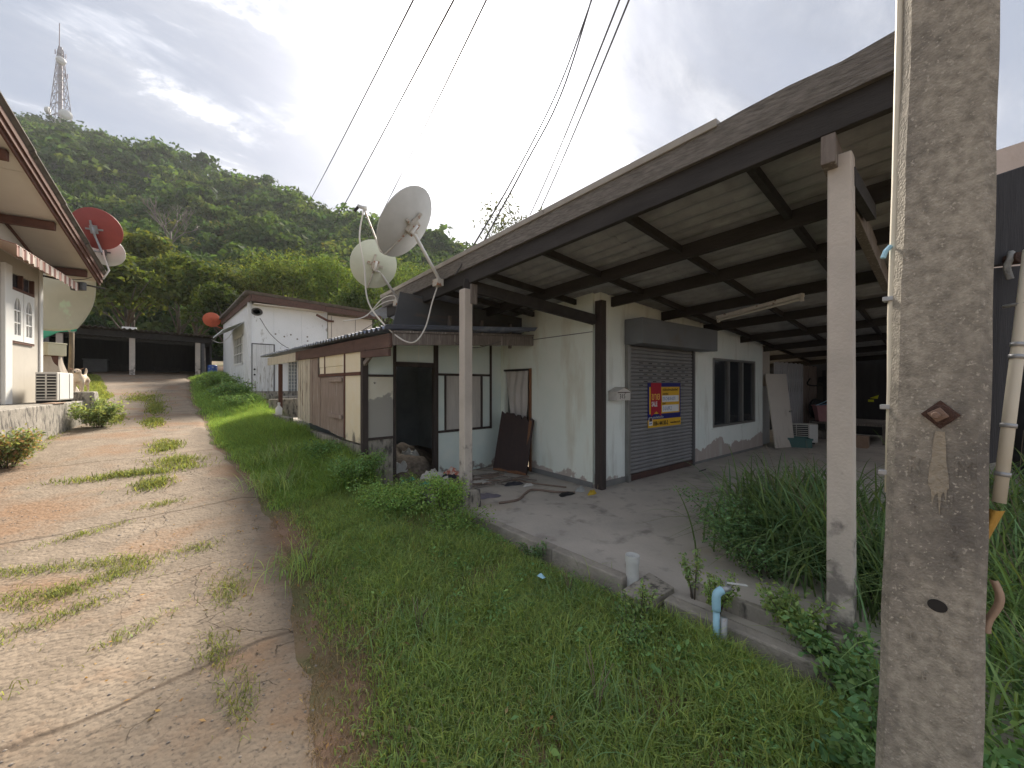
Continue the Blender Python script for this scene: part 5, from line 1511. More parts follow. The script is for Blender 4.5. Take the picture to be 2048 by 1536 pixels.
# streaked rust run below the bolt
m = MB(); m.prism([(-0.008, 0.0), (0.010, 0.0), (0.013, -0.04), (0.014, -0.08), (0.019, -0.12), (0.021, -0.155), (0.017, -0.16), (0.016, -0.20), (0.012, -0.165), (0.007, -0.175), (0.004, -0.235), (0.000, -0.17), (-0.006, -0.18), (-0.010, -0.21), (-0.013, -0.165), (-0.019, -0.15), (-0.018, -0.11), (-0.013, -0.07), (-0.012, -0.03)], on_pole(1.468, 0.012, 0.0025), pr, (PT - PB).normalized(), pn * 0.0006)
m.build('rust_run', 'rust_stain', pol)

# conduits strapped to the pole
cd = thing('conduit_pipe', 'thin cream conduit strapped to the left edge of the pole', 'pipe', on_pole(1.2, -0.155, -0.03))
MB().tube([on_pole(z, -0.148 + 0.014 * (3.2 - z) / 2 - (0.004 if 1.7 < z < 1.9 else 0), -0.035) for z in (1.27, 1.6, 1.8, 2.2, 2.6, 3.0, 3.6)], 0.0105, 10).build('pipe', 'pvc_cream', cd, smooth=True)
for z in (1.33, 1.53, 1.86):
    MB().frame(on_pole(z, -0.15 + 0.014 * (3.2 - z) / 2, -0.034), pr, pn, UZ, -0.022, -0.015, -0.007, 0.03, 0.0145, 0.007).build('strap', 'galv', cd, bevel=0.002)
m = MB(); m.tube([on_pole(2.02, -0.150, -0.02), on_pole(2.005, -0.165, -0.015), on_pole(1.985, -0.172, -0.012)], 0.007, 7); m.build('blue_tie', 'pvc_blue', cd)
# boards, second conduit and scraps on the right side of the pole
bd2 = thing('bolted_boards', 'dark weathered boards bolted to the far side of the pole', 'boards', (1.83, -0.15, 1.3))
bo, bu = Vector((1.855, -0.117, 0.0)), Vector((0.75, -0.66, 0)).normalized()
m = MB(); m.prism([(-0.06, 1.946), (0.4, 2.0), (0.4, 2.36), (-0.06, 2.205)], bo, bu, UZ, Vector((0.66, 0.75, 0)) * 0.03)
m.build('board', 'black_board', bd2, bevel=0.003)
m = MB(); m.prism([(-0.06, 1.36), (-0.005, 1.37), (0.055, 1.84), (0.13, 1.95), (0.13, 1.958), (-0.06, 1.94)], bo + Vector((0.66, 0.75, 0)) * 0.004, bu, UZ, Vector((0.66, 0.75, 0)) * 0.03)
m.build('board', 'black_board', bd2)
m = MB(); m.lathe([(0, 0), (0.016, 0), (0.016, 0.03), (0, 0.03)], (1.862, -0.124, 1.965), (-0.66, -0.75, 0), 10); m.build('bolt', 'rust', bd2)
cd2 = thing('conduit_pipe', 'thick cream pipe slanting beside the dark boards, strapped with metal bands', 'pipe', (1.74, -0.13, 1.3))
q0, q1 = Vector((1.802, -0.149, 1.835)), Vector((1.75, -0.102, 1.268))
MB().tube([q0 + (q0 - q1) * 0.25, q0, q0.lerp(q1, 0.5), q1], 0.0135, 12).build('pipe', 'pvc_cream', cd2, smooth=True)
for t in (0.22, 0.28, 0.62, 0.86):
    c = q0.lerp(q1, t)
    MB().lathe([(0.0138, -0.006), (0.0162, -0.006), (0.0162, 0.006), (0.0138, 0.006)], c, (q1 - q0), 14).build('band', 'galv', cd2, smooth=True)
cable('rope_tail', [(1.85, -0.13, 1.985), (1.838, -0.128, 1.965), (1.838, -0.122, 1.94), (1.842, -0.128, 1.905)], 0.008, 'rope', 'frayed pale rope end knotted at the bolted boards', 'rope')
cable('tied_string', [(1.80, -0.17, 1.86), (1.79, -0.16, 1.83), (1.80, -0.135, 1.825), (1.83, -0.115, 1.825)], 0.005, 'rope', 'knotted pale string tied round the slanting pipe', 'rope')
m = MB(); m.grid(lambda a, b: Vector((1.715, -0.096, 1.255)) + pr * (0.03 * (a - 0.5) * (1 - 0.5 * b) - 0.028 * b) + pn * (0.02 - 0.02 * (2 * a - 1) ** 2) - UZ * (b * 0.105 + 0.012 * math.sin(a * 9) * b), 8, 8)
m.build('torn_wrap', 'plastic_torn', label='torn orange-brown plastic wrap hanging at the pipe end', cat='plastic wrap', smooth=True)
m = MB(); m.grid(lambda a, b: Vector((1.70, -0.080, 1.065)) + pr * (0.018 * a + 0.012 * math.sin(b * 5)) - UZ * (b * 0.15) + pn * (0.012 * math.sin(a * 3)), 5, 9)
m.build('paper_scrap', 'cardboard', label='curled brown paper scrap stuck on the pole side', cat='paper', smooth=True)
# thick rope at the column foot
cable('old_rope', [(3.30, 0.30, -0.03), (3.16, 0.22, 0.03), (3.02, 0.15, 0.10), (2.86, 0.05, 0.17), (2.6, -0.05, 0.20)], 0.016, 'rope', 'thick twisted grey rope tied low at the near column', 'rope')
# neighbour's pale wall far right
nb_ = thing('neighbour_wall', 'pale pink rendered wall top behind the dark boards', 'wall', (9.6, -0.6, 3.2))
d_ = Vector((0.80, -0.60, 0))
MB().prism([(0, 3.2), (1.6, 3.2), (1.6, 5.75), (0, 5.2)], (9.6, -0.50, 0), d_, UZ, Vector((0.6, 0.8, 0)) * 0.12).build('panel', 'pink_render', nb_)

# ------------------------------------------------------------------ small things along the kerb
m = MB(); m.lathe([(0.0, -0.25), (0.052, -0.25), (0.052, 0.10), (0.059, 0.10), (0.059, 0.155), (0.050, 0.155), (0.047, 0.12), (0.0, 0.12)], (2.985, 1.775, 0.0), n=24)
m.build('drain_pipe', 'pvc_white', smooth=False, label='white plastic pipe stub with collar standing at the kerb', cat='pipe')
m = MB(); m.hexa([(2.74, 1.74, -0.14), (2.73, 1.50, -0.14), (3.09, 1.46, -0.12), (3.18, 1.73, -0.12), (2.74, 1.74, -0.05), (2.73, 1.50, -0.05), (3.09, 1.46, -0.035), (3.18, 1.73, -0.035)])
m.build('cover_slab', 'concrete_old', label='loose concrete cover slab lying across the kerb drain', cat='slab', bevel=0.008)
tp_ = thing('water_tap', 'pale blue water pipe with elbow and tap rising from grass', 'tap', (2.79, 1.02, -0.2))
MB().tube([(2.79, 1.03, -0.3), (2.785, 1.03, 0.13)], 0.0215, 12).build('pipe', 'pvc_blue', tp_, smooth=True)
MB().tube(bez([(2.785, 1.03, 0.08), (2.785, 1.03, 0.17), (2.795, 1.022, 0.20), (2.82, 1.005, 0.215)], 12), 0.0275, 12).build('elbow', 'pvc_blue', tp_, smooth=True)
MB().tube([(2.815, 1.008, 0.212), (2.87, 0.975, 0.225)], 0.02, 10).build('valve', 'galv', tp_, smooth=True)
MB().beam((2.845, 0.99, 0.262), (2.965, 0.90, 0.235), 0.02, 0.008).build('handle', 'pvc_white', tp_, bevel=0.002)
MB().tube([(2.845, 0.99, 0.225), (2.845, 0.99, 0.27)], 0.008, 8).build('stem', 'galv', tp_)
MB().tube([(2.785, 0.99, -0.3), (2.80, 0.985, 0.045)], 0.021, 12).build('pipe_stub', 'galv', label='short rusty metal pipe stub beside the blue tap pipe', cat='pipe', smooth=True)
MB().tube([(2.60, 1.95, -0.165), (2.665, 1.72, -0.16)], 0.014, 10).build('loose_pipe', 'pvc_blue', label='pale blue pipe length lying in grass below the kerb', cat='pipe', smooth=True)
m = MB(); m.grid(lambda a, b: (2.44 + a * 0.05, 2.30 + b * 0.07, -0.06 + 0.03 * math.sin(a * 4) * math.sin(b * 3)), 6, 6); m.build('litter_scrap', 'pvc_blue', label='small light blue litter scrap in the grass', cat='litter', smooth=True)
m = MB(); m.grid(lambda a, b: (3.25 + a * 0.07, 0.74 + b * 0.07, -0.02 + 0.045 * math.sin(a * 3.1) * math.sin(b * 3.1)), 6, 6); m.build('leaf_litter', 'bag_yellow', label='orange-yellow scrap lying on the drain edge', cat='litter', smooth=True)

# ------------------------------------------------------------------ rubbish before the lean-to door and on the canopy floor


def heap(name, label, cat, c, rx, ry, h, mat, seed, n=26):
    rg = random.Random(seed)
    ph = [rg.uniform(0, 6.28) for _ in range(8)]

    def fn(a, b):
        ang, rr = a * 2 * math.pi, b
        rad = 1 + 0.22 * math.sin(ang * 2 + ph[0]) + 0.16 * math.sin(ang * 3 + ph[1]) + 0.09 * math.sin(ang * 5 + ph[2])
        x, y = math.cos(ang) * rr * rad, math.sin(ang) * rr * rad
        z = (1 - rr ** 3) * h * (1 + 0.35 * math.sin(x * 5 + ph[3]) * math.cos(y * 6 + ph[4])) + 0.12 * h * math.sin(x * 13 + ph[5]) * math.sin(y * 11 + ph[6]) * (1 - rr ** 4)
        return (c[0] + x * rx, c[1] + y * ry, c[2] + max(0, z) + 0.004)
    return MB().grid(fn, n, 8).build(name, mat, label=label, cat=cat, smooth=True)


F0 = SLAB
heap('rubbish_heap', 'dark mound of rotting litter outside the lean-to door', 'rubbish', (3.45, 5.62, F0), 0.75, 0.42, 0.13, 'debris', 1, 40)
heap('rubbish_heap', 'dark rubbish covering the floor inside the lean-to doorway', 'rubbish', (3.55, 7.3, -0.06), 0.9, 0.8, 0.34, 'debris', 2, 40)
heap('green_cloth', 'crumpled bright green cloth on the rubbish by the doorway', 'cloth', (2.98, 5.72, F0 + 0.04), 0.17, 0.13, 0.12, 'cloth_green', 3)
heap('green_cloth', 'green plastic rag beside the white carton in rubbish', 'cloth', (3.17, 5.46, F0 + 0.04), 0.16, 0.10, 0.10, 'cloth_green', 4)
heap('white_rag', 'white and grey rag bundled on the rubbish heap', 'cloth', (3.42, 5.75, F0 + 0.08), 0.22, 0.15, 0.14, 'cloth_white', 5)
heap('red_cloth', 'red patterned cloth lying on the rubbish heap', 'cloth', (3.78, 5.72, F0 + 0.05), 0.24, 0.15, 0.15, 'cloth_red', 6)
heap('dark_cloth', 'black cloth bunched between the rags', 'cloth', (3.58, 5.52, F0 + 0.05), 0.16, 0.12, 0.12, 'cloth_dark', 7)
heap('grey_rag', 'grey blue rag at the weedy edge of the rubbish', 'cloth', (2.95, 5.35, F0 - 0.02), 0.16, 0.14, 0.12, 'cloth_lilac', 8)
heap('plastic_bag', 'pale plastic bag just inside the lean-to doorway', 'bag', (3.25, 6.62, -0.05), 0.20, 0.15, 0.20, 'bag_clear', 9)
heap('plastic_bag', 'pale folded plastic sack deeper in the doorway', 'bag', (3.62, 6.95, 0.12), 0.18, 0.15, 0.18, 'bag_clear', 10)
heap('lilac_cloth', 'greyish net cloth lying flat behind the column pedestal', 'cloth', (3.62, 4.62, F0), 0.20, 0.16, 0.03, 'cloth_lilac', 11)
heap('dark_cloth', 'small black cloth lying flat on the concrete floor', 'cloth', (4.42, 4.85, F0), 0.15, 0.10, 0.035, 'cloth_dark', 12)
heap('white_rag', 'small white rag beside the flat black cloth', 'cloth', (4.55, 4.62, F0), 0.09, 0.06, 0.03, 'cloth_white', 13)
heap('yellow_bag', 'crumpled yellow plastic bag beside the corner post', 'bag', (4.93, 3.62, F0), 0.085, 0.06, 0.05, 'bag_yellow', 14)
heap('plastic_bag', 'clear crumpled bag between the yellow bag and wall', 'bag', (4.96, 3.86, F0), 0.12, 0.07, 0.05, 'bag_clear', 15)
heap('black_dish', 'flat black plastic pan on floor near corner post', 'pan', (4.60, 3.85, F0), 0.13, 0.08, 0.03, 'black_plastic', 16)
m = MB(); m.frame((3.33, 5.36, F0 + 0.05), Vector((0.8, -0.5, 0.3)).normalized(), Vector((0.5, 0.8, 0)).normalized(), UZ, -0.13, -0.1, 0, 0.13, 0.1, 0.12)
m.build('carton', 'cloth_white', label='squashed white carton on the rubbish heap', cat='box', bevel=0.01)
m = MB(); m.grid(lambda a, b: (4.02 + a * 0.30 - b * 0.08, 5.15 + b * 0.22 + a * 0.05, F0 + 0.02 + 0.012 * math.sin(a * 6)), 8, 6, thick=(0, 0, 0.006)); m.build('white_tile', 'cloth_white', label='white board scrap lying before the broken door', cat='board')
random.seed(12)
G = 'broken battens strewn before the broken door'
for i in range(16):
    a = random.uniform(-0.5, 0.5) + (math.pi / 2 if random.random() < 0.25 else 0)
    x, y = random.uniform(3.7, 4.9), random.uniform(4.95, 5.9)
    L_ = random.uniform(0.3, 0.9)
    dx, dy = math.cos(a) * L_ / 2, math.sin(a) * L_ / 2
    MB().beam((x - dx, y - dy, F0 + 0.012 + 0.006 * (i % 5)), (x + dx, y + dy, F0 + 0.014 + 0.008 * (i % 5)), 0.035, 0.016).build('broken_batten', 'timber_grey' if i % 2 else 'hose_brown', label='broken timber batten strewn on floor by the broken door', cat='timber', group=G)
cable('garden_hose', [(3.55, 4.18, F0 + 0.018), (3.85, 4.12, F0 + 0.018), (4.15, 4.28, F0 + 0.018), (4.4, 4.35, F0 + 0.018), (4.55, 4.05, F0 + 0.018), (4.75, 3.8, F0 + 0.018)], 0.017, 'hose_brown', 'brown garden hose snaking over the canopy floor', 'hose')
cable('garden_hose', [(4.9, 4.1, F0 + 0.016), (4.7, 4.6, F0 + 0.016), (4.6, 5.0, F0 + 0.016), (4.2, 5.25, F0 + 0.03)], 0.013, 'hose_brown', 'thin dark hose along the side wall foot', 'hose')

# ------------------------------------------------------------------ things stored deep under the canopy
ox, oy = px0, py0
ld_ = thing('leaning_door', 'cream flush door leaning at the end of the mint wall', 'door', (ox + 0.35, oy - 0.25, SLAB))
e0, e1 = Vector((ox + 0.00, oy - 0.30, SLAB)), Vector((ox + 0.55, oy - 0.52, SLAB))
eu = (e1 - e0).normalized(); el_ = Vector((0.16, 0.16, 1)).normalized(); en = eu.cross(el_).normalized()
MB().prism([(0, 0), (0.72, 0), (0.80, 2.0), (0.0, 2.0)], e0, eu, el_, en * 0.035).build('leaf', 'beige_board', ld_, bevel=0.003)
MB().lathe([(0, 0), (0.02, 0), (0.012, 0.03), (0.026, 0.05), (0.026, 0.07), (0, 0.075)], e0 + eu * 0.70 + el_ * 0.95 + en * 0.034, en, 10).build('knob', 'galv', ld_, smooth=True)
if en.y > 0: pass
ac2 = aircon('aircon_unit', 'disused white air conditioner standing on the floor behind green crate', (13.35, 2.72, SLAB + 0.03), Vector((0.35, -0.93, 0)).normalized(), Vector((-0.93, -0.35, 0)).normalized(), 0.95)
gc = thing('green_crate', 'dark green plastic crate on floor before the old air conditioner', 'crate', (12.72, 2.72, SLAB))
cu_, cv_ = Vector((0.45, -0.89, 0)).normalized(), Vector((0.89, 0.45, 0)).normalized()
m = MB()
for a in ((-0.34, -0.2, 0, 0.34, 0.2, 0.012), (-0.34, -0.2, 0.012, 0.34, -0.185, 0.24), (-0.34, 0.185, 0.012, 0.34, 0.2, 0.24), (-0.34, -0.185, 0.012, -0.325, 0.185, 0.24), (0.325, -0.185, 0.012, 0.34, 0.185, 0.24)):
    m.frame((12.72, 2.72, SLAB), cu_, cv_, UZ, *a)
m.build('body', 'crate_green', gc)
m = MB()
for a in ((-0.36, -0.22, 0.20, 0.36, -0.2005, 0.25), (-0.36, 0.2005, 0.20, 0.36, 0.22, 0.25)):
    m.frame((12.72, 2.72, SLAB), cu_, cv_, UZ, *a)
for x in (-0.2, 0.0, 0.2): m.frame((12.72, 2.72, SLAB), cu_, cv_, UZ, x - 0.012, -0.215, 0.0, x + 0.012, -0.2005, 0.2)
m.build('rim', 'crate_green', gc)
tb = thing('low_table', 'long low timber table in the dark under the canopy', 'table', (15.6, 2.0, SLAB))
MB().box(14.7, 1.0, 0.42, 16.8, 2.75, 0.48).build('tabletop', 'timber_grey', tb, bevel=0.006)
for (x, y) in ((14.8, 1.1), (14.8, 2.65), (16.7, 1.1), (16.7, 2.65)):
    MB().box(x - 0.05, y - 0.05, SLAB, x + 0.05, y + 0.05, 0.419).build('leg', 'timber_grey', tb)
bk = thing('laundry_basket', 'pink tapered plastic basket standing on the low table', 'basket', (14.95, 2.42, 0.48))
c = Vector((14.95, 2.42, 0.482))
m = MB()
for k in range(4):
    ang = k * math.pi / 2 + 0.4
    nx1, nx2 = Vector((math.cos(ang), math.sin(ang), 0)), Vector((-math.sin(ang), math.cos(ang), 0))
    m.hexa([c + nx1 * 0.20 - nx2 * 0.20, c + nx1 * 0.20 + nx2 * 0.20, c + nx1 * 0.185 + nx2 * 0.185, c + nx1 * 0.185 - nx2 * 0.185,
            c + nx1 * 0.27 - nx2 * 0.27 + UZ * 0.46, c + nx1 * 0.27 + nx2 * 0.27 + UZ * 0.46, c + nx1 * 0.255 + nx2 * 0.255 + UZ * 0.46, c + nx1 * 0.255 - nx2 * 0.255 + UZ * 0.46])
m.build('side', 'basket_pink', bk)
m = MB()
for k in range(4):
    ang = k * math.pi / 2 + 0.4
    nx1, nx2 = Vector((math.cos(ang), math.sin(ang), 0)), Vector((-math.sin(ang), math.cos(ang), 0))
    m.beam(c + nx1 * 0.275 - nx2 * 0.29 + UZ * 0.455, c + nx1 * 0.275 + nx2 * 0.29 + UZ * 0.455, 0.04, 0.035)
m.build('rim', 'basket_pink', bk)
for i, (pts, mt_) in enumerate((([(14.75, 2.62, 0.95), (14.9, 2.5, 1.02), (15.1, 2.4, 1.1), (15.15, 2.3, 1.2), (15.0, 2.28, 1.18)], 'pvc_blue'), ([(15.0, 2.3, 0.96), (15.15, 2.2, 1.03), (15.3, 2.05, 1.0), (15.35, 1.95, 0.85)], 'hanger_blue'), ([(14.8, 2.55, 0.95), (14.95, 2.35, 1.0), (15.1, 2.25, 0.98), (15.25, 2.1, 0.97)], 'hanger_blue'))):
    cable('clothes_hanger', pts, 0.012, mt_, ['pale blue clothes hanger poking out of the pink basket', 'blue clothes hanger hanging over the basket rim', 'blue clothes hanger lying across the pink basket'][i], 'hanger', n=16)
ex = thing('exercise_machine', 'black exercise machine with handlebar behind the pink basket', 'exercise machine', (15.7, 2.55, 0.48))
MB().beam((15.75, 2.52, 0.48), (15.70, 2.55, 2.05), 0.14, 0.10, up=(1, 0, 0)).build('mast', 'black_plastic', ex, bevel=0.01)
MB().tube(bez([(15.95, 2.30, 1.75), (15.55, 2.22, 1.60), (15.45, 2.32, 1.55), (15.5, 2.6, 1.55), (15.45, 2.85, 1.55), (15.55, 2.98, 1.62), (15.8, 2.95, 1.78)], 30), 0.02, 8).build('handlebar', 'black_plastic', ex, smooth=True)
MB().frame((15.62, 2.55, 1.72), (0, 1, 0), Vector((0.4, 0, 0.9)).normalized(), Vector((-0.9, 0, 0.4)).normalized(), -0.16, -0.1, 0, 0.16, 0.1, 0.04).build('console', 'black_plastic', ex, bevel=0.01)
MB().lathe([(0.16, -0.04), (0.30, -0.05), (0.32, 0), (0.30, 0.05), (0.16, 0.04)], (15.35, 2.72, 0.83), (0.3, 0.95, 0), 26).build('flywheel', 'black_plastic', ex, smooth=True)
MB().box(15.2, 2.5, 0.482, 16.2, 2.68, 0.56).build('base', 'black_plastic', ex, bevel=0.01)
m = MB(); m.frame((16.9, 1.6, 0.9), (0, 1, 0), (1, 0, 0), UZ, -0.08, 0, 0.13, 0.05, 0.06, 0.2); m.prism([(-0.12, 0.0), (0.06, 0.02), (-0.02, 0.06), (-0.15, 0.12)], (16.88, 1.55, 1.13), (0, 1, 0), UZ, (0.05, 0, 0))
m.build('safety_vest', 'yellow_vest', label='bright yellow vest hung in the dark canopy back', cat='vest')
for i, (x, y, w_, h_, mat) in enumerate(((15.3, 2.5, 0.35, 0.25, 'concrete_old'), (13.9, 1.55, 0.40, 0.30, 'cardboard'))):
    m = MB(); m.box(x - w_ / 2, y - w_ / 2, SLAB, x + w_ / 2, y + w_ / 2, SLAB + h_); m.box(x - w_ / 2 - 0.01, y - 0.02, SLAB + h_ + 0.0005, x + w_ / 2 + 0.01, y + 0.02, SLAB + h_ + 0.006)
    m.build('storage_box', mat, label=['grey box pushed under the low table', 'brown cardboard box on the canopy floor behind grass'][i], cat='box', bevel=0.006)
m = MB(); m.lathe([(0, 0), (0.05, 0), (0.05, 0.16), (0.02, 0.2), (0.02, 0.24), (0, 0.24)], (14.55, 2.78, SLAB), n=12); m.build('bottle', 'white_paint', label='small white bottle on floor beside the table leg', cat='bottle', smooth=True)
m = MB(); m.prism([(0, 0), (0.28, 0.01), (0.30, 0.03), (0.02, 0.02)], (7.7, 3.15, SLAB + 0.002), HU, HV, (0, 0, 0.012)); m.build('rubber_mat', 'black_plastic', label='small black mat scrap by the shutter foot', cat='mat')

# ------------------------------------------------------------------ the wooded hill
RIDGE = np.array([(-260, 560, 150), (-148.7, 456, 168), (-70, 385, 160), (-44.2, 361.4, 158), (-2.6, 312.9, 134), (28, 264.9, 112), (48, 233.3, 98), (58.1, 217.3, 87), (69.6, 193.4, 75), (81.7, 175.7, 67), (93.1, 158.6, 59), (102, 143.7, 50), (110.4, 129.4, 40), (122.7, 111.5, 22), (141.6, 87.6, 2)], dtype=float)
BASE = np.array([(-120, 110, 3.2), (-60, 92, 3.2), (-38, 88, 3.2), (-28, 86, 3.3), (-15.3, 80, 3.6), (-0.6, 64, 3.7), (12.2, 56, 3.7), (18, 52, 3.8), (25.3, 49, 3.8), (32, 47, 3.8), (39, 45.7, 3.7), (46, 43, 3.6), (54, 41, 3.4), (62, 38.3, 3.2), (75, 34, 3.0)], dtype=float)
SS = np.linspace(0, 1, len(RIDGE))


def hill_pt(s, t):
    s, t = np.asarray(s, dtype=float), np.asarray(t, dtype=float)
    b = np.stack([np.interp(s, SS, BASE[:, k]) for k in range(3)], -1)
    r = np.stack([np.interp(s, SS, RIDGE[:, k]) for k in range(3)], -1)
    tt = t[..., None]
    p = b + (r - b) * tt
    zz = b[..., 2] + (r[..., 2] - b[..., 2]) * np.where(t <= 1, t ** 1.12, 1 - (t - 1) * 1.2)
    lump = vnoise(p[..., 0], p[..., 1], 31, 0.035) * 5.0 * np.clip(t * (1.15 - np.minimum(t, 1.1)) * 4, 0, 1)
    p[..., 2] = zz + lump - 0.4
    return p


s_, t_ = np.meshgrid(np.linspace(0, 1, 61), np.concatenate([np.linspace(0, 1, 41), [1.1, 1.3, 1.6, 1.85]]))
hv = hill_pt(s_, t_).reshape(-1, 3)
nxh = 61
ii = (np.arange(s_.shape[0] - 1).reshape(-1, 1) * nxh + np.arange(nxh - 1)).ravel()
np_obj('hill', hv, np.stack([ii, ii + 1, ii + 1 + nxh, ii + nxh], 1), 'hill_soil', kind='structure', smooth=True)

rgf = np.random.default_rng(5)


def crown_proto(n, lobes, rng, flat=0.8):
    """leaf centres and outward normals of a lumpy unit crown"""
    C, Nn = [], []
    ctr = []
    for k in range(lobes):
        a = rng.uniform(0, 2 * np.pi); rr = rng.uniform(0.15, 0.62); z = rng.uniform(-0.35, 0.62)
        ctr.append((math.cos(a) * rr, math.sin(a) * rr, z * flat, rng.uniform(0.32, 0.52)))
    per = n // lobes
    for (x, y, z, r) in ctr:
        d = unit(rng.normal(size=(per, 3)))
        d[:, 2] = np.where(d[:, 2] < -0.35, -d[:, 2], d[:, 2])
        rad = r * rng.uniform(0.72, 1.08, size=(per, 1))
        C.append(np.array([x, y, z]) + d * rad * np.array([1, 1, flat]))
        Nn.append(unit(d + 0.55 * rng.normal(size=(per, 3))))
    return np.concatenate(C), np.concatenate(Nn)


def forest():
    V_, F_, K_ = [], [], []
    protos = {q: [crown_proto(q, 9, rgf) for _ in range(5)] for q in (130, 230, 420)}
    off = 0
    greens = [(0.058, 0.088, 0.026), (0.070, 0.105, 0.030), (0.048, 0.076, 0.028), (0.088, 0.125, 0.032), (0.115, 0.140, 0.045), (0.062, 0.098, 0.034)]
    cnt = 0
    su, tu = np.meshgrid(np.linspace(0.0, 0.98, 66), np.linspace(0.02, 1.04, 40))
    su = (su + rgf.uniform(-0.008, 0.008, su.shape)).clip(0, 1).ravel(); tu = (tu + rgf.uniform(-0.014, 0.014, tu.shape)).clip(0.01, 1.06).ravel()
    P = hill_pt(su, tu)
    for p, t in zip(P, tu):
        d = p[0] * 0.6718 + p[1] * 0.7407
        lat = p[0] * 0.7407 - p[1] * 0.6718
        q = lat / d
        if q < -1.75 or q > 0.12: continue
        n = 420 if d < 85 else (230 if d < 150 else 130)
        c, nn = protos[n][rgf.integers(5)]
        R_ = rgf.uniform(2.6, 6.2) * (1.18 if d > 150 else 1.0) * (1.25 if rgf.random() < 0.10 else 1)
        H_ = R_ * rgf.uniform(0.75, 1.15)
        a = rgf.uniform(0, 6.28)
        M = np.array([[math.cos(a), -math.sin(a), 0], [math.sin(a), math.cos(a), 0], [0, 0, 1]])
        cc = (c @ M.T) * np.array([R_, R_, H_]) + p + np.array([0, 0, H_ * 0.75])
        sz = rgf.uniform(0.55, 1.25, len(cc)) * R_ * (0.17 if n == 130 else (0.135 if n == 230 else 0.105))
        v, f = leaf_quads(cc, sz, nn @ M.T, 0.62, rgf)
        V_.append(v); F_.append(f + off); off += len(v)
        g = np.array(greens[rgf.integers(len(greens))]) * np.array((0.92, 1.08, 1.15)) * rgf.uniform(0.70, 1.25)
        if t > 0.10 and t < 0.5 and rgf.random() < 0.07: g = np.array((0.13, 0.145, 0.055))
        K_.append(np.repeat(tint(len(cc), g, 0.22, rgf), 4, axis=0)); cnt += 1
    np_obj('forest', np.concatenate(V_), np.concatenate(F_), 'leaf', np.concatenate(K_), kind='stuff', label='dense green forest covering the steep hillside', cat='forest')
    return cnt


forest()

# ------------------------------------------------------------------ single trees


def tree(name, label, base, h, R_, n, leaf, col, seed, flat=0.9, lobes=12, trunk_r=0.16, group=None, bark='bark', gap=0.0, feather=False, lift=0.58):
    rng = np.random.default_rng(seed)
    rd = random.Random(seed)
    b = Vector(base)
    t = thing(name, label, 'tree', b, group)
    m = MB()
    top = b + UZ * h * lift
    bend = Vector((rd.uniform(-0.3, 0.3), rd.uniform(-0.3, 0.3), 0))
    m.tube([b - UZ * 0.4, b + UZ * h * 0.25 + bend * 0.4, top + bend], [trunk_r * 1.25, trunk_r, trunk_r * 0.6], 9)
    tr = m.build('trunk', bark, t, smooth=True)
    m = MB()
    for k in range(9):
        a = rd.uniform(0, 6.28); s0 = rd.uniform(0.35, 1.0)
        p0 = b.lerp(top + bend, s0)
        e = top + bend + Vector((math.cos(a) * R_ * 0.75, math.sin(a) * R_ * 0.75, rd.uniform(-0.1, 0.75) * R_))
        mid = p0.lerp(e, 0.5) + UZ * R_ * 0.12
        m.tube([p0, mid, e], [trunk_r * 0.5, trunk_r * 0.28, trunk_r * 0.08], 6)
    m.build('limb', bark, tr, smooth=True)
    c, nn = crown_proto(n, lobes, rng, flat)
    cc = c * R_ * 1.12 + np.array(top + bend) + np.array([0, 0, R_ * 0.25])
    if feather:
        k = rng.normal(size=c.shape) * R_ * 0.10; cc = cc + k
    sz = rng.uniform(0.6, 1.3, len(cc)) * leaf
    v, f = leaf_quads(cc, sz, nn, 0.28 if feather else 0.5, rng)
    np_obj('crown', v, f, 'leaf', np.repeat(tint(len(cc), col, 0.26, rng), 4, axis=0), parent=t, org=tuple(b))
    return t


def gtree(x, y, h, R_, n, leaf, col, seed, label, **k):
    return tree('leafy_tree', label, (x, y, max(zgf(x, y), 2.0)), h, R_, n, leaf, col, seed, **k)


gtree(-1.9, 62.0, 14.5, 4.6, 5200, 0.30, (0.125, 0.15, 0.045), 41, 'bright yellow-green tree behind the open shed roof', flat=1.1)
gtree(-6.0, 50.0, 8.5, 3.9, 4600, 0.24, (0.085, 0.115, 0.034), 42, 'dark green tree right behind the left end of shed', flat=0.9)
gtree(-1.5, 43.0, 8.0, 3.5, 4600, 0.22, (0.110, 0.140, 0.040), 43, 'leafy mid-green tree behind the middle of the shed')
gtree(2.6, 44.0, 8.0, 3.4, 4400, 0.22, (0.080, 0.110, 0.036), 44, 'dark leafy tree behind the right end of the shed')
gtree(2.0, 57.0, 11.0, 4.0, 4600, 0.27, (0.120, 0.150, 0.045), 45, 'green tree rising behind the dark shed trees')
gtree(6.6, 45.0, 9.0, 3.4, 5200, 0.20, (0.135, 0.160, 0.060), 46, 'pale feathery tree behind the white house corner', feather=True)
gtree(9.4, 42.5, 10.5, 3.4, 5600, 0.20, (0.140, 0.185, 0.060), 47, 'light green feathery tree above the white house roof', feather=True)
gtree(13.6, 42.0, 11.5, 3.7, 5800, 0.20, (0.130, 0.190, 0.055), 48, 'light green feathery tree behind the cream roof dish', feather=True)
gtree(18.5, 41.0, 11.0, 3.6, 5400, 0.20, (0.115, 0.170, 0.052), 49, 'green feathery tree right of the cream roof dish', feather=True)
gtree(13.0, 33.0, 7.5, 2.9, 4800, 0.17, (0.090, 0.130, 0.045), 52, 'darker green tree close behind the white house roof', feather=True)
gtree(17.5, 31.0, 7.5, 2.8, 4200, 0.17, (0.085, 0.125, 0.045), 54, 'dark green tree behind the charcoal infill board', feather=True)
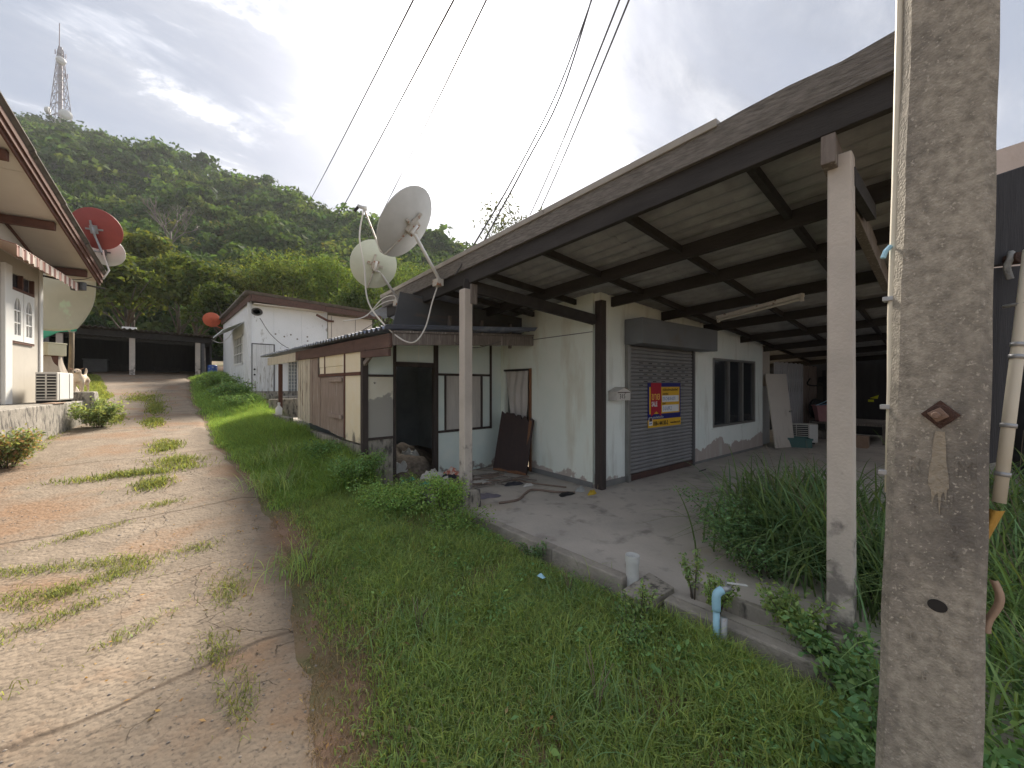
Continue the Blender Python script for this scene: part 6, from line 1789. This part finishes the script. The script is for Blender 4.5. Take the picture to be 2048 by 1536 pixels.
gtree(25.5, 46.0, 14.5, 4.2, 5200, 0.22, (0.125, 0.175, 0.060), 50, 'light green tree between the big dish and canopy roof', feather=True)
gtree(31.0, 48.0, 12.5, 3.9, 4600, 0.22, (0.120, 0.165, 0.060), 51, 'light green tree fading behind the canopy roof edge', feather=True)
gtree(-9.5, 34.0, 5.5, 2.6, 3200, 0.17, (0.075, 0.105, 0.034), 53, 'dark bushy tree left of the open shed')
gtree(3.9, 33.5, 5.5, 2.3, 3600, 0.15, (0.060, 0.085, 0.028), 57, 'dark shady tree between shed and white house')
# bare pale tree on the slope
bp_ = hill_pt(0.338, 0.30)
bt = thing('bare_tree', 'pale leafless tree standing out on the dark hillside', 'tree', tuple(bp_))


def bare_branches():
    rd = random.Random(4)
    b = Vector(bp_)
    m = MB(); m.tube([b, b + UZ * 5.0, b + UZ * 9], [0.35, 0.28, 0.2], 7); tr = m.build('trunk', 'bark_pale', bt, smooth=True)
    m = MB()

    def grow(p, d, L, r, lev):
        e = p + d * L
        m.tube([p, p.lerp(e, 0.5) + Vector((rd.uniform(-.1, .1), rd.uniform(-.1, .1), 0)) * L, e], [r, r * 0.8, r * 0.55], 5)
        if lev == 0: return
        for _ in range(3):
            nd = (d + Vector((rd.uniform(-0.6, 0.6), rd.uniform(-0.6, 0.6), rd.uniform(-0.05, 0.5)))).normalized()
            grow(p.lerp(e, rd.uniform(0.6, 1.0)), nd, L * 0.66, r * 0.55, lev - 1)
    for k in range(6):
        a = k * 1.05
        grow(b + UZ * rd.uniform(4, 9), Vector((math.cos(a) * 0.6, math.sin(a) * 0.6, 0.9)).normalized(), 5.0, 0.19, 3)
    m.build('limb', 'bark_pale', tr, smooth=True)


bare_branches()
# twiggy tops showing over the canopy roof
tree('slender_tree', 'thin twiggy tree top showing just above the canopy roof', (11.6, 11.9, 0), 8.9, 1.6, 3000, 0.10, (0.085, 0.10, 0.05), 61, lobes=9, trunk_r=0.07, feather=True, lift=0.78)
tree('slender_tree', 'small sparse tree top above the middle of the roof edge', (15.0, 9.6, 0), 10.9, 1.2, 1500, 0.10, (0.085, 0.10, 0.05), 62, lobes=8, trunk_r=0.06, feather=True, lift=0.84)

# ------------------------------------------------------------------ telecom tower on the ridge
tw = thing('telecom_tower', 'tall pale lattice telecom tower with dishes on the hilltop', 'tower', (-44.2, 361.4, 158))
TC = np.array([-43.0, 361.0, 156.0])
TH_ = 52.0


def tower_half(z): return 4.7 * max(0.0, 1 - z / TH_) ** 1.05 + 0.9


def tower():
    ca = 0.5
    ux, uy = Vector((math.cos(ca), math.sin(ca), 0)), Vector((-math.sin(ca), math.cos(ca), 0))
    o = Vector(TC)
    P = lambda sx, sy, z: o + ux * sx * tower_half(z) * 0.72 + uy * sy * tower_half(z) * 0.72 + UZ * z
    lev = [0, 7, 14, 20.5, 26.5, 32, 37, 41.5, 45.5, 49]
    for sx, sy in ((-1, -1), (1, -1), (1, 1), (-1, 1)):
        m = MB()
        for a, b in zip(lev[:-1], lev[1:]): m.tube([P(sx, sy, a), P(sx, sy, b)], 0.19, 6)
        m.build('leg', 'tower_steel_hazed', tw)
    m = MB(); h = MB()
    cor = [(-1, -1), (1, -1), (1, 1), (-1, 1)]
    for i, (a, b) in enumerate(zip(lev[:-1], lev[1:])):
        for k in range(4):
            c0, c1 = cor[k], cor[(k + 1) % 4]
            m.tube([P(*c0, a), P(*c1, b)], 0.15, 5); m.tube([P(*c1, a), P(*c0, b)], 0.15, 5)
            h.tube([P(*c0, b), P(*c1, b)], 0.15, 5)
    m.build('bracing', 'tower_steel_hazed', tw); h.build('ring_beam', 'tower_red_hazed', tw)
    m = MB(); m.beam(o, o + UZ * 50, 2.2, 1.6, up=(1, 0, 0)); m.build('cable_ladder', 'tower_steel_hazed', tw)
    MB().tube([P(-1, -1, 49), P(-1, -1, 64)], 0.22, 6).build('lightning_rod', 'tower_red_hazed', tw)
    for (z, s, sx, r) in ((40.5, 1.7, 1.6, 2.2), (10.5, -1.2, -1.0, 2.0), (8.0, 1.3, 1.35, 2.9), (-3, 1.5, 1.4, 3.0)):
        c = o + RV * (tower_half(z) * 0.72 * (1 if s > 0 else -1) * 1.35) - FV * 1.5 + UZ * z
        MB().lathe([(0, 0), (r, 0.3), (r, 1.4), (r * 0.6, 2.2), (0, 2.4)], c, RV * (1 if s > 0 else -1) - FV * 0.6, 16).build('microwave_dish', 'dish_white', tw)
    for z, k in ((47, -1), (45, 1), (44, 0.2), (33, 1)):
        for d in (-0.6, 0.6):
            c = o + RV * (k * (tower_half(z) + 1.2)) + FV * d + UZ * z
            MB().beam(c - UZ * 1.4, c + UZ * 1.4, 0.5, 0.35, up=(1, 0, 0)).build('panel_antenna', 'tower_red_hazed', tw)
        MB().tube([o + RV * (k * tower_half(z) * 0.5) + UZ * z, o + RV * (k * (tower_half(z) + 1.2)) + UZ * z], 0.15, 5).build('antenna_arm', 'tower_steel_hazed', tw)


tower()

# ------------------------------------------------------------------ grass and weeds
rg = np.random.default_rng(77)
GV, GF, GK = [], [], []
goff = 0


def add_blades(xy, h, w, bend, col, var=0.22, dz=0.0):
    global goff
    if not len(xy): return
    z = zg(xy[:, 0], xy[:, 1]) + dz
    v, f = grass_blades(xy, z, h, w, bend, rg)
    GV.append(v); GF.append(f + goff); goff += len(v)
    GK.append(np.repeat(tint(len(xy), col, var, rg), 5, axis=0))


def scatter(n, x0, x1, y0, y1):
    return np.stack([rg.uniform(x0, x1, n), rg.uniform(y0, y1, n)], 1)


# verge between drive and kerb
xy = scatter(230000, 0.3, 2.95, 0.2, 6.2)
_, re = road_edges(xy[:, 1])
dist = xy[:, 0] - re
wf_ = 0.42 + 0.20 * vnoise(xy[:, 0], xy[:, 1], 8, 2.0)
keep = rg.random(len(xy)) < sstep(0.02, wf_ + 0.15, dist) * (0.25 + 0.75 * sstep(-0.55, 0.15, vnoise(xy[:, 0], xy[:, 1], 9, 3.1)))
keep &= ~((xy[:, 0] > 2.80) & (xy[:, 1] < 4.2) & (rg.random(len(xy)) < 0.55))
xy = xy[keep]; dist = dist[keep]
lum = sstep(0.05, 0.9, dist)
hh = (0.035 + 0.085 * lum) * rg.uniform(0.6, 1.5, len(xy)) * (1 + 0.55 * vnoise(xy[:, 0], xy[:, 1], 10, 2.4)).clip(0.4, 2) * (1 + 0.3 * vnoise(xy[:, 0], xy[:, 1], 33, 7.0))
warm = sstep(0.9, 0.1, dist)
half = rg.random(len(xy)) < 0.45 + 0.25 * vnoise(xy[:, 0], xy[:, 1], 12, 1.5)
add_blades(xy[half], hh[half], 0.0028 + 0.0014 * rg.random(half.sum()), rg.uniform(0.2, 1.1, half.sum()), (0.35, 0.45, 0.15))
nh = ~half
add_blades(xy[nh], hh[nh] * 0.85, 0.0028 + 0.0018 * rg.random(nh.sum()), rg.uniform(0.3, 1.3, nh.sum()), (0.27, 0.375, 0.145))
# worn dry fringe beside the drive
xy = scatter(70000, 0.2, 1.7, 0.3, 6.0); _, re = road_edges(xy[:, 1]); d_ = xy[:, 0] - re
xy = xy[(d_ > -0.03) & (d_ < 0.55) & (rg.random(len(xy)) < 0.30 + 0.6 * vnoise(xy[:, 0], xy[:, 1], 14, 4))]
add_blades(xy, rg.uniform(0.012, 0.05, len(xy)), np.full(len(xy), 0.0019), rg.uniform(0.5, 1.6, len(xy)), (0.30, 0.225, 0.15))
# dead straw and stalks through the verge
xy = scatter(9000, 0.7, 2.9, 0.3, 5.6); _, re = road_edges(xy[:, 1])
xy = xy[(xy[:, 0] - re > 0.15) & (rg.random(len(xy)) < 0.25 + 0.6 * sstep(0, 0.6, vnoise(xy[:, 0], xy[:, 1], 35, 1.9)))]
add_blades(xy, rg.uniform(0.06, 0.17, len(xy)), np.full(len(xy), 0.0017), rg.uniform(0.2, 1.3, len(xy)), (0.403, 0.336, 0.190), 0.2)
# taller verge further along, by the lean-to
xy = scatter(90000, 0.7, 2.44, 5.6, 13.5); _, re = road_edges(xy[:, 1]); d_ = xy[:, 0] - re
k_ = rg.random(len(xy)) < sstep(0.0, 0.35, d_); xy, d_ = xy[k_], d_[k_]
hh = (0.09 + 0.26 * sstep(0.1, 1.2, d_)) * rg.uniform(0.5, 1.4, len(xy)) * (1 + 0.35 * vnoise(xy[:, 0], xy[:, 1], 15, 1.6))
add_blades(xy, hh, 0.0035 + 0.002 * rg.random(len(xy)), rg.uniform(0.2, 1.0, len(xy)), (0.273, 0.398, 0.124), 0.25)
xy = scatter(42000, 0.75, 2.75, 13.5, 27.0); _, re = road_edges(xy[:, 1]); d_ = xy[:, 0] - re
k_ = rg.random(len(xy)) < sstep(0.0, 0.4, d_); xy, d_ = xy[k_], d_[k_]
add_blades(xy, (0.12 + 0.30 * sstep(0.1, 1.2, d_)) * rg.uniform(0.5, 1.4, len(xy)), 0.007 + 0.004 * rg.random(len(xy)), rg.uniform(0.2, 1.0, len(xy)), (0.253, 0.379, 0.124), 0.25)
# lawn left of the drive and sprouts in its joints
xy = scatter(60000, -3.2, 0.2, 11.5, 27.5); le, _ = road_edges(xy[:, 1]); d_ = le - xy[:, 0]
xy = xy[(d_ > -0.15) & (rg.random(len(xy)) < 0.9)]
add_blades(xy, rg.uniform(0.05, 0.16, len(xy)), np.full(len(xy), 0.008), rg.uniform(0.2, 1.0, len(xy)), (0.26, 0.30, 0.10), 0.25)
xy = scatter(26000, -3.6, -1.2, 6.5, 13.5); le, _ = road_edges(xy[:, 1]); d_ = le - xy[:, 0]
xy = xy[(d_ > -0.25) & (rg.random(len(xy)) < sstep(-0.1, 0.5, vnoise(xy[:, 0], xy[:, 1], 16, 2.2)))]
add_blades(xy, rg.uniform(0.03, 0.11, len(xy)), np.full(len(xy), 0.005), rg.uniform(0.3, 1.2, len(xy)), (0.25, 0.285, 0.10), 0.25)
# tufts growing on the drive
TU = [(-0.75, 5.15, 0.75, 0.12, -0.35, 2600), (-1.35, 4.75, 0.8, 0.16, -0.15, 3600), (-2.3, 4.55, 0.8, 0.14, 0.1, 2600), (-1.95, 3.95, 0.9, 0.16, -0.1, 3400), (-0.35, 4.65, 0.35, 0.14, 0.3, 1200), (-0.55, 4.2, 0.35, 0.12, 0.3, 900),
      (0.05, 6.45, 0.22, 0.10, 0.2, 700), (-0.25, 8.05, 0.55, 0.16, 0.05, 2400), (0.25, 8.55, 0.28, 0.4, 0, 2000), (0.12, 9.9, 0.22, 0.55, 0, 2000), (-0.05, 7.4, 0.22, 0.3, 0, 1000), (-0.05, 13.2, 0.18, 0.7, 0, 1500), (0.0, 16.5, 0.2, 1.6, 0, 2600),
      (-0.75, 14.2, 0.16, 0.7, 0, 1200), (-0.35, 19.5, 0.5, 1.2, 0, 2200), (-0.55, 5.85, 0.3, 0.08, 0.4, 800), (0.3, 4.9, 0.2, 0.12, 0, 500), (0.42, 3.9, 0.12, 0.3, 0, 700), (0.30, 3.1, 0.09, 0.22, 0, 600), (0.33, 2.55, 0.08, 0.2, 0, 500), (-0.1, 3.7, 0.2, 0.08, 0.5, 350), (-1.0, 3.35, 0.5, 0.07, 0.2, 700)]
for (x, y, sx, sy, sh, n) in TU:
    g = rg.normal(size=(n, 2)) * np.array([sx, sy]) * 0.55
    g[:, 1] += g[:, 0] * sh
    p = g + np.array([x, y])
    p = p[rg.random(n) < 0.35 + 0.65 * sstep(-0.3, 0.3, vnoise(p[:, 0], p[:, 1], 18, 5.0))]
    far = 0.0026 if y < 7 else (0.005 if y < 12 else 0.009)
    add_blades(p, rg.uniform(0.02, 0.075, len(p)) * (1 if y < 7 else 1.5), np.full(len(p), far), rg.uniform(0.4, 1.5, len(p)), (0.24, 0.27, 0.10), 0.25, dz=0.03)
np_obj('grass', np.concatenate(GV), np.concatenate(GF), 'blade', np.concatenate(GK), kind='stuff', label='green grass on the verge and in the joints of drive', cat='grass')

# broad-leaved ground weeds through the grass
n = 34000
xy = scatter(n, 0.8, 2.95, 0.3, 5.2); _, re = road_edges(xy[:, 1])
pr_ = sstep(0.3, 1.4, xy[:, 0] - re) * sstep(-0.25, 0.45, vnoise(xy[:, 0], xy[:, 1], 19, 2.6))
xy = xy[rg.random(n) < pr_]
c = np.concatenate([xy, (zg(xy[:, 0], xy[:, 1]) + rg.uniform(0.03, 0.13, len(xy))).reshape(-1, 1)], 1)
v, f = leaf_quads(c, rg.uniform(0.007, 0.020, len(c)) * (1 + 0.7 * (rg.random(len(c)) < 0.12)), unit(rg.normal(size=(len(c), 3)) * 0.55 + np.array([0, 0, 1])), 0.5, rg)
np_obj('ground_weed', v, f, 'leaf', np.repeat(tint(len(c), (0.211, 0.358, 0.139), 0.22, rg), 4, axis=0), kind='stuff', label='low broad-leaved weeds spread through the grass', cat='weeds')

# loose gravel on the drive
n = 11000
xy = scatter(n, -3.2, 0.75, 1.2, 9.0); le, re = road_edges(xy[:, 1])
xy = xy[(xy[:, 0] < re + 0.1) & (rg.random(n) < 0.25 + 0.75 * sstep(-0.2, 0.5, vnoise(xy[:, 0], xy[:, 1], 23, 1.7)))]
z = zg(xy[:, 0], xy[:, 1]) + 0.036
r0 = rg.uniform(0.003, 0.010, len(xy)) * (1 + 0.8 * (rg.random(len(xy)) < 0.06))
octa = np.array([(1, 0, 0), (0, 1, 0), (-1, 0, 0), (0, -1, 0), (0, 0, 0.7), (0, 0, -0.7)], dtype=float)
of = np.array([(0, 1, 4), (1, 2, 4), (2, 3, 4), (3, 0, 4), (1, 0, 5), (2, 1, 5), (3, 2, 5), (0, 3, 5)])
pv = octa[None] * r0[:, None, None] * rg.uniform(0.6, 1.4, (len(xy), 6, 1)) + np.concatenate([xy, z.reshape(-1, 1)], 1)[:, None]
np_obj('gravel', pv.reshape(-1, 3), (of[None] + np.arange(len(xy))[:, None, None] * 6).reshape(-1, 3), 'pebble', kind='stuff', label='loose pale stones scattered on the broken drive', cat='gravel')


# fallen leaves on the verge and drive edge
xy = scatter(900, -0.3, 2.85, 0.4, 6.5)
c = np.concatenate([xy, (zg(xy[:, 0], xy[:, 1]) + rg.uniform(0.035, 0.075, len(xy))).reshape(-1, 1)], 1)
v, f = leaf_quads(c, rg.uniform(0.008, 0.020, len(c)), unit(rg.normal(size=(len(c), 3)) * 0.4 + np.array([0, 0, 1])), 0.45, rg)
np_obj('leaf_litter', v, f, 'leaf', np.repeat(tint(len(c), (0.34, 0.23, 0.12), 0.3, rg), 4, axis=0), kind='stuff', label='dry brown fallen leaves strewn over verge and drive edge', cat='leaf litter')


def shrub(name, label, cat, c, R_, h, n, leaf, col, seed, aspect=0.5, stems=9, spread=1.0, lean=(0, 0), tipcol=None):
    """leaves strung along arching stems"""
    rng = np.random.default_rng(seed)
    t = thing(name, label, cat, c)
    o = np.array(c, dtype=float)
    m = MB()
    C, Nn = [], []
    per = n // stems
    for k in range(stems):
        a = rng.uniform(0, 6.28); rr = R_ * rng.uniform(0.25, 1.0) * spread
        e = o + np.array([math.cos(a) * rr + lean[0], math.sin(a) * rr + lean[1], h * rng.uniform(0.6, 1.05)])
        b = o + np.array([math.cos(a) * R_ * 0.12, math.sin(a) * R_ * 0.12, 0])
        mid = (b + e) / 2 + np.array([0, 0, h * 0.18])
        pts = [(1 - q) ** 2 * b + 2 * q * (1 - q) * mid + q * q * e for q in np.linspace(0, 1, 6)]
        m.tube([tuple(p) for p in pts], [0.006 * max(1, R_ * 1.6) * (1 - 0.13 * q) for q in range(6)], 5)
        q = rng.uniform(0.12, 1.0, per) ** 0.75
        L_ = ((1 - q) ** 2)[:, None] * b + (2 * q * (1 - q))[:, None] * mid + (q * q)[:, None] * e
        C.append(L_ + rng.normal(size=(per, 3)) * R_ * 0.15 * np.array([1, 1, 0.75]))
        Nn.append(unit(rng.normal(size=(per, 3)) * 0.75 + np.array([0, 0, 0.9])))
    m.build('stem', 'bark', t, smooth=True)
    C, Nn = np.concatenate(C), np.concatenate(Nn)
    C[:, 2] = np.maximum(C[:, 2], o[2] + 0.02)
    v, f = leaf_quads(C, rng.uniform(0.6, 1.3, len(C)) * leaf, Nn, aspect, rng)
    kk = tint(len(C), col, 0.24, rng)
    if tipcol is not None:
        hi = rng.random(len(C)) < 0.30
        kk[hi] = tint(hi.sum(), tipcol, 0.2, rng)
    np_obj('foliage', v, f, 'leaf', np.repeat(kk, 4, axis=0), parent=t, org=c)
    return t


shrub('weed_bush', 'bright green feathery weed bush against the column pedestal', 'bush', (2.74, 4.30, zgf(2.74, 4.30)), 0.30, 0.50, 3600, 0.017, (0.336, 0.497, 0.153), 71, stems=22)
shrub('weed_bush', 'feathery weed bush between the rubbish and the verge', 'bush', (2.30, 4.70, zgf(2.3, 4.7)), 0.62, 0.34, 5200, 0.018, (0.296, 0.448, 0.153), 72, stems=22)
shrub('weed_bush', 'low feathery weeds spreading along the kerb end', 'bush', (2.55, 3.75, zgf(2.55, 3.75)), 0.40, 0.24, 2600, 0.016, (0.224, 0.336, 0.112), 91, stems=20)
shrub('weed_bush', 'loose leafy weeds in front of the lean-to doorway', 'bush', (2.62, 5.15, zgf(2.62, 5.15)), 0.42, 0.42, 3200, 0.018, (0.202, 0.302, 0.101), 92, stems=18)
shrub('weed_bush', 'weed bush at the lean-to corner foundation', 'bush', (2.15, 5.75, zgf(2.15, 5.75)), 0.45, 0.50, 4600, 0.02, (0.222, 0.358, 0.139), 73, stems=20)
shrub('weed_bush', 'dark weed bush below the planked shutter wall', 'bush', (2.12, 7.0, zgf(2.12, 7.0)), 0.42, 0.45, 3600, 0.024, (0.179, 0.298, 0.124), 74, stems=16)
shrub('weed_bush', 'scrappy bush at the white house corner', 'bush', (2.1, 17.6, zgf(2.1, 17.6)), 0.7, 0.75, 2600, 0.045, (0.199, 0.309, 0.139), 75, stems=16)
shrub('weed_bush', 'weed clump beside the white house side wall', 'bush', (2.0, 21.5, zgf(2.0, 21.5)), 0.8, 0.7, 2400, 0.05, (0.231, 0.339, 0.139), 76, stems=16)
shrub('weed_bush', 'weed clump before the low porch wall', 'bush', (2.0, 14.6, zgf(2.0, 14.6)), 0.6, 0.55, 2400, 0.04, (0.211, 0.328, 0.139), 77, stems=16)
shrub('ledge_shrub', 'green shrub growing against the concrete ledge', 'shrub', (-0.98, 12.95, zgf(-0.98, 12.95)), 0.45, 0.62, 3000, 0.034, (0.284, 0.348, 0.167), 78, stems=18)
shrub('ledge_shrub', 'reddish-tipped shrub at the drive side below the ledge', 'shrub', (-1.62, 9.3, zgf(-1.62, 9.3)), 0.42, 0.55, 3400, 0.026, (0.242, 0.288, 0.139), 79, stems=20, tipcol=(0.400, 0.248, 0.152))
shrub('canopy_shrub', 'dark shrub with small oval leaves at the canopy floor edge', 'shrub', (4.35, 1.35, SLAB), 0.42, 0.58, 2300, 0.02, (0.179, 0.298, 0.139), 80, stems=14, lean=(-0.25, 0.12))
shrub('canopy_shrub', 'low oval-leaved shrub spilling over the concrete floor', 'shrub', (3.95, 1.05, SLAB), 0.36, 0.34, 1800, 0.018, (0.159, 0.259, 0.124), 81, stems=12, lean=(-0.2, 0.15))
shrub('kerb_sapling', 'thin sapling with small leaves growing behind the kerb', 'sapling', (3.12, 1.32, -0.08), 0.12, 0.42, 340, 0.016, (0.273, 0.379, 0.167), 82, stems=4)
shrub('kerb_sapling', 'bushy sapling beside the tap on the drain edge', 'sapling', (3.02, 1.12, -0.08), 0.16, 0.30, 620, 0.016, (0.284, 0.398, 0.153), 83, stems=7)
shrub('kerb_sapling', 'small seedling in front of the cover slab', 'sapling', (2.62, 1.50, zgf(2.62, 1.5)), 0.14, 0.33, 460, 0.016, (0.296, 0.398, 0.167), 84, stems=6)
shrub('kerb_sapling', 'seedling patch below the loose blue pipe', 'sapling', (2.42, 1.45, zgf(2.42, 1.45)), 0.2, 0.16, 700, 0.013, (0.231, 0.358, 0.153), 85, stems=9)
shrub('kerb_sapling', 'dark weed tuft on the outer face of kerb', 'sapling', (2.80, 2.75, zgf(2.8, 2.75)), 0.16, 0.26, 520, 0.016, (0.179, 0.279, 0.139), 86, stems=7)
shrub('column_vine', 'yellow-green leafy vine between the drain edge and near column', 'vine', (3.18, 0.68, -0.1), 0.26, 0.30, 1300, 0.019, (0.284, 0.398, 0.153), 87, stems=12)
shrub('column_vine', 'broad-leaved vine heaped round the near column foot', 'vine', (2.95, 0.40, -0.15), 0.30, 0.26, 1300, 0.026, (0.199, 0.328, 0.139), 88, stems=12)
shrub('column_vine', 'dark broad-leaved weeds between the column and the power pole', 'vine', (2.35, 0.25, zgf(2.35, 0.25)), 0.36, 0.26, 1500, 0.026, (0.190, 0.318, 0.139), 89, stems=14)
shrub('column_vine', 'broad-leaved creeper on ground right of the power pole', 'vine', (2.55, -0.35, zgf(2.5, -0.35)), 0.42, 0.42, 1800, 0.03, (0.199, 0.339, 0.139), 90, stems=14)


def reeds(name, label, c, n, length, spread, seed, col, lean=(0, 0), wid=0.007):
    """long arching blades, each a folded strip of six segments"""
    rng = np.random.default_rng(seed)
    t = thing(name, label, 'tall grass', c)
    o = np.array(c, dtype=float)
    a = rng.uniform(0, 2 * np.pi, n)
    L_ = length * rng.uniform(0.55, 1.15, n)
    out = rng.uniform(0.35, 1.05, n)
    dr = np.stack([np.cos(a), np.sin(a)], 1)
    dr = dr + np.array(lean)
    b = o + np.concatenate([rng.normal(size=(n, 2)) * spread, np.zeros((n, 1))], 1)
    sd = np.stack([-np.sin(a), np.cos(a), np.zeros(n)], 1)
    S = 7
    vs = []
    for k in range(S):
        q = k / (S - 1)
        hz = L_ * out * (q ** 1.6) * 0.85
        up = L_ * (q * (1.0 - 0.15 * out) - 0.62 * out * q ** 2.6)
        p = b + np.stack([dr[:, 0] * hz, dr[:, 1] * hz, np.maximum(up, 0.01 * k)], 1)
        w_ = wid * (1 - q ** 2.2) + 0.0006
        vs += [p - sd * w_, p + sd * w_]
    v = np.stack(vs, 1).reshape(-1, 3)
    f = np.array([[2 * k, 2 * k + 1, 2 * k + 3, 2 * k + 2] for k in range(S - 1)])
    f = (f[None] + np.arange(n)[:, None, None] * 2 * S).reshape(-1, 4)
    np_obj('blades', v, f, 'blade', np.repeat(tint(n, col, 0.22, rng), 2 * S, axis=0), parent=t, org=c)
    m = MB()
    for k in range(5):
        aa = rng.uniform(0, 6.28); L1 = length * rng.uniform(0.7, 1.0)
        e = Vector(o) + Vector((math.cos(aa) * 0.35 * L1, math.sin(aa) * 0.35 * L1, L1 * 0.9))
        m.tube([Vector(o), Vector(o).lerp(e, 0.5) + UZ * 0.06, e], [0.004, 0.003, 0.0015], 5)
    m.build('seed_stem', 'bamboo', t)
    return t


GR = (0.165, 0.25, 0.115)
reeds('tall_grass', 'tall arching grass clump growing through the canopy floor edge', (5.3, 1.15, SLAB), 460, 1.15, 0.30, 101, GR, lean=(-0.30, 0.1), wid=0.010)
reeds('tall_grass', 'dense long-bladed grass clump just behind the near column', (4.55, 0.75, SLAB), 480, 1.15, 0.28, 102, GR, lean=(-0.30, 0.15), wid=0.009)
reeds('tall_grass', 'dark tall grass clump farther under the canopy', (6.4, 1.05, SLAB), 340, 1.05, 0.30, 103, GR, wid=0.009)
reeds('tall_grass', 'long grass clump between the near column and power pole', (4.1, 0.25, -0.1), 380, 1.10, 0.22, 104, GR)
reeds('tall_grass', 'tall grass clump behind the cream slanting pipe', (4.3, -0.45, -0.2), 460, 1.25, 0.26, 105, (0.242, 0.358, 0.153))
reeds('tall_grass', 'grass clump low beside the power pole base', (3.2, -0.45, -0.2), 420, 0.95, 0.24, 106, (0.242, 0.367, 0.153))
reeds('tall_grass', 'wispy grass clump along the lean-to verge', (1.55, 7.6, zgf(1.55, 7.6)), 260, 0.65, 0.22, 107, (0.316, 0.418, 0.167), wid=0.004)
reeds('tall_grass', 'wispy grass clump where the verge narrows', (1.35, 6.35, zgf(1.35, 6.35)), 240, 0.55, 0.2, 108, (0.316, 0.418, 0.167), wid=0.004)
reeds('tall_grass', 'seeding grass clump in the middle of the verge', (1.35, 2.45, zgf(1.35, 2.45)), 200, 0.34, 0.16, 109, (0.263, 0.379, 0.153), wid=0.0026)
reeds('tall_grass', 'seeding grass tuft nearest the power pole in the verge', (1.75, 1.25, zgf(1.75, 1.25)), 200, 0.36, 0.15, 110, (0.253, 0.367, 0.153), wid=0.0026)
reeds('tall_grass', 'loose grass tuft at the worn edge of drive', (1.02, 3.9, zgf(1.02, 3.9)), 200, 0.36, 0.16, 111, (0.316, 0.428, 0.153), wid=0.0026)
reeds('tall_grass', 'grass tuft against the outer kerb face', (2.55, 2.1, zgf(2.55, 2.1)), 180, 0.30, 0.15, 112, (0.242, 0.358, 0.153), wid=0.0026)

reeds('tall_grass', 'tall grass clump beyond the cream slanting pipe', (5.6, -0.55, -0.2), 420, 1.45, 0.32, 113, GR, wid=0.010)
reeds('tall_grass', 'rank grass clump growing along the added dark side wall', (7.4, -0.55, -0.1), 420, 1.35, 0.40, 114, GR, wid=0.011)

# ------------------------------------------------------------------ the humid air
hm = bpy.data.materials.new('haze_air')
hm.use_nodes = True
hm.node_tree.nodes.clear()
ho = hm.node_tree.nodes.new('ShaderNodeOutputMaterial')
hvn = hm.node_tree.nodes.new('ShaderNodeVolumePrincipled')
hvn.inputs['Color'].default_value = (0.86, 0.90, 0.95, 1)
hvn.inputs['Density'].default_value = 0.0002
hvn.inputs['Anisotropy'].default_value = 0.25
hm.node_tree.links.new(hvn.outputs[0], ho.inputs['Volume'])
MATS['haze_air'] = hm
MB().box(-1100, -900, -3.0, 1400, 1700, 236).build('haze', 'haze_air', kind='stuff', label='thin humid haze over the drive and hill', cat='haze')
SC.cycles.volume_bounces = 1
